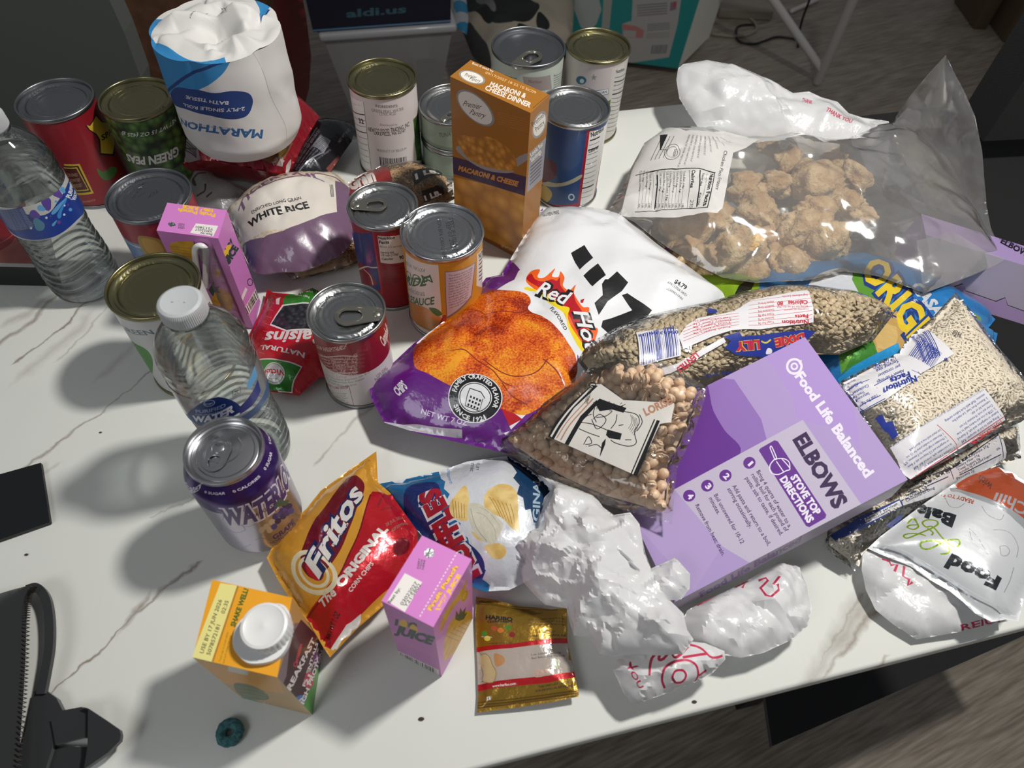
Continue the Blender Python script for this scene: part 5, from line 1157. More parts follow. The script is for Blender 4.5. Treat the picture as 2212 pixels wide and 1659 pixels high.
def d_chips(s):
    g, f = zg, zf; yl, orr, rd = G('dcc21a'), G('dd5b1c'), G('a81420')
    s.poly([(1120, 430), (1230, 430), (1360, 440), (1620, 640), (1400, 900), (1240, 840), (1250, 770), (1190, 680), (1065, 631), (1110, 606), (1121, 582), (1103, 562), (1085, 540)], wt)
    s.poly(mapz(g, [(-100, 560), (640, 250), (650, 240), (590, 180), (540, 60), (300, 300)]), pu)
    s.poly(mapz(g, [(610, 305), (480, 380), (300, 440), (0, 700), (0, 800), (560, 1280), (660, 1180), (1010, 830), (1010, 700), (700, 360)]), wt)
    s.poly(mapz(f, [(1700, 1430), (1830, 1530), (1700, 1600), (1640, 1540)]), rd)
    s.poly(mapz(f, [(850, 1290), (880, 1240), (1150, 1160), (1230, 1240), (1400, 1330), (1700, 1470), (1760, 1600), (1500, 1700), (800, 1600)]), pu)
    s.curve(mapz(f, [(1145, 1170), (1160, 1060), (1280, 960), (1420, 830), (1600, 730), (1720, 718), (1850, 740), (1882, 790), (1866, 838), (1950, 880), (2050, 960), (2110, 1040), (2162, 1130), (2172, 1240), (2100, 1340), (1990, 1420), (1870, 1495), (1780, 1495), (1560, 1410), (1400, 1330), (1320, 1290), (1230, 1240), (1170, 1215)]), chipm)
    for pts in ([(1420, 862), (1480, 838), (1560, 850), (1600, 870), (1690, 850), (1800, 858), (1868, 842)], [(1370, 1100), (1460, 1090), (1560, 1170), (1640, 1220), (1700, 1290), (1780, 1330)], [(1580, 1150), (1690, 1230), (1800, 1260), (1920, 1230), (1990, 1150)], [(1700, 1300), (1760, 1380), (1860, 1440)], [(1960, 1150), (2040, 1220), (2100, 1330)]): s.stroke(mapz(f, pts), .0011, G('7a2208'))
    # flames, yellow swash and script
    s.curve(mapz(g, [(700, 330), (690, 290), (720, 250), (775, 240), (760, 285), (800, 290), (870, 232), (850, 280), (890, 285), (905, 250), (930, 290), (920, 340), (960, 370), (1000, 335), (990, 390), (1040, 470), (1085, 480), (1075, 560), (1110, 600), (1140, 615), (1120, 690), (1100, 740), (1040, 740), (960, 600), (900, 480), (800, 420)]), orr)
    s.curve(mapz(g, [(700, 310), (720, 265), (745, 300), (800, 315), (850, 300), (880, 310), (900, 290), (905, 340), (950, 390), (985, 385), (1000, 440), (1050, 520), (1060, 590), (1090, 640), (1100, 700), (1050, 700), (900, 450)]), rd); s.poly(mapz(g, [(1030, 430), (1055, 422), (1045, 450), (1030, 448)]), rd)
    s.curve(mapz(g, [(690, 350), (760, 370), (840, 400), (900, 460), (960, 480), (950, 540), (985, 620), (1040, 700), (1080, 740), (1060, 765), (1020, 730), (960, 620), (930, 520), (880, 480), (820, 440), (760, 385), (680, 365)]), yl)
    s.tt('Red', g(745, 385), g(955, 470), 30, wt, .02, shear=.35, outline=[(.12, bk)]); s.tt('Hot', g(985, 500), g(1075, 770), 30, wt, .02, shear=.35, outline=[(.12, bk)])
    s.tt('FLAVORED', g(836, 485), g(930, 622), 8.5, bk, .02)
    for P in ([(970, 135), (1055, 85), (1110, 165), (1025, 240)], [(1048, 278), (1140, 200), (1190, 275), (1105, 345)], [(1165, 330), (1185, 300), (1205, 300), (1260, 250), (1330, 320), (1290, 375), (1200, 440), (1145, 525), (1118, 450), (1170, 400)], [(1290, 400), (1325, 388), (1480, 495), (1400, 600), (1330, 580), (1210, 645), (1160, 600), (1170, 560), (1225, 545), (1355, 495)]): s.poly(mapz(g, P), bk)
    s.poly(mapz(g, [(1172, 510), (1285, 415), (1352, 493), (1240, 525)]), wt)
    s.tt('$4.79', g(1617, 322), g(1690, 368), 9.5, bk, .03); s.tt('APR132026 04/51', g(1572, 325), g(1692, 410), 6, dotm); s.tt('25309031630', g(1567, 362), g(1668, 432), 6, dotm)
    s.tt('GLUTEN FREE', (1172, 468), (1208, 462), 5, bk, .02); s.tt('Ripples', (1170, 455), (1222, 447), 9, wt, .05, shear=.3)
    s.tt('CHIPS', f(1050, 1385), f(1110, 1330), 20, wt, .04, shear=.2); s.tt('NET WT 7 OZ', f(1190, 1492), f(1480, 1570), 12, G('b9b0c4'), .02)
    s.poly(mapz(f, [(905, 1500), (960, 1545), (1450, 1595), (1452, 1650), (960, 1580)]), G('a9a6ae'))
    # round seal
    c = g(368, 1045); R = 59
    for r_, m in ((R, wt), (R * .965, bk), (R * .62, wt), (R * .585, bk), (R * .55, wt)): s.ell(c, (c[0] + r_, c[1]), (c[0], c[1] + r_ * .93), m, 40)
    circ_text(s, 'FAMILY CRAFTED FLAVOR', c, R * .70, -168, 28, R * .17, wt); circ_text(s, 'SINCE 1921', c, R * .85, 160, 62, R * .17, wt, inner=True)
    h = [(335, 985), (405, 1010), (430, 1050), (415, 1055), (395, 1130), (305, 1095), (318, 1030)]
    s.stroke(mapz(g, h + [h[0]]), .0007, bk, smooth=False)
    for i in range(4):
        for j in range(3): x, y = 338 + i * 19 - j * 8, 1030 + i * 8 + j * 25; s.poly(mapz(g, [(x, y), (x + 11, y + 4), (x + 7, y + 18), (x - 4, y + 14)]), bk)
pack('chip_bag', 'large purple and white chip bag picturing orange red-hot chips', 'chip bag', chips, d_chips)

# ---------------------------------------------------------------- corn chip bag
fr = Pouch([((620, 1200), .018), ((810, 1000), .018), ((720, 1400), .022)], [(813, 975), (816, 1042), (842, 1064), (901, 1146), (903, 1180), (870, 1260), (827, 1310), (772, 1357), (713, 1420), (698, 1398), (668, 1345), (650, 1332), (600, 1252), (576, 1205), (600, 1160), (662, 1099), (693, 1060), (752, 1017)],
           .020, .016, .030, FG('cf9430'), .0035, .004, wr(.0032, 26, 11, 6, .002), smooth=False)
fr.wr = wr2(fr.wr, facets(fr.O.min(0), fr.O.max(0), .017, .0020, 79))
def d_fr(s):
    q = zj; rd, dr, w, nv = FG('b01420'), FG('6d0f1c'), FG('d8d4ce'), FG('1c2352')
    s.poly(mapz(q, [(1082, 285), (1190, 300), (1340, 490), (1360, 640), (1200, 800), (1000, 985), (850, 1190), (790, 1130), (700, 990), (800, 860), (900, 740), (960, 620), (1020, 480)]), rd)
    s.poly(mapz(q, [(1020, 960), (1010, 1040), (880, 1170), (860, 1210), (830, 1220), (850, 1160), (940, 1020)]), w)
    s.stroke(mapz(q, [(1075, 300), (1020, 480), (955, 630), (890, 760), (800, 880), (700, 1000)]), .0012, dr)
    s.curve(mapz(q, [(700, 590), (760, 450), (850, 330), (940, 215), (1020, 215), (1035, 290), (960, 480), (900, 620), (800, 750), (740, 760), (690, 690)]), dr)
    for r0 in (125, 85): s.ell(q(760, 730), q(760 - r0, 730 - 20), q(760 + 10, 730 + r0), FG('d9cfae'), 30, ring=.8)
    s.ell(q(765, 720), q(715, 700), q(770, 775), FG('b01420'))
    s.tt('Fritos', q(785, 770), q(1048, 290), 42, w, .03, shear=.25, outline=[(.10, nv)])
    s.tt('BRAND', q(868, 590), q(955, 462), 5.5, w, .02); s.tt('The', q(815, 925), q(890, 850), 19, w, .03, shear=.3); s.tt('ORIGINAL', q(912, 822), q(1172, 495), 20, w, .06); s.tt('CORN CHIPS', q(965, 843), q(1092, 685), 9.5, w, .02)
    s.tt('28 JUL 2026', q(1160, 478), q(1258, 440), 7, FG('8c7a6a'), .01); s.tt('42F209560', q(1192, 510), q(1280, 470), 7, FG('8c7a6a')); s.tt('GUARANTEED FRESH', q(1115, 375), q(1150, 310), 5, bk, .01); s.tt('UNTIL PRINTED DATE', q(1130, 392), q(1200, 378), 4, bk)
    s.curve(mapz(q, [(1200, 610), (1210, 560), (1260, 540), (1290, 570), (1270, 620), (1220, 640)]), dr); s.tt('NET WT 1 OZ', q(848, 1100), q(905, 960), 9, bk, .03)
pack('chip_bag', 'small yellow and red corn chip bag beside the silver purple can', 'chip bag', fr, d_fr)

# ---------------------------------------------------------------- wavy chip bag
ruf = Pouch([((830, 1070), .014), ((1130, 1010), .022), ((1060, 1270), .020)], [(805, 1048), (877, 1034), (950, 1018), (1009, 997), (1095, 985), (1138, 1009), (1185, 1048), (1215, 1120), (1190, 1220), (1134, 1259), (1099, 1275), (1048, 1278), (1005, 1262), (960, 1210), (901, 1146), (850, 1099)],
            .022, .018, .032, FG('d2d5da'), .0035, .004, wr(.0028, 22, 21, 5, .002), smooth=False)
def d_ruf(s):
    q, k = zj, zk; bl, nv, w, rd = FG('1f6a9c'), FG('1c2f6b'), FG('dfe0e2'), FG('ab1a2c'); ch = mat('wavy_chip_photo', 'b99a55', .4, coat=.3, noise=(90, 'cdb377', .4, .6)); dk = FG('1c3f63')
    s.poly(mapz(q, [(1050, 260), (1085, 240), (1450, 175), (1462, 215), (1485, 230), (1478, 270), (1510, 300), (1490, 340), (1530, 380), (1520, 430), (1570, 460), (1560, 510), (1610, 540), (1620, 590), (1660, 620), (1660, 680), (1710, 720), (1690, 770), (1730, 800), (1720, 860), (1400, 860), (1100, 500)]), bl)
    s.curve(mapz(q, [(1255, 330), (1270, 270), (1330, 240), (1430, 235), (1460, 290), (1460, 380), (1500, 450), (1580, 540), (1660, 610), (1700, 680), (1690, 760), (1600, 740), (1440, 600), (1330, 500), (1270, 420)]), nv)
    s.tt('RUFFLES', q(1672, 748), q(1438, 262), 48, rd, .06, outline=[(.13, w)])
    s.poly(mapz(k, [(360, 60), (480, 120), (640, 250), (590, 400), (520, 470), (500, 380), (470, 390), (460, 320), (425, 300), (440, 250), (405, 210), (425, 180), (390, 130)]), dk)
    s.tt('ORIGINAL', k(550, 640), k(552, 215), 16, FG('a9bccc'), .03)
    def chip(P, c='d2ac54', n=8, d=(1, 0)):
        s.curve(mapz(k, P), ch)
    chip([(140, 252), (162, 320), (155, 400), (150, 445), (100, 442), (62, 412), (54, 360), (90, 300)]); chip([(245, 370), (250, 300), (310, 250), (380, 248), (425, 290), (432, 380), (440, 510), (400, 490), (340, 430), (270, 400)]); chip([(245, 590), (300, 570), (350, 580), (366, 620), (340, 655), (290, 650)]); chip([(175, 505), (200, 520), (240, 560), (200, 545)])
    s.curve(mapz(k, [(155, 362), (200, 348), (250, 372), (335, 445), (348, 480), (310, 560), (270, 572), (200, 525), (160, 440)]), FG('cbc8b4')); s.stroke(mapz(k, [(170, 380), (200, 480), (260, 560)]), .0004, FG('96907a')); s.stroke(mapz(k, [(200, 400), (250, 420), (300, 490), (310, 550)]), .0004, FG('a8a28c')); s.stroke(mapz(k, [(215, 370), (270, 400), (330, 470)]), .0004, FG('a8a28c'))
    for i in range(6): s.stroke(mapz(k, [(268 + i * 24, 395 + i * 8 - 80), (285 + i * 24, 330 + i * 16), (335 + i * 16, 425 + i * 10)]), .0005, FG('a8803a'))
    for i in range(5): s.stroke(mapz(k, [(70 + i * 16, 330 + i * 6), (80 + i * 14, 432)]), .0005, FG('a8803a'))
    s.tt('GUARANTEED FRESH', k(70, 240), k(55, 150), 6, FG('3c86b8'), .02, arc=.5); s.tt('28JUL2026', k(182, 175), k(190, 105), 6.5, dotm); s.tt('6.87 209 018', k(215, 168), k(222, 85), 6.5, dotm)
pack('chip_bag', 'small blue and white wavy potato chip bag lying behind the front juice box', 'chip bag', ruf, d_ruf)

# ---------------------------------------------------------------- raisin pouch
rai = Pouch([((560, 700), .008), ((700, 640), .014), ((650, 850), .010)], [(577, 625), (590, 632), (640, 636), (675, 622), (712, 640), (730, 760), (700, 815), (690, 815), (646, 855), (600, 848), (556, 843), (545, 800), (534, 735), (550, 700), (567, 665)], .016, .008, .022, FG('b3101f'), .003, .0035, wr(.0015, 40, 31, 5, .002), smooth=False)
def d_rai(s):
    q = ze; gn, w = FG('2a7a1f'), FG('d6d0ce'); rm = mat('raisin_photo', '26262c', .3, coat=.6); voro(rm, 230, '3d3d45', '25252b', '0c0c10')
    s.poly(mapz(q, [(1780, 758), (1812, 672), (1990, 640), (2020, 745), (1900, 740)]), gn); s.tt('NET WT', q(1945, 700), q(1872, 690), 5, w, .02); s.tt('1 OZ (42 g)', q(1990, 668), q(1850, 668), 5, w, .02)
    s.poly(mapz(q, [(1695, 880), (1730, 820), (1775, 752), (1900, 735), (2010, 755), (2010, 930), (1800, 920)]), w); s.poly(mapz(q, [(1705, 872), (1737, 822), (1782, 760), (1900, 744), (2010, 764), (2010, 920), (1800, 910)]), rm)
    s.tt('Raisins', q(2060, 955), q(1668, 925), 26, w, .03, shear=.2); s.tt('NATURAL', q(1918, 1055), q(1640, 1008), 12, w, .03)
    s.poly(mapz(q, [(1590, 1112), (1690, 1088), (1900, 1140), (1838, 1308), (1620, 1290)]), w); s.poly(mapz(q, [(1594, 1118), (1690, 1096), (1892, 1146), (1832, 1300), (1624, 1284)]), gn)
    s.ell(q(1720, 1178), q(1790, 1182), q(1720, 1112), w); s.ell(q(1720, 1178), q(1782, 1182), q(1720, 1120), gn, ring=.95); s.tt('Victor', q(1788, 1160), q(1658, 1165), 13, FG('c41a2c'), .03, shear=-.2); s.tt('SINCE 1926', q(1745, 1212), q(1690, 1212), 3, gn)
    for i in range(9): s.stroke(mapz(q, [(1700 - i * 9, 690 + i * 45), (1735 - i * 9, 700 + i * 45)]), .0005, FG('d65a62'))
    s.poly(mapz(q, [(1735, 715), (1765, 705), (1755, 750), (1735, 748)]), w)
pack('raisin_pouch', 'red raisin pouch with a green badge, between water bottle and soup can', 'pouch', rai, d_rai)

# ---------------------------------------------------------------- gummy packet
gum = Pouch([(zk(200, 900), .004), (zk(700, 950), .010), (zk(205, 1500), .004)], mapz(zk, [(200, 865), (310, 885), (430, 915), (620, 935), (700, 925), (703, 1020), (703, 1100), (718, 1180), (735, 1250), (752, 1330), (766, 1400), (764, 1416), (600, 1450), (400, 1480), (205, 1505), (212, 1400), (205, 1200), (196, 990)]),
            .007, .003, .02, mat('gold_foil', '9c7a2e', .3, metal=.75, coat=.4, bump=(70, .6, .003)), .003, .003, wr(.0016, 45, 41, 5, .0), smooth=False)
def d_gum(s):
    q = zk; rd, w = FG('a8141c'), K('c4bdb6'); clear = mat('candy_window', '9a9087', .2, coat=.6, bump=(60, .5, .003))
    s.poly(mapz(q, [(190, 1165), (706, 1120), (760, 1285), (745, 1300), (200, 1360)]), clear)
    s.poly(mapz(q, [(190, 1145), (400, 1125), (703, 1092), (706, 1122), (400, 1148), (190, 1172)]), rd); s.poly(mapz(q, [(200, 1352), (600, 1300), (742, 1278), (752, 1308), (600, 1340), (206, 1388)]), rd)
    for i in range(12): x = 210 + i * 46; s.stroke(mapz(q, [(x, 885 + i * 5), (x + 30, 888 + i * 5)]), .0004, FG('6a4a10'))
    for y in (896, 906, 1430, 1444, 1458): s.stroke(mapz(q, [(205, y + (0 if y < 1000 else 22)), (450, y + (28 if y < 1000 else -6)), (700 if y < 1000 else 755, y + (34 if y < 1000 else -46))]), .0007, FG('5c4210'))
    s.tt('HARIBO', q(252, 990), q(402, 1000), 9, bk, .05); s.tt('Goldbears', q(262, 1010), q(402, 1008), 6, bk, .03)
    for x, y, c in ((245, 1068, '4a8a3c'), (300, 1040, 'b0502c'), (375, 1035, '4a7a2c'), (398, 1075, '8c2c2c'), (262, 1095, 'd9c44a'), (335, 1050, 'c9742c')): s.ell(q(x, y), q(x + 18, y), q(x, y + 15), FG(c), 10)
    s.tt('Pineapple', q(230, 1090), q(288, 1092), 3, w); s.tt('NATURAL AND ARTIFICIAL FLAVORS', q(268, 1128), q(398, 1125), 3, bk)
    for i, t in enumerate(['CITRIC ACID, WHEAT SYRUP, ARTIFICIAL', 'YELLOW 5, YELLOW 6, RED 40, BLUE 1', 'MAY CONTAIN WHEAT, TRACES OF MILK']): s.tt(t, q(488, 998 + i * 16), q(690, 992 + i * 16), 3.4, bk)
    s.tt('DISTRIBUTED BY:', q(536, 1068), q(640, 1064), 4.5, bk, .01); s.tt('HARIBO OF AMERICA, INC', q(496, 1088), q(698, 1084), 4.5, bk, .03); s.tt('ROSEMONT, IL 60018', q(530, 1106), q(664, 1104), 4.5, bk, .01)
    s.tt('Lot: L00009 AA118', q(504, 1190), q(668, 1180), 4.5, dotm); s.tt('Best Before End: Mar2026', q(506, 1210), q(690, 1196), 4.5, dotm); s.tt('www.haribo.com', q(290, 1366), q(420, 1350), 5.5, w, .03)
    s.tt('THIS UNIT NOT LABELED', q(545, 1370), q(720, 1342), 5, bk, .02); s.tt('FOR INDIVIDUAL RETAIL SALE', q(530, 1392), q(740, 1362), 5, bk, .02); s.poly(mapz(q, [(258, 1418), (278, 1414), (281, 1434), (260, 1437)]), w); s.tt('f', q(266, 1434), q(274, 1432), 5, G('3b5998'), .05)
    for P in ([(225, 1190), (250, 1180), (275, 1200), (290, 1240), (310, 1280), (300, 1330), (270, 1340), (235, 1330), (240, 1290), (225, 1250)],): s.curve(mapz(q, P), FG('c2b088')); s.stroke(mapz(q, P), .0005, FG('8c7a4c'))
    s.curve(mapz(q, [(300, 1180), (350, 1195), (355, 1230), (310, 1250)]), FG('b98a5c')); s.curve(mapz(q, [(620, 1210), (650, 1215), (660, 1250), (630, 1260)]), FG('9aa08a')); s.curve(mapz(q, [(520, 1270), (600, 1265), (610, 1290), (530, 1310)]), FG('b59a8c'))
pack('candy_packet', 'small gold and red gummy candy packet with a clear window at the near edge', 'candy packet', gum, d_gum)

# ---------------------------------------------------------------- chili pouch
foilw = mat('white_foil', 'b2b4b6', .32, metal=.1, coat=.5, bump=(24, .25, .003))
chl = Pouch([((1880, 1190), .020), ((2180, 1335), .034), ((2212, 1036), .034)], [(1874, 1185), (1900, 1197), (1967, 1223), (2009, 1253), (2051, 1277), (2081, 1301), (2106, 1325), (2142, 1344), (2172, 1338), (2200, 1343), (2210, 1300), (2255, 1230), (2262, 1100), (2230, 1045), (2187, 1021), (2157, 1009), (2090, 1025), (2000, 1085), (1900, 1160)],
            .012, .012, .03, foilw, .0035, .005, wr(.0016, 22, 51, 4, .001), smooth=False)
def d_chl(s):
    q = zn; og, dk, lg, sv = FG('a64a2c'), FG('23282c'), FG('7c9a1c'), FG('9a9ca0')
    s.curve(mapz(q, [(900, 520), (960, 450), (1100, 380), (1260, 340), (1380, 390), (1560, 480), (1560, 900), (1400, 770), (1330, 705), (1250, 655), (1180, 622), (1060, 580), (980, 545)]), sv)
    s.curve(mapz(q, [(940, 500), (1000, 450), (1110, 400), (1260, 362), (1370, 410), (1560, 510), (1560, 850), (1420, 720), (1340, 665), (1260, 620), (1190, 590), (1090, 555), (1000, 530)]), og)
    s.tt('Chili', q(1470, 640), q(1232, 545), 26, sv, .02); s.tt('with', q(1215, 490), q(1120, 420), 20, FG('6a3a2c'), .02); s.tt('READY TO EAT', q(1075, 600), q(820, 520), 9, og, .03)
    s.tt('Food', q(1272, 1165), q(912, 985), 27, dk, .06); s.tt('Bala', q(948, 712), q(672, 612), 27, dk, .06)
    s.stroke(mapz(q, [(835, 985), (890, 975), (890, 930), (800, 890), (700, 900), (700, 940), (760, 945), (880, 890), (960, 880), (970, 915), (930, 935), (850, 870), (780, 790), (730, 790), (705, 760), (740, 740), (800, 745), (815, 770), (770, 800), (700, 830), (600, 870), (570, 855), (600, 840), (680, 840), (730, 855)]), .0013, lg); s.stroke(mapz(q, [(770, 850), (780, 830), (740, 800)]), .0013, lg); s.stroke(mapz(q, [(596, 765), (620, 755), (665, 760), (675, 790), (640, 808), (600, 795), (610, 780), (670, 775)]), .0013, lg)
    for P in ([(1040, 800), (1100, 860), (1140, 930), (1190, 990), (1120, 950), (1060, 880), (1040, 800)], [(1260, 930), (1300, 925), (1330, 960), (1310, 995), (1270, 990), (1260, 930)], [(1210, 810), (1290, 815), (1350, 850), (1390, 930), (1380, 1010)], [(860, 580), (900, 640), (960, 650), (1010, 620)], [(1130, 640), (1170, 700), (1260, 740), (1290, 700)], [(1360, 1080), (1330, 1180), (1290, 1260)]): s.stroke(mapz(q, P), .0005, FG('8c8e92'))
    s.stroke(mapz(q, [(350, 935), (560, 990), (760, 1110), (950, 1230), (1130, 1330), (1320, 1440)]), .0012, FG('7f8286')); s.stroke(mapz(q, [(380, 910), (600, 975), (800, 1090), (1000, 1220), (1200, 1330), (1400, 1440)]), .0008, FG('cfd1d4'))
pack('chili_pouch', 'white and orange chili pouch lying at the right edge over the rose-printed bag', 'pouch', chl, d_chl)

# ---------------------------------------------------------------- rice and bean packs
ricem = mat('rice_grain', 'd4cbba', .45); brown = mat('brown_rice_grain', 'b5946a', .5)
clearf = film('clear_pack_film', haze=.03, gloss_rough=.10, bump=(48, .9, .004), spec=1.6)
def grain_mesh(r, l, n=6, k=5, flat=1.):
    V = []; F = []
    for i in range(k + 1):
        t = math.pi * i / k; rr = r * math.sin(t) ** .7 if 0 < i < k else 0.0002
        for j in range(n):
            a = 2 * math.pi * j / n; V.append((-l * math.cos(t), rr * math.cos(a), rr * math.sin(a) * flat))
    for i in range(k):
        for j in range(n): F.append((i * n + j, i * n + (j + 1) % n, (i + 1) * n + (j + 1) % n, (i + 1) * n + j))
    return np.array(V), F
def scatter_uv(P, spacing, margin, seed=0, tries=None):
    """dart throwing on the pouch plane"""
    r = np.random.default_rng(seed); lo, hi = P.O.min(0), P.O.max(0); A = (hi - lo).prod(); n = tries or int(A / spacing ** 2 * 7)
    c = r.uniform(lo, hi, (n, 2)); d = poly_dist(c[:, 0], c[:, 1], P.O); c = c[d > margin]
    cell = {}; out = []
    for p in c:
        k = (int(p[0] / spacing), int(p[1] / spacing)); ok = True
        for i in (-1, 0, 1):
            for j in (-1, 0, 1):
                for q in cell.get((k[0] + i, k[1] + j), ()):
                    if (p[0] - q[0]) ** 2 + (p[1] - q[1]) ** 2 < spacing ** 2: ok = False; break
        if ok: cell.setdefault(k, []).append(p); out.append(p)
    return np.array(out)
def frames(P, uv):
    e = 4e-4; A = P.S(uv[:, 0], uv[:, 1]); tu = P.S(uv[:, 0] + e, uv[:, 1]) - A; tv = P.S(uv[:, 0], uv[:, 1] + e) - A
    n = np.cross(tu, tv); n /= np.linalg.norm(n, axis=1)[:, None] + 1e-12; tu /= np.linalg.norm(tu, axis=1)[:, None] + 1e-12; w = np.cross(n, tu); return A, n, np.stack([tu, w, n], 2)
def scatter_hex(P, sp, margin, seed=0, jit=.16):
    r = np.random.default_rng(seed); lo, hi = P.O.min(0), P.O.max(0); a = r.uniform(0, 1); out = []
    c = (lo + hi) / 2; n = int(np.hypot(*(hi - lo)) / sp) + 2
    for i in range(-n, n):
        for j in range(-n, n): x, y = (j + .5 * (i % 2)) * sp, i * sp * .866; out.append((c[0] + x * math.cos(a) - y * math.sin(a), c[1] + x * math.sin(a) + y * math.cos(a)))
    out = np.array(out) + r.normal(0, jit * sp, (len(out), 2)); return out[poly_dist(out[:, 0], out[:, 1], P.O) > margin]
def rot_rand(r, tilt=.35):
    a = r.uniform(0, 2 * math.pi); ex, ey = r.normal(0, tilt, 2)
    return np.array((Matrix.Rotation(a, 3, 'Z') @ Matrix.Rotation(ex, 3, 'X') @ Matrix.Rotation(ey, 3, 'Y')))
def fill_stuff(name, label, P, gm, m, spacing, sink, margin, seed, cat='grains', layers=1, step=.001, core=True, tilt=.16, shrink=.06):
    V0, F0 = gm; r = np.random.default_rng(seed); VV = []; FF = []; n = 0; B = np.stack([P.ex, P.ey, P.n], 1)
    for L in range(layers):
        uv = (scatter_uv if tilt < 1 else scatter_hex)(P, spacing, margin, seed + L * 9); S, N_, BB = frames(P, uv); S = S - N_ * (sink + L * step)
        for p, Bq in zip(S, BB):
            R = Bq @ rot_rand(r, tilt); VV.append(V0 @ R.T * r.uniform(.85, 1.12) + p); FF += [[i + n for i in f] for f in F0]; n += len(V0)
    mb = MB(); mb.add(np.concatenate(VV), FF, m)
    if core:      # the closed mass under the top grains
        q = Surf(lambda u, v: P.S(u, v) - np.outer(np.minimum(sink + layers * step + .0010, (P.top + .75 * P.bot) * P.prof(u, v)), P.n), *P.surf.b, .006, P.O * (1 - shrink) + P.O.mean(0) * shrink, base=m); q.into(mb)
    o = mb.build(name, None, sharp=0, own_origin=True); prop(o, label, cat, None, 'stuff'); return o

# top rice bag
rice = Pouch([((1830, 830), .066), ((2064, 640), .062), ((2150, 930), .058)], [(2064, 631), (2105, 679), (2160, 754), (2205, 805), (2240, 850), (2236, 890), (2205, 912), (2149, 936), (2070, 981), (1967, 1036), (1930, 1010), (1880, 930), (1812, 830), (1818, 822), (1881, 789), (1943, 761), (1957, 734), (1985, 710), (2015, 685)],
             .018, .014, .036, clearf, .004, .0045, wr(.0014, 24, 61, 5, .002), smooth=False)
nvb, redp, lw = G('1f2f80'), G('b02838'), G('cfcdd0')
def d_rice(s):
    h, m = zh, zm
    s.poly(mapz(h, [(1055, 960), (1230, 880), (1440, 755), (1545, 900), (1540, 925), (1340, 1060), (1200, 1135)]), lw); s.poly(mapz(h, [(1420, 750), (1500, 660), (1530, 605), (1580, 615), (1770, 770), (1560, 895), (1440, 790)]), lw)
    s.bars(m(345, 1480), m(640, 1640), m(470, 1300), nvb, 22, 4); s.bars(m(520, 1560), m(735, 1480), m(380, 1250), nvb, 16, 6)
    s.tt('05663', m(715, 1430), m(585, 1330), 11, nvb, .02); s.tt('66139', m(560, 1300), m(440, 1250), 8, nvb, .02); s.tt('6', m(795, 1500), m(765, 1525), 9, nvb, .02)
    s.poly(mapz(h, [(1400, 765), (1440, 760), (1560, 905), (1300, 1045)]), lw)
    s.tt('Nutrition', h(1530, 905), h(1325, 985), 13, nvb, .05); s.tt('Facts', h(1490, 880), h(1365, 925), 12, nvb, .05)
    for t, a, b, c in (('About 9 servings', (1455, 865), (1285, 940), 7), ('per container', (1430, 835), (1290, 900), 7), ('Serving size', (1415, 805), (1280, 868), 7.5), ('1/4 cup (45g)', (1400, 785), (1265, 850), 7.5), ('Total Fat 0g', (1290, 1020), (1190, 1080), 7), ('Saturated', (1235, 1010), (1150, 1060), 6), ('Trans Fat', (1205, 1000), (1130, 1045), 6), ('Cholesterol', (1230, 960), (1110, 1025), 6.5), ('Sodium', (1190, 940), (1115, 980), 6.5), ('Vitamin D', (1150, 925), (1080, 965), 5)): s.tt(t, h(*a), h(*b), c, nvb, .02)
    for a, b in (((1505, 870), (1560, 895)), ((1270, 970), (1440, 880)), ((1200, 1130), (1340, 1050)), ((1180, 1100), (1310, 1030)), ((1060, 960), (1200, 1135)), ((1100, 1000), (1240, 930))): s.stroke([h(*a), h(*b)], .0007, nvb)
    s.poly(mapz(h, [(1275, 1175), (1320, 1150), (1345, 1200), (1385, 1190), (1420, 1280), (1385, 1310), (1360, 1270), (1330, 1250)]), nvb)
    s.poly(mapz(h, [(1370, 1360), (1960, 985), (2095, 1185), (1480, 1570), (1440, 1500)]), lw)
    s.tt('STOVE TOP DIRECTIONS', h(2065, 1185), h(1870, 1330), 8.5, redp, .03); s.tt('MICROWAVE DIRECTIONS', h(1755, 1415), h(1510, 1560), 8, redp, .03)
    s.stroke(mapz(h, [(2085, 1165), (1500, 1560)]), .0006, redp); s.stroke(mapz(h, [(1665, 1215), (1800, 1370)]), .0006, redp)
    L1 = ['1. Bring water to boil in saucepan. Add', 'butter or margarine and salt, if desired.', '2. STIR in rice and reduce heat to low.', 'Cover and cook 18 minutes. Do not', 'remove lid or stir.', '3. Remove from heat. Let stand five', 'minutes. Fluff with fork before serving.']
    for i, t in enumerate(L1): x, y = 2062 - i * 17, 1150 - i * 22; w_ = len(t) / 42; s.tt(t, h(x, y), h(x - 262 * w_, y + 180 * w_), 6, nvb, .015, res=1)
    L2 = ['1. Combine 1 2/3 cups water and 1 cup', 'in a microwave safe, covered dish. Add', 'or margarine and 1/2 teaspoon salt, if des', '2. Microwave on high power for 5 minutes. ST', '3. Microwave on medium power for 15 mi', 'Let stand until rice is absorbed']
    for i, t in enumerate(L2): x, y = 1770 - i * 17, 1352 - i * 22; w_ = len(t) / 44; s.tt(t, h(x, y), h(x - 270 * w_, y + 178 * w_), 5.6, nvb, .015, res=1)
    s.tt('DIXIE LILY FOODS P.O. BOX 308 SARALAND, AL 36571  Questions? Comments? Call 1-800-432-4794', h(1955, 990), h(1385, 1345), 4, nvb, 0, res=1)
    s.tt('0252', m(875, 1210), m(968, 1260), 8, dotm, .01)
pack('rice_bag', 'clear bag of white rice with blue print, upper of the two beside the purple box', 'rice bag', rice, d_rice, part='film')
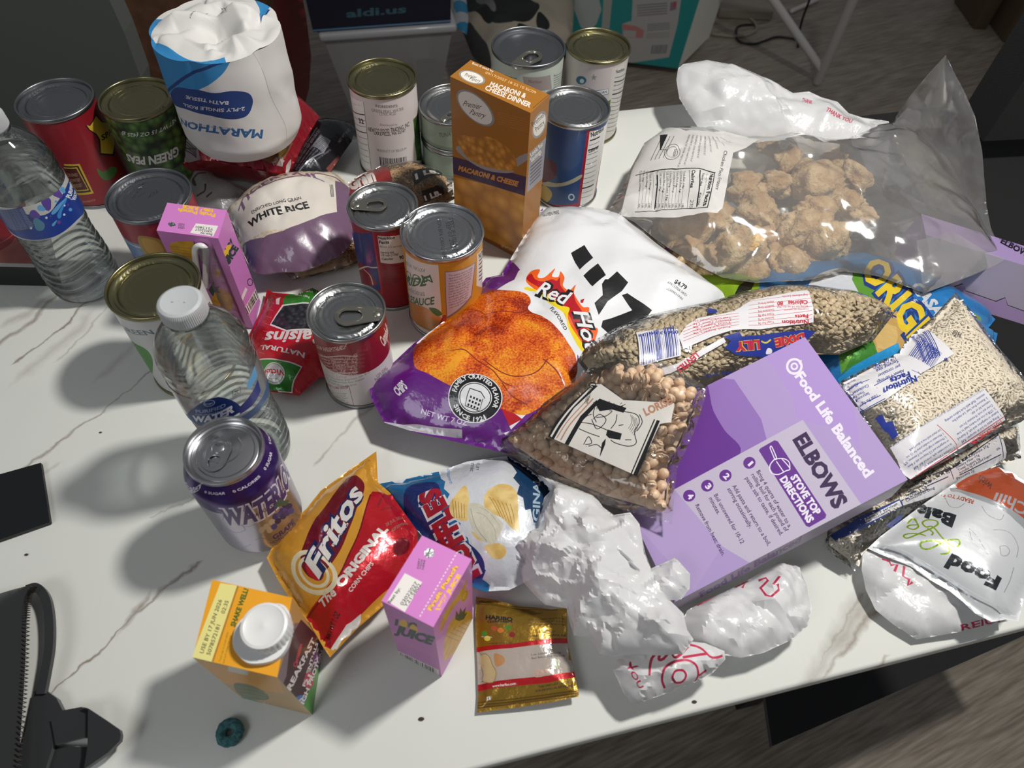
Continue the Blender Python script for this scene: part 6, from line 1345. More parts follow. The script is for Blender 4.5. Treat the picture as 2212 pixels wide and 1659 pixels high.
fill_stuff('rice_grains', 'white rice grains filling the upper clear rice bag', rice, grain_mesh(.0011, .0034), ricem, .0023, .0022, .006, 3, 'rice', layers=3, step=.0012)
# lower rice bag
rice2 = Pouch([((1850, 1215), .013), ((2190, 960), .024), ((1900, 1050), .024)], [(2200, 915), (2206, 990), (2175, 998), (2142, 1012), (2060, 1056), (2003, 1095), (1949, 1137), (1895, 1179), (1867, 1190), (1846, 1234), (1810, 1206), (1776, 1180), (1800, 1110), (1960, 1000), (2100, 900)],
              .022, .012, .034, clearf, .004, .003, wr(.0014, 26, 71, 5, .002), smooth=False)
def d_r2(s):
    q = zn; dn = G('1c2440')
    s.poly(mapz(q, [(560, 590), (960, 350), (1250, 125), (1290, 180), (1300, 300), (1100, 420), (780, 570), (560, 640)]), lw); s.poly(mapz(q, [(40, 850), (250, 720), (540, 590), (570, 640), (300, 790), (80, 890)]), G('2c3f78')); s.poly(mapz(q, [(290, 730), (540, 600), (560, 640), (300, 770)]), lw)
    s.poly(mapz(q, [(440, 780), (560, 690), (550, 760), (480, 800)]), nvb)
    for t, a, b, c in (('Total Carbohydrate 37g', (940, 355), (1180, 215), 5.5), ('Dietary Fiber <1g', (950, 372), (1115, 280), 5), ('Total Sugars 0g', (962, 392), (1120, 305), 5), ('Includes 0g of Added Sugars', (975, 410), (1200, 280), 5), ('Protein 3g', (955, 455), (1080, 390), 6), ('Total Fat 0g', (590, 520), (720, 460), 6), ('Saturated Fat 0g', (600, 545), (770, 465), 5.5), ('Trans Fat 0g', (600, 575), (740, 515), 5.5), ('Cholesterol 0mg', (590, 612), (795, 515), 6), ('About 9 servings', (300, 745), (525, 630), 6), ('per container', (300, 765), (480, 670), 5), ('0%', (870, 385), (895, 375), 5), ('0%', (880, 412), (905, 402), 5), ('13%', (1205, 170), (1235, 155), 5), ('0%', (1240, 245), (1265, 230), 5)): s.tt(t, q(*a), q(*b), c, dn, .02)
    for a, b in (((640, 470), (940, 355)), ((900, 370), (930, 450)), ((600, 560), (890, 430)), ((960, 330), (1250, 130)), ((1250, 130), (1285, 330)), ((970, 420), (1270, 270)), ((560, 600), (750, 520))): s.stroke([q(*a), q(*b)], .0008, dn)
pack('rice_bag', 'clear bag of white rice, lower one, its corner sticking out under the purple box', 'rice bag', rice2, d_r2, part='film')
fill_stuff('rice_grains', 'white rice grains filling the lower clear rice bag', rice2, grain_mesh(.0011, .0034), ricem, .0023, .0022, .005, 5, 'rice', layers=3, step=.0012)

# brown rice bag and purple white-rice bag at the back left
brn = Pouch([((640, 590), .012), ((800, 380), .030), ((970, 440), .022)], [(752, 395), (780, 376), (835, 354), (890, 347), (938, 364), (975, 385), (982, 430), (900, 475), (820, 540), (760, 575), (700, 592), (632, 606), (612, 585), (640, 540), (700, 450)], .022, .014, .03, clearf, .004, .003, wr(.0015, 24, 81, 4, .002), smooth=False)
def d_brn(s):
    rd, w, bk2 = G('7c2320'), G('cfc8c0'), G('1b1b1c')
    s.curve(mapz(zb, [(550, 1180), (600, 1110), (700, 1070), (800, 1055), (830, 1110), (820, 1150), (700, 1170), (580, 1220)]), rd); s.tt('Long', zb(560, 1160), zb(690, 1080), 18, w, .06); s.tt('Grain', zb(575, 1200), zb(735, 1130), 18, w, .06)
    s.poly(mapz(zb, [(960, 1085), (1145, 1045), (1155, 1100), (975, 1165)]), bk2); s.tt('1 LB.', zb(985, 1130), zb(1135, 1092), 12, w, .05); s.poly(mapz(zb, [(1020, 1200), (1150, 1165), (1165, 1220), (1040, 1275)]), bk2); s.tt('1 LB.', zb(1045, 1262), zb(1148, 1222), 11, w, .05)
pack('rice_bag', 'clear bag of brown rice with two black one-pound labels behind the macaroni box', 'rice bag', brn, d_brn, part='film')
fill_stuff('rice_grains', 'brown rice grains filling the bag behind the macaroni box', brn, grain_mesh(.0012, .0034), brown, .0024, .0022, .006, 6, 'rice', layers=3, step=.0012)
ricep = mat('packed_rice', 'b9aa92', .35, coat=.6, noise=(260, 'd6cab4', .35, .65))
prp = Pouch([((520, 500), .032), ((740, 420), .036), ((640, 590), .030)], mapz(zo, [(900, 880), (1000, 760), (1080, 680), (1200, 600), (1400, 520), (1600, 470), (1850, 450), (2050, 465), (2160, 560), (2250, 700), (2260, 1050), (2150, 1250), (1950, 1370), (1700, 1470), (1450, 1480), (1250, 1500), (1150, 1420), (1060, 1230), (990, 1000)]),
            .028, .028, .040, ricep, .0035, .002, wr(.0026, 22, 91, 6, .003), smooth=True)
prp.wr = wr2(prp.wr, facets(prp.O.min(0), prp.O.max(0), .017, .0020, 78))
def d_prp(s):
    q = zo; pp, w, b2_ = G('6a5068'), G('cfc8be'), G('17171a'); cl = G('a8996f')
    s.poly(mapz(q, [(1110, 700), (1300, 590), (1600, 500), (1900, 480), (2045, 540), (2060, 860), (1830, 930), (1500, 1040), (1110, 1180), (1010, 1050), (940, 900)]), w)
    s.poly(mapz(q, [(1080, 1190), (1300, 1120), (1500, 1050), (1830, 920), (2060, 855), (2280, 780), (2280, 1300), (1900, 1500), (1200, 1560), (1100, 1300)]), pp)
    s.poly(mapz(q, [(2040, 530), (2250, 640), (2280, 900), (2060, 870)]), pp); s.stroke(mapz(q, [(1100, 700), (1300, 580), (1550, 495), (1800, 468), (2020, 490), (2120, 560)]), .0022, pp)
    s.tt('TIGERTAIL', q(1065, 920), q(1930, 545), 20, G('775a76'), .03, arc=1.9)
    s.tt('ENRICHED LONG GRAIN', q(1175, 880), q(1690, 722), 7, b2_, .02); s.tt('WHITE RICE', q(1150, 1030), q(1775, 812), 15, b2_, .04)
    for i in range(3): s.stroke(mapz(q, [(1985 + i * 14, 570), (2000 + i * 12, 700)]), .0006, b2_)
pack('rice_bag', 'puffy purple and cream white-rice bag between the left juice box and the dark blue can', 'rice bag', prp, d_prp)

# ---------------------------------------------------------------- chickpeas
chk = Pouch([((1085, 955), .036), ((1452, 1125), .066), ((1500, 860), .098)], [(1072, 950), (1147, 893), (1209, 842), (1261, 800), (1330, 770), (1440, 780), (1529, 838), (1518, 878), (1498, 936), (1481, 974), (1463, 1010), (1456, 1079), (1453, 1134), (1412, 1120), (1303, 1089), (1224, 1054), (1169, 1026), (1122, 995), (1083, 968)],
            .0155, .010, .018, clearf, .0035, .003, wr(.0010, 30, 101, 5, .002), smooth=False)
def d_chk(s):
    q = zg; w, b2_, tn_ = G('c9c5be'), G('18181a'), G('a87c62')
    s.poly(mapz(q, [(1100, 960), (1160, 960), (1300, 1060), (1620, 1080), (1600, 1200), (1530, 1210), (1380, 1535), (830, 1290), (960, 1120)]), w)
    s.poly(mapz(q, [(825, 1290), (870, 1200), (960, 1090), (1100, 965), (1140, 970), (990, 1110), (900, 1240), (862, 1308)]), b2_); s.stroke(mapz(q, [(845, 1290), (900, 1200), (980, 1100), (1105, 975)]), .0016, w)
    s.poly(mapz(q, [(930, 1335), (1030, 1160), (1130, 1060), (1150, 1075), (1050, 1180), (955, 1345)]), b2_)
    s.stroke(mapz(q, [(880, 1300), (960, 1180), (1090, 1040)]), .0009, tn_); s.stroke(mapz(q, [(905, 1312), (975, 1200), (1110, 1050)]), .0012, tn_)
    s.tt('GARBANZO BEANS', q(1075, 1085), q(1105, 985), 8, b2_, .02); s.ell(q(1105, 965), q(1130, 965), q(1105, 985), b2_, ring=.75)
    s.poly(mapz(q, [(1360, 1530), (1510, 1185), (1530, 1190), (1385, 1540)]), b2_); s.poly(mapz(q, [(1345, 1522), (1492, 1180), (1500, 1182), (1352, 1526)]), b2_)
    s.tt('LORISE', q(1440, 1160), q(1610, 1080), 17, tn_, .05)
    # engraved wagon and house scene
    for P in ([(1120, 1080), (1150, 1050), (1230, 1080), (1320, 1110), (1300, 1140), (1230, 1120), (1150, 1130)], [(1200, 1245), (1290, 1270), (1280, 1310), (1210, 1300), (1190, 1280)], [(1150, 1420), (1165, 1330), (1190, 1300), (1185, 1340), (1160, 1400)]): s.poly(mapz(q, P), b2_)
    for P in ([(1290, 1130), (1380, 1150), (1400, 1200), (1370, 1260), (1380, 1330), (1330, 1350), (1250, 1330), (1220, 1310)], [(1260, 1150), (1250, 1200), (1220, 1240)], [(1400, 1150), (1418, 1200), (1385, 1255)], [(1010, 1200), (1100, 1210), (1200, 1250)], [(1020, 1240), (1090, 1270), (1150, 1290)], [(1050, 1340), (1080, 1290), (1100, 1330), (1060, 1340)], [(1130, 1170), (1190, 1160), (1230, 1130)], [(1100, 1180), (1130, 1240), (1170, 1220), (1190, 1180), (1150, 1150), (1110, 1180)], [(1080, 1350), (1130, 1340), (1160, 1360)], [(1040, 1190), (1070, 1160), (1100, 1150)], [(1310, 1310), (1350, 1310)], [(1270, 1220), (1300, 1215)], [(1120, 1110), (1110, 1150), (1130, 1200)]): s.stroke(mapz(q, P), .0007, b2_)
    for i in range(5): s.stroke(mapz(q, [(1345 + i * 9, 1150 + i * 6), (1352 + i * 9, 1200 + i * 8), (1330 + i * 8, 1240 + i * 10)]), .00035, b2_)
    r = np.random.default_rng(4)
    for i in range(26): x, y = r.uniform(1120, 1300), r.uniform(1060, 1130); s.stroke(mapz(q, [(x, y), (x + r.uniform(-25, 25), y + r.uniform(-12, 18))]), .0005, b2_, smooth=False)
pack('chickpea_bag', 'clear bag of dried chickpeas with a drawn wagon scene on its white panel', 'bean bag', chk, d_chk, part='film')
cpm = mat('chickpea_skin', 'cbab8b', .45, bump=(350, .35, .001), noise=(90, 'dcc3a6', .35, .7))
def chick_mesh(seed):
    V, F = cap_lathe([(.0001, -.0046), (.0022, -.0040), (.0038, -.0025), (.0045, 0), (.0040, .0024), (.0026, .0038), (.0010, .0045), (.0002, .0056)], (0, 0, 0), 12)
    V = np.array(V); r = np.random.default_rng(seed); V[:, :2] *= 1 + .05 * np.sin(3 * np.arctan2(V[:, 1], V[:, 0]))[:, None]; V *= r.uniform(.95, 1.05, 3); return V, F
protos = []
for i in range(3):
    V, F = chick_mesh(i); me = bpy.data.meshes.new('chickpea'); me.from_pydata(V.tolist(), [], [list(f) for f in F]); me.materials.append(cpm); me.polygons.foreach_set('use_smooth', [True] * len(me.polygons)); protos.append(me)
def scatter_things(name, label, cat, group, P, meshes, spacing, sink, margin, seed, limit, tilt=3., layer=.0, m=None):
    r = np.random.default_rng(seed); uv = scatter_hex(P, spacing, margin, seed); S, N_, BB = frames(P, uv); S = S - N_ * (np.minimum(sink, .3 * (P.top + P.bot) * P.prof(uv[:, 0], uv[:, 1]) + .001) + r.uniform(0, .0006, len(uv)))[:, None]; d = np.linalg.norm(S - [0, 0, H], axis=1); S = S[np.argsort(d)]
    B = Matrix(np.stack([P.ex, P.ey, P.n], 1).tolist())
    for p in S[:limit]:
        o = bpy.data.objects.new(name, meshes[r.integers(len(meshes))]); col.objects.link(o)
        o.matrix_world = Matrix.Translation((p[0], p[1], p[2] + TZ)) @ (B @ Matrix(rot_rand(r, tilt).tolist())).to_4x4(); prop(o, label, cat, group)
    return S[limit:]
rest = scatter_things('chickpea', 'tan dried chickpea inside the clear bag with the wagon drawing', 'chickpea', 'chickpeas in the clear bag', chk, protos, .0087, .0050, .0058, 12, 290)
fill_stuff('chickpea_layer', 'deeper layer of tan chickpeas in the clear bag with the wagon drawing', chk, chick_mesh(9), cpm, .0090, .0105, .008, 15, 'chickpeas', tilt=3., core=True, shrink=.15)

# ---------------------------------------------------------------- lentils
lnt = Pouch([((1300, 800), .078), ((1900, 680), .056), ((1600, 640), .064)], [(1247, 778), (1262, 755), (1285, 735), (1326, 710), (1395, 682), (1477, 663), (1536, 651), (1604, 630), (1672, 618), (1744, 617), (1830, 630), (1881, 648), (1933, 675), (1888, 734), (1813, 766), (1761, 766), (1700, 790), (1600, 815), (1530, 838), (1484, 849), (1436, 866), (1388, 869), (1340, 862), (1309, 845), (1290, 820), (1262, 800)],
            .024, .020, .036, clearf, .0035, .002, wr(.0018, 22, 111, 5, .002), smooth=False, lump=(.15, 14, 2))
def d_lnt(s):
    g, h = zg, zh; rl = G('b83a4c')
    s.poly(mapz(g, [(1380, 635), (1640, 612), (1662, 780), (1400, 855)]), lw); s.bars(g(1412, 845), g(1655, 775), g(1395, 650), nvb, 24, 9); s.tt('05663 66133', g(1645, 622), g(1392, 648), 7, nvb, .02)
    s.poly(mapz(g, [(1410, 905), (1560, 855), (1640, 830), (1760, 760), (1930, 665), (1945, 695), (1780, 790), (1600, 890), (1420, 955)]), lw); s.tt('LENTILS', g(1755, 758), g(1632, 862), 13, redp, .05)
    s.poly(mapz(h, [(40, 660), (90, 590), (160, 545), (300, 520), (390, 500), (500, 430), (850, 368), (888, 570), (560, 615), (380, 620), (250, 660), (70, 740)]), lw)
    s.tt('Nutrition', h(858, 555), h(690, 560), 10, redp, .04); s.tt('Facts', h(855, 520), h(770, 525), 9, redp, .04); s.tt('13 servings per container', h(855, 482), h(700, 490), 4.5, redp); s.tt('Serving size 1/4 cup dry (35g)', h(855, 465), h(660, 470), 4.5, redp, .01); s.tt('Calories   80', h(852, 432), h(660, 440), 9, redp, .04); s.tt('Ingredients: Lentils', h(850, 392), h(690, 405), 5, redp)
    for i, t in enumerate(['Total Fat 0g', 'Saturated Fat 0g', 'Trans Fat 0g', 'Cholesterol 0mg', 'Sodium 0mg', 'Vitamin D 0mcg']): s.tt(t, h(640, 560 - i * 25), h(540, 575 - i * 25), 5, redp, .015)
    for i, t in enumerate(['Total Sugars 0g', 'Includes 0g of Added Sugars', 'Total Sugars 0g', 'Dietary Fiber 11g', 'Total Carbohydrate 22g']): s.tt(t, h(370, 592 - i * 14), h(130, 640 - i * 20), 3.8, redp, .01)
    for i in range(7): s.stroke(mapz(h, [(880, 548 - i * 26), (640, 580 - i * 27), (480, 590 - i * 25)]), .0004, redp)
    for i in range(5): s.stroke(mapz(h, [(420, 585 - i * 18), (250, 620 - i * 20), (70, 690 - i * 20)]), .0004, redp)
    s.poly(mapz(h, [(320, 660), (420, 630), (440, 660), (640, 640), (840, 615), (900, 630), (840, 690), (860, 760), (600, 790), (400, 775), (330, 730), (370, 690)]), nvb)
    s.tt('DIXIE', h(830, 640), h(640, 680), 17, redp, .06, outline=[(.1, G('c4a03a'))]); s.tt('LILY', h(550, 685), h(392, 700), 19, redp, .06, outline=[(.1, G('c4a03a'))])
    s.stroke(mapz(h, [(560, 690), (590, 700), (620, 680)]), .0012, G('c4b03a')); s.curve(mapz(h, [(590, 770), (600, 735), (625, 740), (625, 765)]), lw)
    s.tt('PESO NETO 16 OZS.', h(440, 870), h(195, 905), 8, nvb, .02); s.tt('434g', h(175, 965), h(98, 980), 9, nvb, .02); s.poly(mapz(h, [(220, 480), (275, 490), (290, 508), (225, 515)]), nvb)
pack('lentil_bag', 'clear bag of green-brown lentils with red nutrition print lying across the chip bag', 'bean bag', lnt, d_lnt, part='film')
lm = mat('lentil_skin', 'a79779', .45, noise=(70, 'c0ae8f', .35, .65)); lms = []
for i in range(2):
    V, F = cap_lathe([(.0002, -.0013), (.0016, -.0010), (.0027, -.0004), (.0030, .0001), (.0026, .0006), (.0014, .0011), (.0002, .0013)], (0, 0, 0), 12); me = bpy.data.meshes.new('lentil'); me.from_pydata(np.array(V).tolist(), [], [list(f) for f in F]); me.materials.append(lm); me.polygons.foreach_set('use_smooth', [True] * len(me.polygons)); lms.append(me)
rest = scatter_things('lentil', 'flat green-brown lentil inside the clear bag across the chip bag', 'lentil', 'lentils in the clear bag', lnt, lms, .0053, .0030, .006, 21, 300, tilt=.2)
gm = (np.array(V), F); VV = []; FF = []; n = 0; r = np.random.default_rng(2)
Bm = np.stack([lnt.ex, lnt.ey, lnt.n], 1)
for p in list(rest): VV.append(gm[0] @ (Bm @ rot_rand(r, .5)).T + p); FF += [[i + n for i in f] for f in gm[1]]; n += len(gm[0])
uv = scatter_hex(lnt, .0054, .007, 33)
for p in lnt.S(uv[:, 0], uv[:, 1]) - lnt.n * .0052: VV.append(gm[0] @ (Bm @ rot_rand(r, .6)).T + p); FF += [[i + n for i in f] for f in gm[1]]; n += len(gm[0])
mb = MB(); mb.add(np.concatenate(VV), FF, lm); Surf(lambda u, v: lnt.S(u, v) - np.outer(np.minimum(.0072, (lnt.top + .7 * lnt.bot) * lnt.prof(u, v)), lnt.n), *lnt.surf.b, .006, lnt.O * .96 + lnt.O.mean(0) * .04, base=lm).into(mb)
prop(mb.build('lentil_heap', None, sharp=0, own_origin=True), 'remaining mass of lentils in the clear bag across the chip bag', 'lentils', None, 'stuff')
# ================================================================ thin plastic bags
bagf = film('white_bag_film', haze=.86, gloss_rough=.3, bump=(90, .5, .003), spec=1., white=.93)
bagf2 = film('shadowed_bag_film', tint='f0e8e0', haze=.45, gloss_rough=.3, bump=(60, .7, .004), spec=1.0)
rose = mat('rose_print', 'b02a4c', .45)
def fold(p, sp, amp, seed):
    """crisp crumpled facets at two scales"""
    lo, hi = p.O.min(0), p.O.max(0); g1 = facets(lo, hi, sp, amp, seed); g2 = facets(lo, hi, sp * .45, amp * .36, seed + 1); g3 = facets(lo, hi, sp * .22, amp * .12, seed + 2)
    p.wr = lambda u, v, pr: g1(u, v) + g2(u, v) + g3(u, v); return p
def crumple(a, f, seed, b=0.):
    def g(u, v, pr):
        big = a * creases(u, v, seed, 6, f, .5); small = a * .35 * creases(u, v, seed + 50, 6, f * 2.6, .4)
        return big + small + b * (fbm(u * f * .5, v * f * .5, seed + 3) - .5)
    return g
def film_bag(name, label, p, deco=None, part='bag_film', mat_under=None):
    root = thing(name, label, 'plastic bag', centre(p) + [0, 0, low(p)])
    if deco: deco(p.surf)
    p.build(part, root, sharp=28); return root
# crumpled bag in the middle of the near edge
cb = Pouch([((1180, 1080), .036), ((1490, 1230), .070), ((1250, 1400), .034)], mapz(zk, [(400, 570), (440, 510), (530, 480), (575, 320), (612, 280), (540, 193), (610, 212), (700, 250), (850, 300), (900, 370), (960, 415), (1050, 400), (1100, 460), (1130, 620), (1165, 710), (1300, 648), (1380, 740), (1378, 820), (1330, 880), (1270, 885), (1345, 960), (1365, 1050), (1400, 1100), (1340, 1180), (1200, 1190), (1060, 1180), (960, 1195), (880, 1180), (830, 1090), (740, 1080), (715, 1000), (700, 930), (580, 910), (500, 830), (430, 750)]),
           .032, .034, .045, bagf, .0021, .001, None, smooth=False, lump=(.25, 16, 3)); fold(cb, .016, .0085, 201)
def d_cb(s):
    pass
film_bag('grocery_bag', 'crumpled white plastic bag heaped between the chickpeas and the candy packet', cb, d_cb)
cb2 = Pouch([((1330, 1430), .030), ((1550, 1420), .032), ((1400, 1520), .022)], mapz(zk, [(955, 1270), (975, 1215), (1060, 1170), (1200, 1120), (1360, 1110), (1460, 1120), (1570, 1165), (1575, 1210), (1500, 1290), (1400, 1340), (1270, 1390), (1160, 1430), (1090, 1455), (1050, 1445), (1010, 1390), (985, 1330)]),
            .016, .012, .022, bagf, .0024, .001, None, smooth=False); fold(cb2, .011, .0042, 215)
def d_cb2(s):
    q = zk
    for P in ([(1155, 1300), (1160, 1240), (1190, 1180), (1215, 1170), (1210, 1215), (1250, 1190), (1270, 1160), (1300, 1200), (1370, 1140)], [(1300, 1340), (1283, 1310), (1300, 1275), (1340, 1272), (1358, 1300), (1335, 1335), (1300, 1340)], [(1240, 1370), (1225, 1320), (1240, 1260), (1290, 1225), (1360, 1215), (1410, 1240), (1425, 1290), (1400, 1330)], [(1380, 1130), (1440, 1150), (1500, 1200), (1560, 1190)], [(1340, 1200), (1400, 1190), (1470, 1180)], [(1430, 1300), (1470, 1270)]): s.stroke(mapz(q, P), .0016, rose)
    s.tt('YOU', q(1020, 1240), q(1100, 1375), 11, rose, .02); s.tt('V', q(1030, 1245), q(1080, 1275), 12, rose, .02)
film_bag('grocery_bag', 'lower white plastic bag piece printed with rose rings, nearest the table edge', cb2, d_cb2)
cb3 = Pouch([((1500, 1380), .024), ((1740, 1280), .024), ((1600, 1230), .022)], [(1470, 1345), (1485, 1318), (1540, 1290), (1600, 1262), (1680, 1215), (1725, 1225), (1742, 1262), (1754, 1315), (1745, 1352), (1710, 1382), (1650, 1410), (1600, 1421), (1531, 1410), (1490, 1392)],
            .018, .014, .026, bagf, .0024, .001, None, smooth=False); fold(cb3, .013, .0050, 222)
def d_cb3(s):
    q = zl
    for P in ([(130, 780), (230, 720), (320, 670), (400, 650), (380, 680)], [(470, 640), (510, 625), (520, 640), (480, 680), (510, 720), (540, 725), (580, 690), (575, 660), (550, 660), (585, 615)], [(340, 680), (380, 660), (410, 640)]): s.stroke(mapz(q, P), .0017, rose, smooth=False)
film_bag('grocery_bag', 'white plastic bag lying flat under the near side of the purple box', cb3, d_cb3)
cb4 = Pouch([((1900, 1320), .010), ((2150, 1340), .012), ((1870, 1210), .016)], mapz(zn, [(275, 985), (300, 960), (420, 970), (700, 1050), (1000, 1200), (1320, 1400), (1318, 1465), (1150, 1500), (960, 1545), (660, 1597), (500, 1492), (370, 1385), (300, 1240), (270, 1100)]),
            .011, .009, .02, bagf, .0028, .001, None, smooth=False); fold(cb4, .024, .0045, 231)
def d_cb4(s):
    q = zn
    for P in ([(415, 1020), (470, 1040), (480, 1065), (525, 1060), (505, 1110)], [(575, 1070), (565, 1140), (610, 1165), (600, 1210), (635, 1185)]): s.stroke(mapz(q, P), .002, rose, smooth=False)
    s.tt('REIUN', q(985, 1535), q(1330, 1450), 14, rose, .02)
film_bag('grocery_bag', 'white plastic bag with rose letters lying under the chili pouch', cb4, d_cb4)
# white bag standing at the back right
cb5 = Pouch([((1468, 160), .062), ((1880, 300), .040), ((1530, 300), .030)], mapz(zd, [(27, 500), (38, 430), (70, 403), (220, 378), (400, 410), (600, 495), (760, 585), (860, 575), (940, 612), (1040, 640), (1110, 712), (1200, 740), (1360, 762), (1400, 850), (1200, 960), (900, 980), (700, 940), (450, 870), (250, 850), (170, 810), (100, 710), (45, 620)]),
            .022, .022, .05, bagf, .0035, .001, None, smooth=False); fold(cb5, .038, .0085, 240)
def d_cb5(s):
    s.tt('THANK', zd(815, 640), zd(880, 655), 9, rose, .03); s.tt('THANK YOU', zd(965, 700), zd(1130, 775), 10, rose, .03, shear=.2)
film_bag('grocery_bag', 'smooth white plastic bag with rose lettering behind the bag of chicken', cb5, d_cb5)
cb6 = Pouch([((430, 430), .016), ((520, 400), .020), ((480, 500), .012)], mapz(zo, [(400, 430), (560, 370), (700, 400), (800, 490), (980, 560), (1090, 640), (1020, 740), (940, 830), (900, 900), (760, 850), (600, 790), (560, 640)]), .012, .014, .02, bagf2, .003, .001, crumple(.004, 26, 251, .004), smooth=False)
def d_cb6(s):
    for P in ([(560, 500), (590, 580), (560, 520), (700, 450)], [(690, 560), (680, 640), (600, 690)], [(700, 700), (760, 650)]): s.stroke(mapz(zo, P), .0022, K('4a3c3a'))
film_bag('produce_bag', 'dull translucent bag with dark print behind the left juice box', cb6, d_cb6)

# ---------------------------------------------------------------- packs under the tissue roll
red = Pouch([((370, 370), .045), ((680, 270), .045), ((600, 390), .045)], [(364, 358), (385, 325), (412, 298), (450, 250), (520, 215), (640, 205), (672, 232), (690, 252), (678, 272), (655, 310), (634, 356), (620, 378), (560, 368), (480, 350), (438, 346), (400, 356)], .027, .042, .020, FG('8e1220'), .004, .003, wr(.002, 22, 261, 5, .002), smooth=False)
def d_red2(s):
    yl, w = FG('c7a32a'), FG('b9b0aa'); br = FG('8a5a3c')
    s.poly(mapz(za, [(1080, 1030), (1160, 880), (1235, 870), (1255, 990), (1180, 1010)]), FG('8f8a88'))
    for i in range(9): s.stroke(mapz(za, [(1095 + i * 3, 1000 - i * 15), (1235, 985 - i * 12)]), .0009, FG('4a4648'))
    s.poly(mapz(za, [(1280, 900), (1400, 930), (1390, 990), (1300, 975)]), yl); s.poly(mapz(za, [(1640, 1000), (1720, 960), (1800, 870), (1840, 900), (1790, 1000), (1740, 1040)]), br); s.poly(mapz(za, [(1740, 930), (1810, 880), (1800, 950), (1760, 1000)]), yl)
    s.tt('OPEN', za(1778, 990), za(1712, 1020), 8, w, .03); s.poly(mapz(za, [(1740, 1040), (1790, 1010), (1775, 1048)]), w); s.poly(mapz(za, [(1800, 1040), (1830, 1000), (1815, 1090), (1795, 1090)]), w)
pack('snack_bag', 'shiny red and yellow snack bag lying under the bath tissue roll', 'snack bag', red, d_red2)
drk = Pouch([((650, 380), .022), ((750, 280), .022), ((700, 380), .018)], [(668, 262), (705, 256), (740, 262), (768, 272), (760, 305), (735, 340), (705, 385), (660, 392), (622, 384), (640, 330)], .016, .019, .022, FG('1a1d23'), .004, .002, wr(.002, 22, 271, 4, .001), smooth=False)
def d_drk(s):
    q = zb; w = FG('8d9096'); s.poly(mapz(q, [(330, 920), (385, 850), (450, 885), (405, 965)]), w)
    for i in range(9): s.stroke(mapz(q, [(335 + i * 8, 912 - i * 7), (400 + i * 5, 955 - i * 8)]), .0007, FG('2a2c30'))
    for i in range(7): s.tt('COOK THOROUGHLY KEEP REFRIGERATED', q(190 + i * 22, 1080 - i * 4), q(370 + i * 14, 800 + i * 24), 4, w, 0, res=1)
    s.tt('NET WT 16 OZ', q(505, 900), q(575, 820), 6, w, .02); s.stroke(mapz(q, [(240, 1090), (400, 960)]), .0012, w)
    s.poly(mapz(q, [(420, 1060), (500, 980), (520, 1040), (450, 1090)]), FG('8a4a42'))
pack('meat_package', 'black barcoded food package between the red snack bag and the white-labelled can', 'package', drk, d_drk)
# meat tray at the left edge
root = thing('meat_tray', 'shrink-wrapped black tray of pink meat behind the water bottle at the left edge', 'food tray', (-.60, .59, 0))
tq = [U((90, 574), .030), U((-260, 566), .030), U((-200, 430), .030), U((58, 436), .030)]
bt_ = [np.array([a[0] * .985 - .008 * (i in (1, 2)), a[1], .0005]) for i, a in enumerate(tq)]
mb = MB(); blk = mat('black_tray', '17181a', .35)
for a, b in ((0, 1), (1, 2), (2, 3), (3, 0)): V = np.array([bt_[a], bt_[b], tq[b], tq[a]]); mb.add(V, [(0, 1, 2, 3)], blk)
mb.add(np.array(bt_), [(0, 3, 2, 1)], blk); V, F = tube(tq, .0022, 8, closed=True); mb.add(V, F, mat('tray_rim', '8c8c8a', .3)); mb.build('tray', root, sharp=40)
s = quad(tq[1], tq[0], tq[3], tq[2], .006, mat('meat', '8d4a3c', .35, coat=.7, bump=(40, .4, .004), noise=(22, '6d2a24', .35, .65)))
f0 = s.S; s.S = lambda u, v: f0(u, v) + np.outer(.002 * creases(u, v, 5, 5, 24), [0, 0, 1])
s.poly([(-300, 400), (70, 400), (62, 470), (20, 530), (-10, 548), (-300, 560)], FG('7a1018')); s.stroke([(-100, 558), (10, 520), (60, 470)], .001, FG('b0483c'))
mb = MB(); s.into(mb); mb.build('wrapped_meat', root, sharp=30)

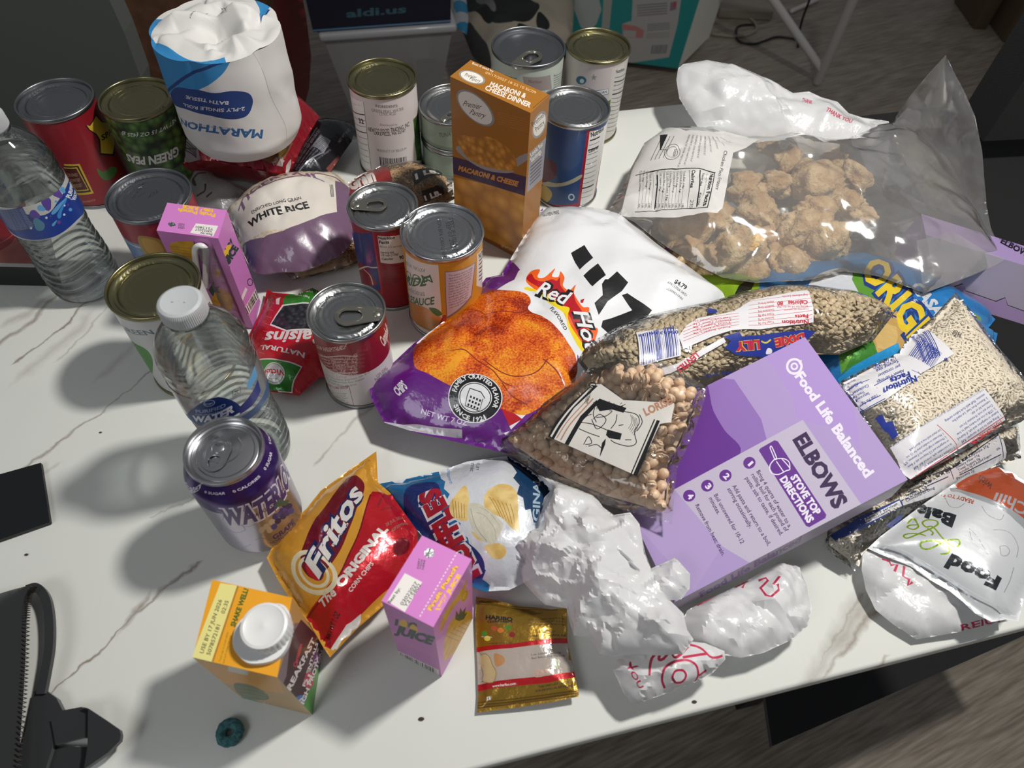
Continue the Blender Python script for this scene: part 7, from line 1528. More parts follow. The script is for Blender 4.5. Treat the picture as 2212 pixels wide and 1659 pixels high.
# ---------------------------------------------------------------- blue crisp bag under the chicken
cr = Pouch([((1560, 640), .022), ((2120, 690), .024), ((1850, 820), .020)], [(1440, 600), (1560, 580), (1700, 560), (1850, 545), (1960, 572), (2050, 615), (2120, 662), (2150, 690), (2132, 712), (2155, 720), (2146, 760), (2080, 800), (1960, 840), (1830, 862), (1760, 850), (1700, 810), (1560, 720)], .024, .020, .035, FG('2474b5'), .0035, .003, wr(.0025, 20, 281, 5, .002), smooth=False)
def d_cr(s):
    q = zh; lime, gn, yl, nv, w, tan = FG('7fa01c'), FG('5c9432'), FG('e0c02a'), FG('1f3a7c'), FG('c9ccd2'), FG('c09a58')
    s.poly([(1400, 570), (1600, 570), (1640, 600), (1640, 660), (1400, 680)], lime); s.poly(mapz(q, [(480, 300), (520, 320), (480, 400), (380, 420), (420, 340)]), FG('15160f'))
    s.curve(mapz(q, [(860, 330), (940, 260), (1080, 230), (1160, 300), (1200, 400), (1080, 430), (900, 400)]), w)
    s.poly(mapz(q, [(1150, 230), (1230, 330), (1320, 420), (1380, 620), (1290, 700), (1160, 780), (1060, 900), (1040, 760), (1160, 640), (1200, 440), (1130, 300)]), gn)
    s.curve(mapz(q, [(1180, 700), (1270, 690), (1290, 740), (1260, 810), (1200, 850), (1140, 900), (1060, 930)]), FG('3c7c2c'))
    s.poly(mapz(q, [(1300, 400), (1400, 480), (1480, 640), (1460, 760), (1380, 780), (1290, 760), (1260, 680), (1330, 600), (1250, 480)]), tan)
    for P in ([(1330, 570), (1410, 600), (1420, 660), (1390, 760), (1290, 730), (1270, 640)],): s.poly(mapz(q, P), FG('cfae6c'))
    s.tt('ORIGI', q(1180, 240), q(1500, 690), 48, yl, .04, outline=[(.13, nv)]); pass
    s.tt('CASA', q(1500, 350), q(1660, 540), 24, w, .05, shear=.3)
    s.poly(mapz(q, [(1890, 500), (1985, 545), (2035, 590), (2030, 680), (1960, 640)]), FG('1f86c4')); s.poly(mapz(q, [(1900, 515), (1940, 540), (1945, 570), (1910, 550)]), lime)
    s.poly(mapz(q, [(1040, 930), (1130, 850), (1300, 760), (1420, 700), (1440, 780), (1200, 870), (1060, 960)]), FG('2a93cf'))
pack('crisp_bag', 'blue and green crisp bag with big yellow letters, under the bag of chicken', 'crisp bag', cr, d_cr)

# ---------------------------------------------------------------- clear bag of chicken fritters
zipf = film('freezer_bag_film', tint='f2f0ec', haze=.19, gloss_rough=.10, bump=(14, .3, .006), spec=1.7, extra=.02)
zb_ = Pouch([((1340, 460), .052), ((2100, 480), .050), ((1700, 600), .052)], [(1316, 453), (1340, 410), (1364, 361), (1392, 309), (1426, 285), (1480, 279), (1536, 281), (1605, 297), (1658, 299), (1710, 289), (1761, 306), (1813, 309), (1881, 275), (1933, 265), (2010, 300), (2075, 390), (2110, 470), (2168, 561), (2099, 594), (1998, 634), (1900, 598), (1823, 586), (1747, 605), (1631, 612), (1560, 600), (1480, 560), (1420, 520), (1370, 480)],
             .038, .034, .075, zipf, .0045, .002, None, smooth=False, lump=(.12, 10, 2)); fold(zb_, .042, .0065, 301)
lbp = mat('sticker_paper', 'c6c3bf', .4, coat=.4)
def d_zip(s):
    q = zc
    s.poly(mapz(q, [(992, 1352), (1300, 1368), (1600, 1340), (1632, 1310), (1700, 960), (1780, 930), (1870, 880), (1700, 850), (1560, 828), (1400, 822), (1240, 832), (1140, 905), (1060, 1080)]), lbp)
    s.text('Chicken Piece Fritters', q(1643, 945), q(1588, 1188), q(1665, 950), black, .01)
    s.poly(mapz(q, [(1085, 1100), (1590, 1085), (1585, 1090), (1540, 1305), (1080, 1335), (1082, 1330), (1535, 1300), (1580, 1090), (1085, 1105)]), black)
    s.text('Nutrition Facts', q(1555, 1092), q(1508, 1298), q(1578, 1094), black, .04); s.text('Calories', q(1440, 1068), q(1428, 1182), q(1462, 1068), black, .04); s.text('270', q(1430, 1255), q(1422, 1308), q(1452, 1258), black, 0)
    s.text('Serving size', q(1508, 1088), q(1490, 1170), q(1520, 1088), black, .03); s.text('4 oz (112g)', q(1490, 1210), q(1475, 1290), q(1502, 1212), black, .03); s.text('Servings Per Container', q(1532, 1092), q(1505, 1240), q(1541, 1092), black)
    s.stroke(mapz(q, [(1492, 1068), (1470, 1300)]), .0012, black); s.stroke(mapz(q, [(1422, 1068), (1412, 1305)]), .0005, black); s.stroke(mapz(q, [(1222, 1100), (1205, 1322)]), .0012, black)
    for i, t in enumerate(['Total Fat 14g', 'Saturated Fat 3g', 'Trans Fat 0g', 'Cholesterol 45mg', 'Sodium 570mg', 'Total Carbohydrate 18g', 'Dietary Fiber 1g', 'Total Sugars 0g', 'Protein 16g', '', 'Vitamin D 0mcg', 'Calcium 20mg', 'Iron 1mg', 'Potassium 190mg']):
        x = 1388 - i * 21
        if t: s.text(t, q(x, 1075), q(x - 8, 1075 + len(t) * 8.5), q(x + 11, 1075), black, .015, res=1); s.text('18%'[:2 + i % 2], q(x - 10, 1280), q(x - 12, 1305), q(x + 1, 1280), black, .01)
        s.stroke([q(x - 5, 1078), q(x - 16, 1312)], .00025, black, smooth=False)
    s.ell(q(1315, 960), q(1365, 940), q(1330, 1000), black, ring=.94); s.ell(q(1315, 960), q(1350, 946), q(1326, 988), black, ring=.92); s.text('USDA', q(1330, 935), q(1318, 985), q(1345, 938), black, .02)
    for i in range(9): s.text('INGREDIENTS: CHICKEN, WHEAT FLOUR, SALT', q(1420 + i * 24, 845 + i * 2), q(1345 + i * 42, 1055 - i * 20), q(1431 + i * 24, 848 + i * 2), black, .01, res=1)
    for i in range(4): s.stroke(mapz(q, [(1250 + i * 26, 860 - i * 2), (1180 + i * 26, 1010 - i * 6)]), .0006, black)
    s.poly(mapz(q, [(1238, 1270 - 420), (1290, 845), (1286, 850), (1245, 940), (1250, 940), (1285, 940), (1280, 944), (1238, 944)]), black)
zr_ = thing('freezer_bag', 'large clear plastic bag with a white nutrition sticker, holding fried chicken', 'plastic bag', centre(zb_) + [0, 0, low(zb_)])
d_zip(zb_.surf); zb_.build('bag_film', zr_, sharp=40)
fl1 = Pouch([((1933, 268), .066), ((2043, 119), .150), ((2150, 520), .050)], [(1925, 275), (1940, 245), (1967, 206), (2005, 160), (2043, 119), (2058, 150), (2081, 192), (2105, 247), (2122, 326), (2132, 447), (2141, 490), (2168, 561), (2080, 530), (2000, 440), (1950, 350)], .006, .006, .03, zipf, .005, .002, None, smooth=False); fold(fl1, .045, .005, 311)
fl1.build('open_end', zr_, sharp=40)
fwing = Pouch([((2000, 632), .052), ((2168, 561), .070), ((2080, 500), .075)], [(1995, 634), (2098, 596), (2150, 573), (2172, 560), (2125, 540), (2060, 500), (1980, 520)], .004, .004, .03, zipf, .005, .001, wr(.0015, 16, 313, 5, 0), smooth=False); fwing.build('side_fold', zr_, under=False, sharp=40)

fry = mat('fried_crust', 'b8966a', .75, bump=(220, 1., .003), noise=(55, 'd9c29a', .38, .62))
def lump(c, r, seed, h):
    import bmesh
    p = U(c, h - .006); k = r * (H - h) / 1549.4 * 1.8; bm = bmesh.new(); bmesh.ops.create_icosphere(bm, subdivisions=4, radius=1); R = np.random.default_rng(seed); s3 = R.uniform(.8, 1.2, 3); a = R.uniform(0, 6.28); V = np.array([v.co[:] for v in bm.verts]); F = [[v.index for v in f.verts] for f in bm.faces]; bm.free()
    n = (fbm(V[:, 0] * 1.3 + seed * 3.1 + V[:, 2] * .9, V[:, 1] * 1.3 + V[:, 2] * 1.1, seed, 2) - .5) * .9; m_ = np.abs(fbm(V[:, 0] * 3.5 + V[:, 2] * 2 + seed, V[:, 1] * 3.5 - V[:, 2] * 2.3, seed + 4, 4) - .5) * .8
    f_ = (fbm(V[:, 0] * 12 + V[:, 2] * 7, V[:, 1] * 12 - V[:, 2] * 9, seed + 8, 2) - .5) * .14
    V = V * (1 + n - m_ * .8 + f_)[:, None] * s3 * [1, 1, .8]; ca, sa = math.cos(a), math.sin(a); V = V @ np.array([[ca, -sa, 0], [sa, ca, 0], [0, 0, 1]]).T
    V = V * k + p; V[:, 2] = np.maximum(V[:, 2], .0275); return V, F
wh = ['largest, nearest the chip bag', 'under the right corner of the sticker', 'beside the sticker edge', 'at the far rim of the bag', 'in the middle of the far side', 'right of the middle', 'near the bottom seam, centre', 'near the bottom seam, right of centre', 'smallest, far right', 'touching the bottom seam', 'lowest at the left, below the sticker', 'below the sticker middle', 'hidden mostly behind the sticker', 'between the middle pieces', 'upper right of the heap', 'bottom edge beside the lentils', 'filling the gap near the top edge', 'upper middle, behind the sticker edge', 'far right of the heap', 'low in the middle, under two others', 'left of the bottom seam', 'behind the lower sticker corner', 'touching the blue crisp bag']
for i, (c, r, h) in enumerate([((1590, 545), 52, .052), ((1645, 455), 40, .054), ((1610, 405), 36, .050), ((1700, 350), 34, .045), ((1765, 395), 48, .050), ((1835, 385), 36, .046), ((1715, 500), 46, .056), ((1785, 525), 46, .052), ((1862, 464), 24, .050), ((1690, 568), 38, .046), ((1480, 560), 36, .040), ((1475, 492), 38, .046), ((1545, 470), 36, .040), ((1760, 460), 40, .052), ((1830, 440), 34, .044), ((1625, 590), 30, .042), ((1660, 320), 26, .036), ((1675, 400), 34, .040), ((1800, 345), 28, .038), ((1670, 520), 34, .040), ((1530, 575), 34, .034), ((1440, 500), 32, .034), ((1760, 565), 30, .036)]):
    V, F = lump(c, r, 400 + i, h); o = mesh_obj('fried_chicken_piece', V, F, fry, None, sharp=0, own_origin=True); prop(o, 'golden fried chicken piece in the clear bag, ' + wh[i], 'chicken piece', 'fried chicken pieces')

# ---------------------------------------------------------------- small things at the left
slab = mat('black_plastic', '0e1114', .45, bump=(200, .05))
V, F = prism([U(p)[:2] for p in mapz(zi, [(-60, 392), (0, 372), (192, 318), (232, 576), (228, 582), (0, 662), (-60, 684)])], .0006, .0045)
o = mesh_obj('tablet', V, F, slab, None, sharp=30, own_origin=True); prop(o, 'flat black rectangular slab corner at the left edge of the table', 'tablet')
cloth = mat('black_neoprene', '121417', .85, bump=(500, .3, .0006), sheen=.3)
pr = thing('soft_case', 'black soft case with stitched edge and loose strap, lower left corner', 'case', (-.33, .12, 0))
po = Pouch([((0, 1400), .014), ((80, 1400), .014), ((0, 1600), .014)], mapz(zi, [(-400, 900), (-100, 905), (0, 886), (60, 868), (130, 850), (158, 852), (128, 900), (118, 1000), (112, 1200), (100, 1400), (80, 1659), (60, 1900), (-400, 1900)]), .010, .013, .02, cloth, .005, .001, wr(.001, 14, 330, 4), smooth=False)
po.build('case_body', pr)
mb = MB(); r_ = spline([U(p, .018) for p in mapz(zi, [(150, 856), (126, 905), (117, 1000), (111, 1200), (99, 1400), (79, 1659), (65, 1850)])], 22)
z_ = r_.copy(); z_[:, 0] += .0022 * np.where(np.arange(len(r_)) % 2, 1, -1); V, F = tube(z_, .0007, 5); mb.add(V, F, mat('stitch_thread', '3a3430', .8)); mb.build('zigzag_stitching', pr)
def ribbon(pts, w, th=.0016, h=None, m=cloth, name='strap', parent=pr, up=(0, 0, 1)):
    P = spline(pts, 6); T = np.gradient(P, axis=0); T /= np.linalg.norm(T, axis=1)[:, None]; S_ = np.cross(T, up); S_ /= np.linalg.norm(S_, axis=1)[:, None] + 1e-9; Nn = np.cross(S_, T)
    V = []; F = []; n = len(P)
    for i in range(n):
        for a, b in ((-1, -1), (1, -1), (1, 1), (-1, 1)): V.append(P[i] + S_[i] * a * w / 2 + Nn[i] * b * th / 2)
    for i in range(n - 1):
        for k in range(4): F.append((i * 4 + k, i * 4 + (k + 1) % 4, i * 4 + 4 + (k + 1) % 4, i * 4 + 4 + k))
    F += [(3, 2, 1, 0), (4 * n - 4, 4 * n - 3, 4 * n - 2, 4 * n - 1)]
    return mesh_obj(name, V, F, m, parent=parent, sharp=40)
ribbon([U(p, h) for p, h in zip(mapz(zi, [(120, 870), (165, 862), (205, 910), (222, 1000), (222, 1120), (205, 1230), (185, 1330)]), (.010, .011, .012, .012, .012, .011, .009))], .006, .0045, name='edge_loop')
for nm, P, z0, z1 in (('strap', [(150, 1320), (200, 1313), (250, 1350), (276, 1402), (268, 1425), (228, 1442), (242, 1500), (232, 1570), (190, 1700), (50, 1700), (112, 1500)], .002, .008),
                      ('strap_fold', [(225, 1445), (272, 1405), (360, 1389), (392, 1400), (390, 1525), (365, 1525), (245, 1556), (236, 1500)], .008, .011),
                      ('strap_fold', [(362, 1388), (388, 1394), (470, 1448), (530, 1490), (535, 1512), (531, 1538), (480, 1590), (372, 1665), (388, 1560), (390, 1400)], .0115, .016),
                      ('strap', [(185, 1700), (240, 1564), (388, 1567), (370, 1668), (300, 1720)], .0008, .004)):
    V, F = prism([U(p, z1)[:2] for p in mapz(zi, P)], z0, z1); mesh_obj(nm, V, F, cloth, parent=pr, sharp=30)
# cereal ring and crumbs
import bmesh
p = U((496, 1582), .004); t = np.linspace(0, 2 * np.pi, 40, endpoint=False); mb = MB(); V, F = tube([p + [.0058 * math.cos(a), .0058 * math.sin(a), 0] for a in t], .0037, 20, closed=True)
V = np.array(V); d = V - p; V = V + d * (.25 * (fbm(V[:, 0] * 700, V[:, 1] * 700 + V[:, 2] * 500, 5, 3) - .5))[:, None]; V[:, 2] = np.maximum(V[:, 2], .0003)
o = mesh_obj('cereal_ring', V, F, mat('blue_cereal', '47787a', .85, bump=(700, 1., .001), noise=(400, '2f5a60', .4, .6)), None, sharp=0, own_origin=True); prop(o, 'small teal cereal ring lying in the shadow of the drink carton', 'cereal')
cm = mat('crumb', '3a3024', .9)
for nm, c, r in (('black crumb below the front juice box', (910, 1553), .0016), ('dark crumb near the front table edge by the crumpled bag', (1500, 1516), .0014), ('tiny olive crumb left of the silver can', (217, 1154 - 220), .001), ('tiny dark crumb above the tablet corner', (57, 1198), .0012)):
    q = U(c, r * .5); V, F = cap_lathe([(.0002, -.5), (.8, -.4), (1, .1), (.5, .5), (.0002, .6)], (0, 0, 0), 9); V = np.array(V) * r * [1.4, .8, .7] + q; V[:, 2] = np.maximum(V[:, 2], .0002)
    o = mesh_obj('crumb', V, F, cm, None, own_origin=True); prop(o, nm, 'crumb')
# ================================================================ behind the table
def tri(px, h): return U(px, h)
fz = -TZ
# storage bin with bag on top
bin_m = film('bin_plastic', tint='c9ccd0', haze=.35, gloss_rough=.3, bump=None, spec=1.)
root = thing('storage_bin', 'translucent plastic storage bin on the floor behind the cans', 'bin', (*U((850, 70), -.38)[:2], fz))
hl = -.40; a = U((688, 84), hl); b = U((988, 62), hl); d = (b - a); L = np.linalg.norm(d); d /= L; n_ = np.array([-d[1], d[0], 0]); D = .30
def bx(a, L, n0, n1, z0, z1, ins=0., top_ins=0.):
    lo = [a + d * (x + (ins if x == 0 else -ins)) + n_ * (y + (ins if y == n0 else -ins)) for x, y in ((0, n0), (L, n0), (L, n1), (0, n1))]; hi = [a + d * (x + (top_ins if x == 0 else -top_ins)) + n_ * (y + (top_ins if y == n0 else -top_ins)) for x, y in ((0, n0), (L, n0), (L, n1), (0, n1))]
    V = [[p[0], p[1], z0] for p in lo] + [[p[0], p[1], z1] for p in hi]; return np.array(V), BOXF
V, F = bx(a, L, 0, D, fz + .001, hl - .012, .07, .012); mesh_obj('bin_body', V, F, bin_m, parent=root, smooth=False)
V, F = rbox((0, 0, 0), (L, D, .022), .008); V = np.array(V); V = a * [1, 1, 0] + np.outer(V[:, 0], d) + np.outer(V[:, 1], n_) + np.outer(V[:, 2] + hl - .012, [0, 0, 1]); mesh_obj('lid', V, F, mat('bin_lid_plastic', '8f8f92', .35, coat=.2), parent=root)
mb = MB()
for x, c in ((.04, '6a3f34'), (.13, '55585c'), (.19, '8a8a7c')):
    V, F = rbox((0, 0, 0), (.07, .10, .14 + x * .1), .008); V = np.array(V) * [.8, 1, 1] + [x + .06, .10, 0]; V = a * [1, 1, 0] + np.outer(V[:, 0], d) + np.outer(V[:, 1], n_) + np.outer(V[:, 2] + fz + .004, [0, 0, 1]); o = mesh_obj('stored_package', V, F, mat('stored_' + c, c, .6), own_origin=True)
    prop(o, {'6a3f34': 'reddish-brown package at the left inside the storage bin', '55585c': 'grey package in the middle inside the storage bin', '8a8a7c': 'pale package at the right inside the storage bin'}[c], 'package')
# navy bag
nav = mat('navy_bag', '070b1f', .55, coat=.15)
ba = a + d * (-.01) + n_ * .01; V, F = bx(ba, L - .005, 0, D - .04, hl + .012, hl + .30, .0, -.01)
root = thing('shopping_bag', 'dark navy shopping bag with faint web address standing on the storage bin', 'bag', (*(ba + d * L / 2)[:2], hl + .012))
fq = [np.array(V[i]) for i in (0, 1, 5, 4)]; s = quad(*fq, .01, nav); s.tt('aldi.us', (748, 38), (878, 27), 17, K('30505c'), .03); mb = MB(); mb.add(V, [BOXF[i] for i in (0, 1, 3, 4, 5)], nav); s.into(mb); V2, F2 = tube([fq[0] + [0, 0, .004], fq[1] + [0, 0, .004]], .003, 6); mb.add(V2, F2, K('1f4a66')); mb.build('bag_body', root, smooth=False)
# cardboard box and red bag on the left
def upbox(name, label, cat, p0, p1, h0, depth, h1, m, partname='box_body', ang=None, r=.004):
    a_, b_ = U(p0, h0), U(p1, h0); dd = b_ - a_; Lx = np.linalg.norm(dd); dd /= Lx; nn = np.array([-dd[1], dd[0], 0]); V, F = rbox((0, 0, 0), (Lx, depth, h1 - h0), r); V = np.array(V); V = a_ * [1, 1, 0] + np.outer(V[:, 0], dd) + np.outer(V[:, 1], nn) + np.outer(V[:, 2] + h0, [0, 0, 1])
    root = thing(name, label, cat, ((a_ + b_) / 2 * [1, 1, 0]) + [0, 0, h0]); mesh_obj(partname, V, F, m, parent=root); return root, a_, dd, nn, Lx
card = mat('brown_cardboard', '5a3a26', .8, noise=(30, '4c301e', .4, .6))
r_, a_, dd, nn, Lx = upbox('cardboard_box', 'brown cardboard box behind the tissue roll', 'box', (252, 190), (590, 190), -.45, .25, -.10, card)
s = quad(a_ - nn * .001, a_ + dd * Lx - nn * .001, a_ + dd * Lx - nn * .001 + [0, 0, .33], a_ - nn * .001 + [0, 0, .33], .02, card); lf = K('3a4a26')
s.curve([(255, 10), (268, 30), (262, 60), (250, 45)], lf); s.curve([(240, -10), (270, 5), (262, 20), (244, 14)], lf); s.poly([(560, 0), (575, 0), (620, 200), (600, 210)], lf); mb = MB(); s.into(mb); mb.build('printed_side', r_, smooth=False)
V, F = prism([a_ + dd * .03 + nn * .02, a_ + dd * (Lx - .16) + nn * .02, a_ + dd * (Lx - .16) + nn * .22, a_ + dd * .03 + nn * .22], fz, -.452); o = mesh_obj('storage_crate', V, F, mat('dark_crate', '26221e', .8), own_origin=True, smooth=False); prop(o, 'dark crate on the floor under the brown cardboard box', 'crate')
rb = Pouch([((600, 200), -.45), ((680, 60), -.10), ((690, 240), -.52)], [(585, -60), (640, -60), (662, 40), (672, 120), (668, 190), (655, 240), (660, 300), (640, 330), (620, 300), (600, 150)], .03, .03, .08, mat('red_tote', '6e0d1c', .6, bump=(20, .4, .01)), .02, .0, wr(.008, 6, 5, 4), smooth=False, floor=-9)
root = thing('tote_bag', 'dark red tote bag standing beside the storage bin', 'bag', centre(rb) + [0, 0, fz]); rb.build('bag_body', root)
# grey chair back at the left
gm = mat('grey_upholstery', '50534f', .8, bump=(300, .1, .001)); nrm = np.array([.05, 1, 0]); nrm /= np.linalg.norm(nrm)
P_ = [ray_plane(p, np.array([-.8, 1.0, 0]), nrm) for p in [(-160, 330), (-160, -90), (200, -90), (236, 0), (268, 70), (304, 168), (322, 300)]]
V = [p for p in P_] + [p + nrm * .035 for p in P_]; n = len(P_); F = [tuple(range(n)), tuple(range(2 * n - 1, n - 1, -1))] + [(i, n + i, n + (i + 1) % n, (i + 1) % n) for i in range(n)]
root = thing('chair', 'grey chair back panel behind the red can at the left', 'chair', (-.95, 1.0, fz)); mesh_obj('backrest', V, F, gm, parent=root, smooth=False)
c0 = np.mean(P_, 0)
for dx in (-.12, .12): V, F = tube([c0 + [dx, .05, -.1], [c0[0] + dx, c0[1] + .12, fz]], .014, 10); mesh_obj('leg', V, F, bkm, parent=root)
# pile of clothes
def pile(name, label, cat, pts, h, mats_, seed, amp=.03, base=None):
    p = Pouch([(pts[0], h), (pts[len(pts) // 3], h), (pts[2 * len(pts) // 3], h)], pts, amp * 2, amp * 2, .10, mats_[0], .012, 0, wr(amp, 9, seed, 5), smooth=False, floor=fz + .001); r = np.random.default_rng(seed)
    return p
p = pile('x', '', '', [(1000, -40), (1000, 70), (1020, 120), (1060, 160), (1120, 150), (1180, 110), (1235, 90), (1240, 20), (1235, -40)], -.55, [mat('cream_cloth', '8f8678', .85, bump=(60, .4, .003))], 9)
cb_ = mat('black_cloth', '0d0f0f', .8); gc = mat('green_black_cloth', '101a14', .8)
for P, m in (([(1000, -40), (1075, -40), (1130, -10), (1165, 10), (1150, 40), (1110, 45), (1085, 30), (1060, 50), (1035, 30), (1000, 20)], cb_), ([(1085, 30), (1110, 45), (1080, 50), (1062, 45)], gc), ([(1165, 25), (1185, 45), (1185, 62), (1165, 65), (1158, 45)], cb_), ([(1120, 50), (1145, 60), (1120, 70)], gc), ([(1000, 60), (1040, 80), (1060, 160), (1000, 150)], mat('grey_cloth', '2c2c2c', .8)), ([(1030, -20), (1070, 10), (1060, 20), (1030, 5)], mat('pale_cloth', '5c5a5a', .8))): p.surf.curve(P, m)
root = thing('sneaker', 'black and cream shoe-like bundle on the floor behind the widest can', 'shoe', centre(p) + [0, 0, fz]); p.build('upper', root, sharp=60)
p2 = pile('x', '', '', [(978, -30), (1004, -30), (1012, 40), (1008, 75), (988, 60), (974, 58), (980, 30)], -.50, [mat('white_cloth', '8f9296', .8)], 12, .012); p2.surf.poly([(975, 5), (1012, 10), (1010, 30), (985, 28)], mat('blue_cloth', '1f6a8c', .7)); p2.surf.poly([(985, 52), (1012, 50), (1012, 90), (985, 80)], mat('blue_cloth'))
root = thing('cloth', 'blue and white cloth hanging beside the storage bin', 'cloth', centre(p2) + [0, 0, fz]); p2.build('cloth_body', root)
# teal and white package
tw = mat('white_pack_plastic', 'd8d6cc', .45, coat=.2); tl_ = K('0b6f6d'); 
A_, B_ = U((1240, 120), -.72), U((1478, 150), -.72); dd = B_ - A_; Lx = np.linalg.norm(dd); dd /= Lx; nn = np.array([-dd[1], dd[0], 0])
root = thing('diaper_pack', 'large teal and white plastic package with a printed label on the floor', 'package', ((A_ + B_) / 2 * [1, 1, 0]) + [0, 0, fz])
tilt = nn * .10; w_ = dd * .16
s = quad(A_ - dd * .05, A_ + dd * (Lx - .02), A_ + dd * (Lx + .02) + tilt + [0, 0, .42], A_ - dd * .05 + tilt + [0, 0, .42], .02, tl_)
q = zc
s.poly(mapz(q, [(700, -30), (850, -30), (870, 60), (840, 150), (790, 200), (740, 170), (700, 60)]), K('8d918e')); s.poly(mapz(q, [(885, -20), (940, -20), (920, 180), (872, 180)]), K('85857e')); s.poly(mapz(q, [(1070, -60), (1380, -60), (1350, 150), (1295, 360), (1030, 400), (1010, 300), (1000, 150), (1060, 130)]), K('8d8a86'))
s.poly(mapz(q, [(1000, 150), (1090, 165), (1140, 190), (1130, 240), (1010, 235)]), K('96605f')); s.poly(mapz(q, [(1010, 190), (1090, 195), (1085, 235), (1010, 232)]), K('8d8a86'))
s.bars(q(1180, 340), q(1280, 335), q(1190, 285), K('4a4a4c'), 18, 3); s.poly(mapz(q, [(1305, 15), (1345, 10), (1340, 60), (1300, 70)]), K('6c5a66')); s.poly(mapz(q, [(1325, 10), (1345, 8), (1342, 40), (1322, 42)]), K('8c3a4c'))
for i in range(5): s.stroke(mapz(q, [(1095, 35 + i * 16), (1285, 20 + i * 16)]), .004, K('6a6866'))
for i in range(4): s.stroke(mapz(q, [(1160, 155 + i * 12), (1300, 145 + i * 12)]), .003, K('6a6866'))
for i in range(3): s.stroke(mapz(q, [(1150, 215 + i * 12), (1300, 205 + i * 12)]), .003, K('7a7874'))
mb = MB(); s.into(mb)
P0_, P1_ = A_ + dd * (Lx - .02), A_ + dd * (Lx + .02) + tilt + [0, 0, .42]; back = nn * .22; s2 = quad(P0_, P0_ + back + dd * .10, P1_ + back + dd * .10, P1_, .03, tw); s2.into(mb)
L0, L1 = A_ - dd * .05, A_ - dd * .05 + tilt + [0, 0, .42]
for qd in ((L1, P1_, P1_ + back + dd * .1, L1 + back), (L0 + back, L0, L1, L1 + back), (P0_ + back + dd * .1, L0 + back, L1 + back, P1_ + back + dd * .1), (L0, L0 + back, P0_ + back + dd * .1, P0_)): quad(*qd, .05, tw).into(mb)
for V_ in mb.V: V_[:, 2] = np.maximum(V_[:, 2], fz + .001)
mb.build('wrapping', root, smooth=False)
# folding stand legs
stm = mat('white_painted_steel', 'b0aeaa', .4)
root = thing('folding_stand', 'white steel folding legs standing on the floor behind the table', 'stand', (*U((1768, 178), fz)[:2], fz))
f_ = U((1766, 176), fz + .012)
def bar(p0, p1, r, nm, m=stm, seg=10):
    V, F = tube([p0, p1], r, seg); mesh_obj(nm, V, F, m, parent=root)
top1 = U((1868, -60), fz + .42); bar(f_, top1 + (top1 - f_) * .4, .0145, 'leg'); st = f_ + (top1 - f_) * .12; top2 = U((1650, -30), fz + .30); bar(st, st + (top2 - st) * 1.6, .0125, 'brace')
t3 = top1 + (top1 - f_) * .4; t4 = st + (top2 - st) * 1.6; bar(t3, t4, .012, 'cross_bar')
# power strip, cables
ps = thing('power_strip', 'cream power strip on the floor behind the folding legs', 'power strip', (*U((1640, 25), fz)[:2], fz)); a_, b_ = U((1555, 22), fz + .03), U((1672, 28), fz + .03); dd = b_ - a_; Lx = np.linalg.norm(dd); dd /= Lx; nn = np.array([-dd[1], dd[0], 0]); V, F = rbox((0, 0, 0), (Lx, .06, .035), .006); V = np.array(V); V = a_ * [1, 1, 0] + np.outer(V[:, 0], dd) + np.outer(V[:, 1], nn) + np.outer(V[:, 2] + fz + .0005, [0, 0, 1]); cream = mat('cream_plastic', '7f776a', .5); mesh_obj('housing', V, F, cream, parent=ps)
def cable(label, pts, r, m, hs=None): 
    P = spline([U(p, fz + r + (hs[i] if hs else .001)) for i, p in enumerate(pts)], 8); V, F = tube(P, r, 8); o = mesh_obj('cable', V, F, m, None, sharp=0, own_origin=True); prop(o, label, 'cable')
cable('cream cable looping on the floor beside the teal package', mapz(zr, [(200, 405), (350, 425), (500, 435), (650, 410), (740, 350), (720, 270), (660, 215)]), .005, cream)
cable('black cable curving across the floor to the folding legs', mapz(zr, [(500, 400), (520, 480), (620, 520), (740, 520), (860, 480), (1000, 440), (1230, 470)]), .004, mat('black_cable', '0c0c0c', .5))
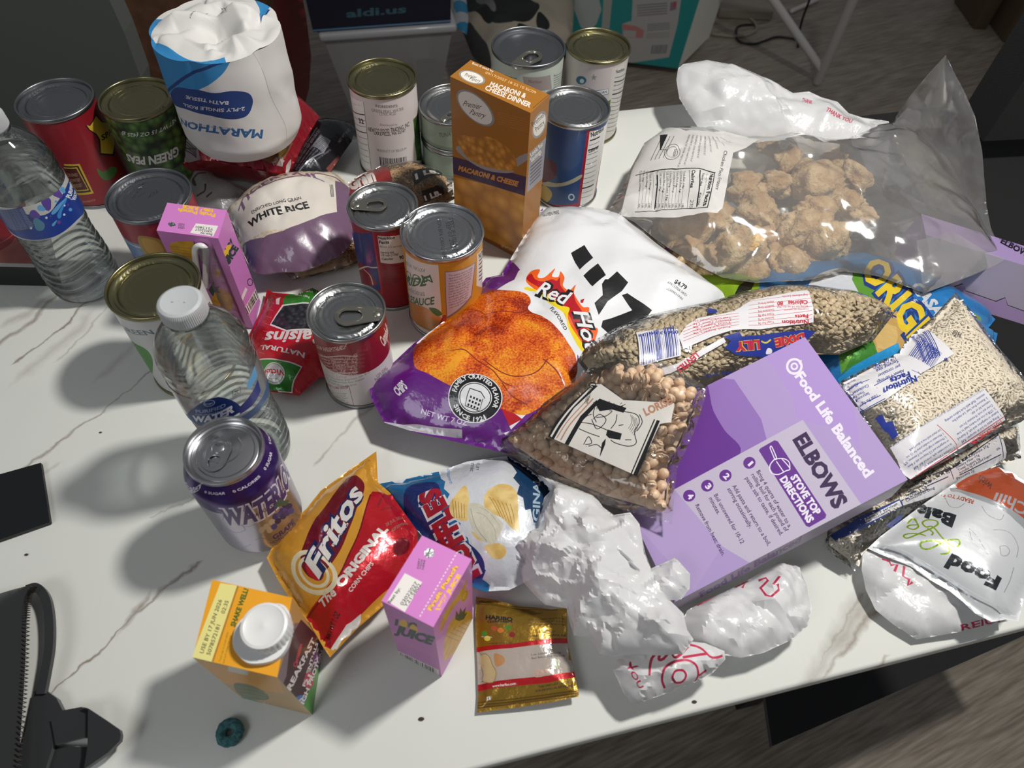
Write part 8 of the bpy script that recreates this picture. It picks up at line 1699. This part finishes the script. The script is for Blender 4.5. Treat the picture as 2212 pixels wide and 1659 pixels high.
cable('black cable hanging in front of the folding legs', mapz(zr, [(1240, 560), (1245, 450), (1265, 330), (1300, 200), (1345, 80), (1390, -40)]), .004, mat('black_cable'), [.002, .01, .04, .08, .12, .16])
cable('dark cable loop beside the cream cable', mapz(zr, [(500, 400), (510, 330), (580, 300), (680, 295), (730, 300)]), .004, mat('black_cable'))
cable('cream cable stretched behind the folding legs', mapz(zr, [(1150, 140), (1260, 90), (1350, 50), (1480, -10)]), .008, stm)
cable('dark cable on the floor behind the power strip', mapz(zr, [(290, 150), (420, 165), (560, 200), (700, 190)]), .005, mat('black_cable'))
# black padded chair at the right, with cardboard boxes beyond
chf = mat('black_chair_fabric', '08090a', .9, bump=(700, .4, .001), sheen=.1)
root = thing('office_chair', 'black fabric chair pushed against the right end of the table', 'chair', (.80, .72, fz))
sp = [tpt(.455, .20), tpt(1.05, .20), tpt(1.05, .78), tpt(.60, .78), tpt(.455, .62)]; V, F = prism(sp, -.20, -.10); mesh_obj('seat', V, F, chf, parent=root, sharp=30)
V, F = prism([tpt(.74, .64), tpt(1.15, .60), tpt(1.16, .67), tpt(.75, .71)], -.06, .36); mesh_obj('backrest', V, F, chf, parent=root, sharp=30)
V, F = tube([tpt(.85, .55) + [0, 0, -.15], tpt(.85, .66) + [0, 0, -.02]], .014, 8); mesh_obj('back_support', V, F, bkm, parent=root)
for s_, n__ in ((.50, .25), (.89, .25), (.88, .58), (.50, .54)): q_ = tpt(s_, n__); V, F = tube([q_ + [0, 0, -.2], q_ + [0, 0, fz]], .013, 8); mesh_obj('leg', V, F, bkm, parent=root)
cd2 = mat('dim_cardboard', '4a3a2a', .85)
a_ = U((2172, 66), fz + .05)
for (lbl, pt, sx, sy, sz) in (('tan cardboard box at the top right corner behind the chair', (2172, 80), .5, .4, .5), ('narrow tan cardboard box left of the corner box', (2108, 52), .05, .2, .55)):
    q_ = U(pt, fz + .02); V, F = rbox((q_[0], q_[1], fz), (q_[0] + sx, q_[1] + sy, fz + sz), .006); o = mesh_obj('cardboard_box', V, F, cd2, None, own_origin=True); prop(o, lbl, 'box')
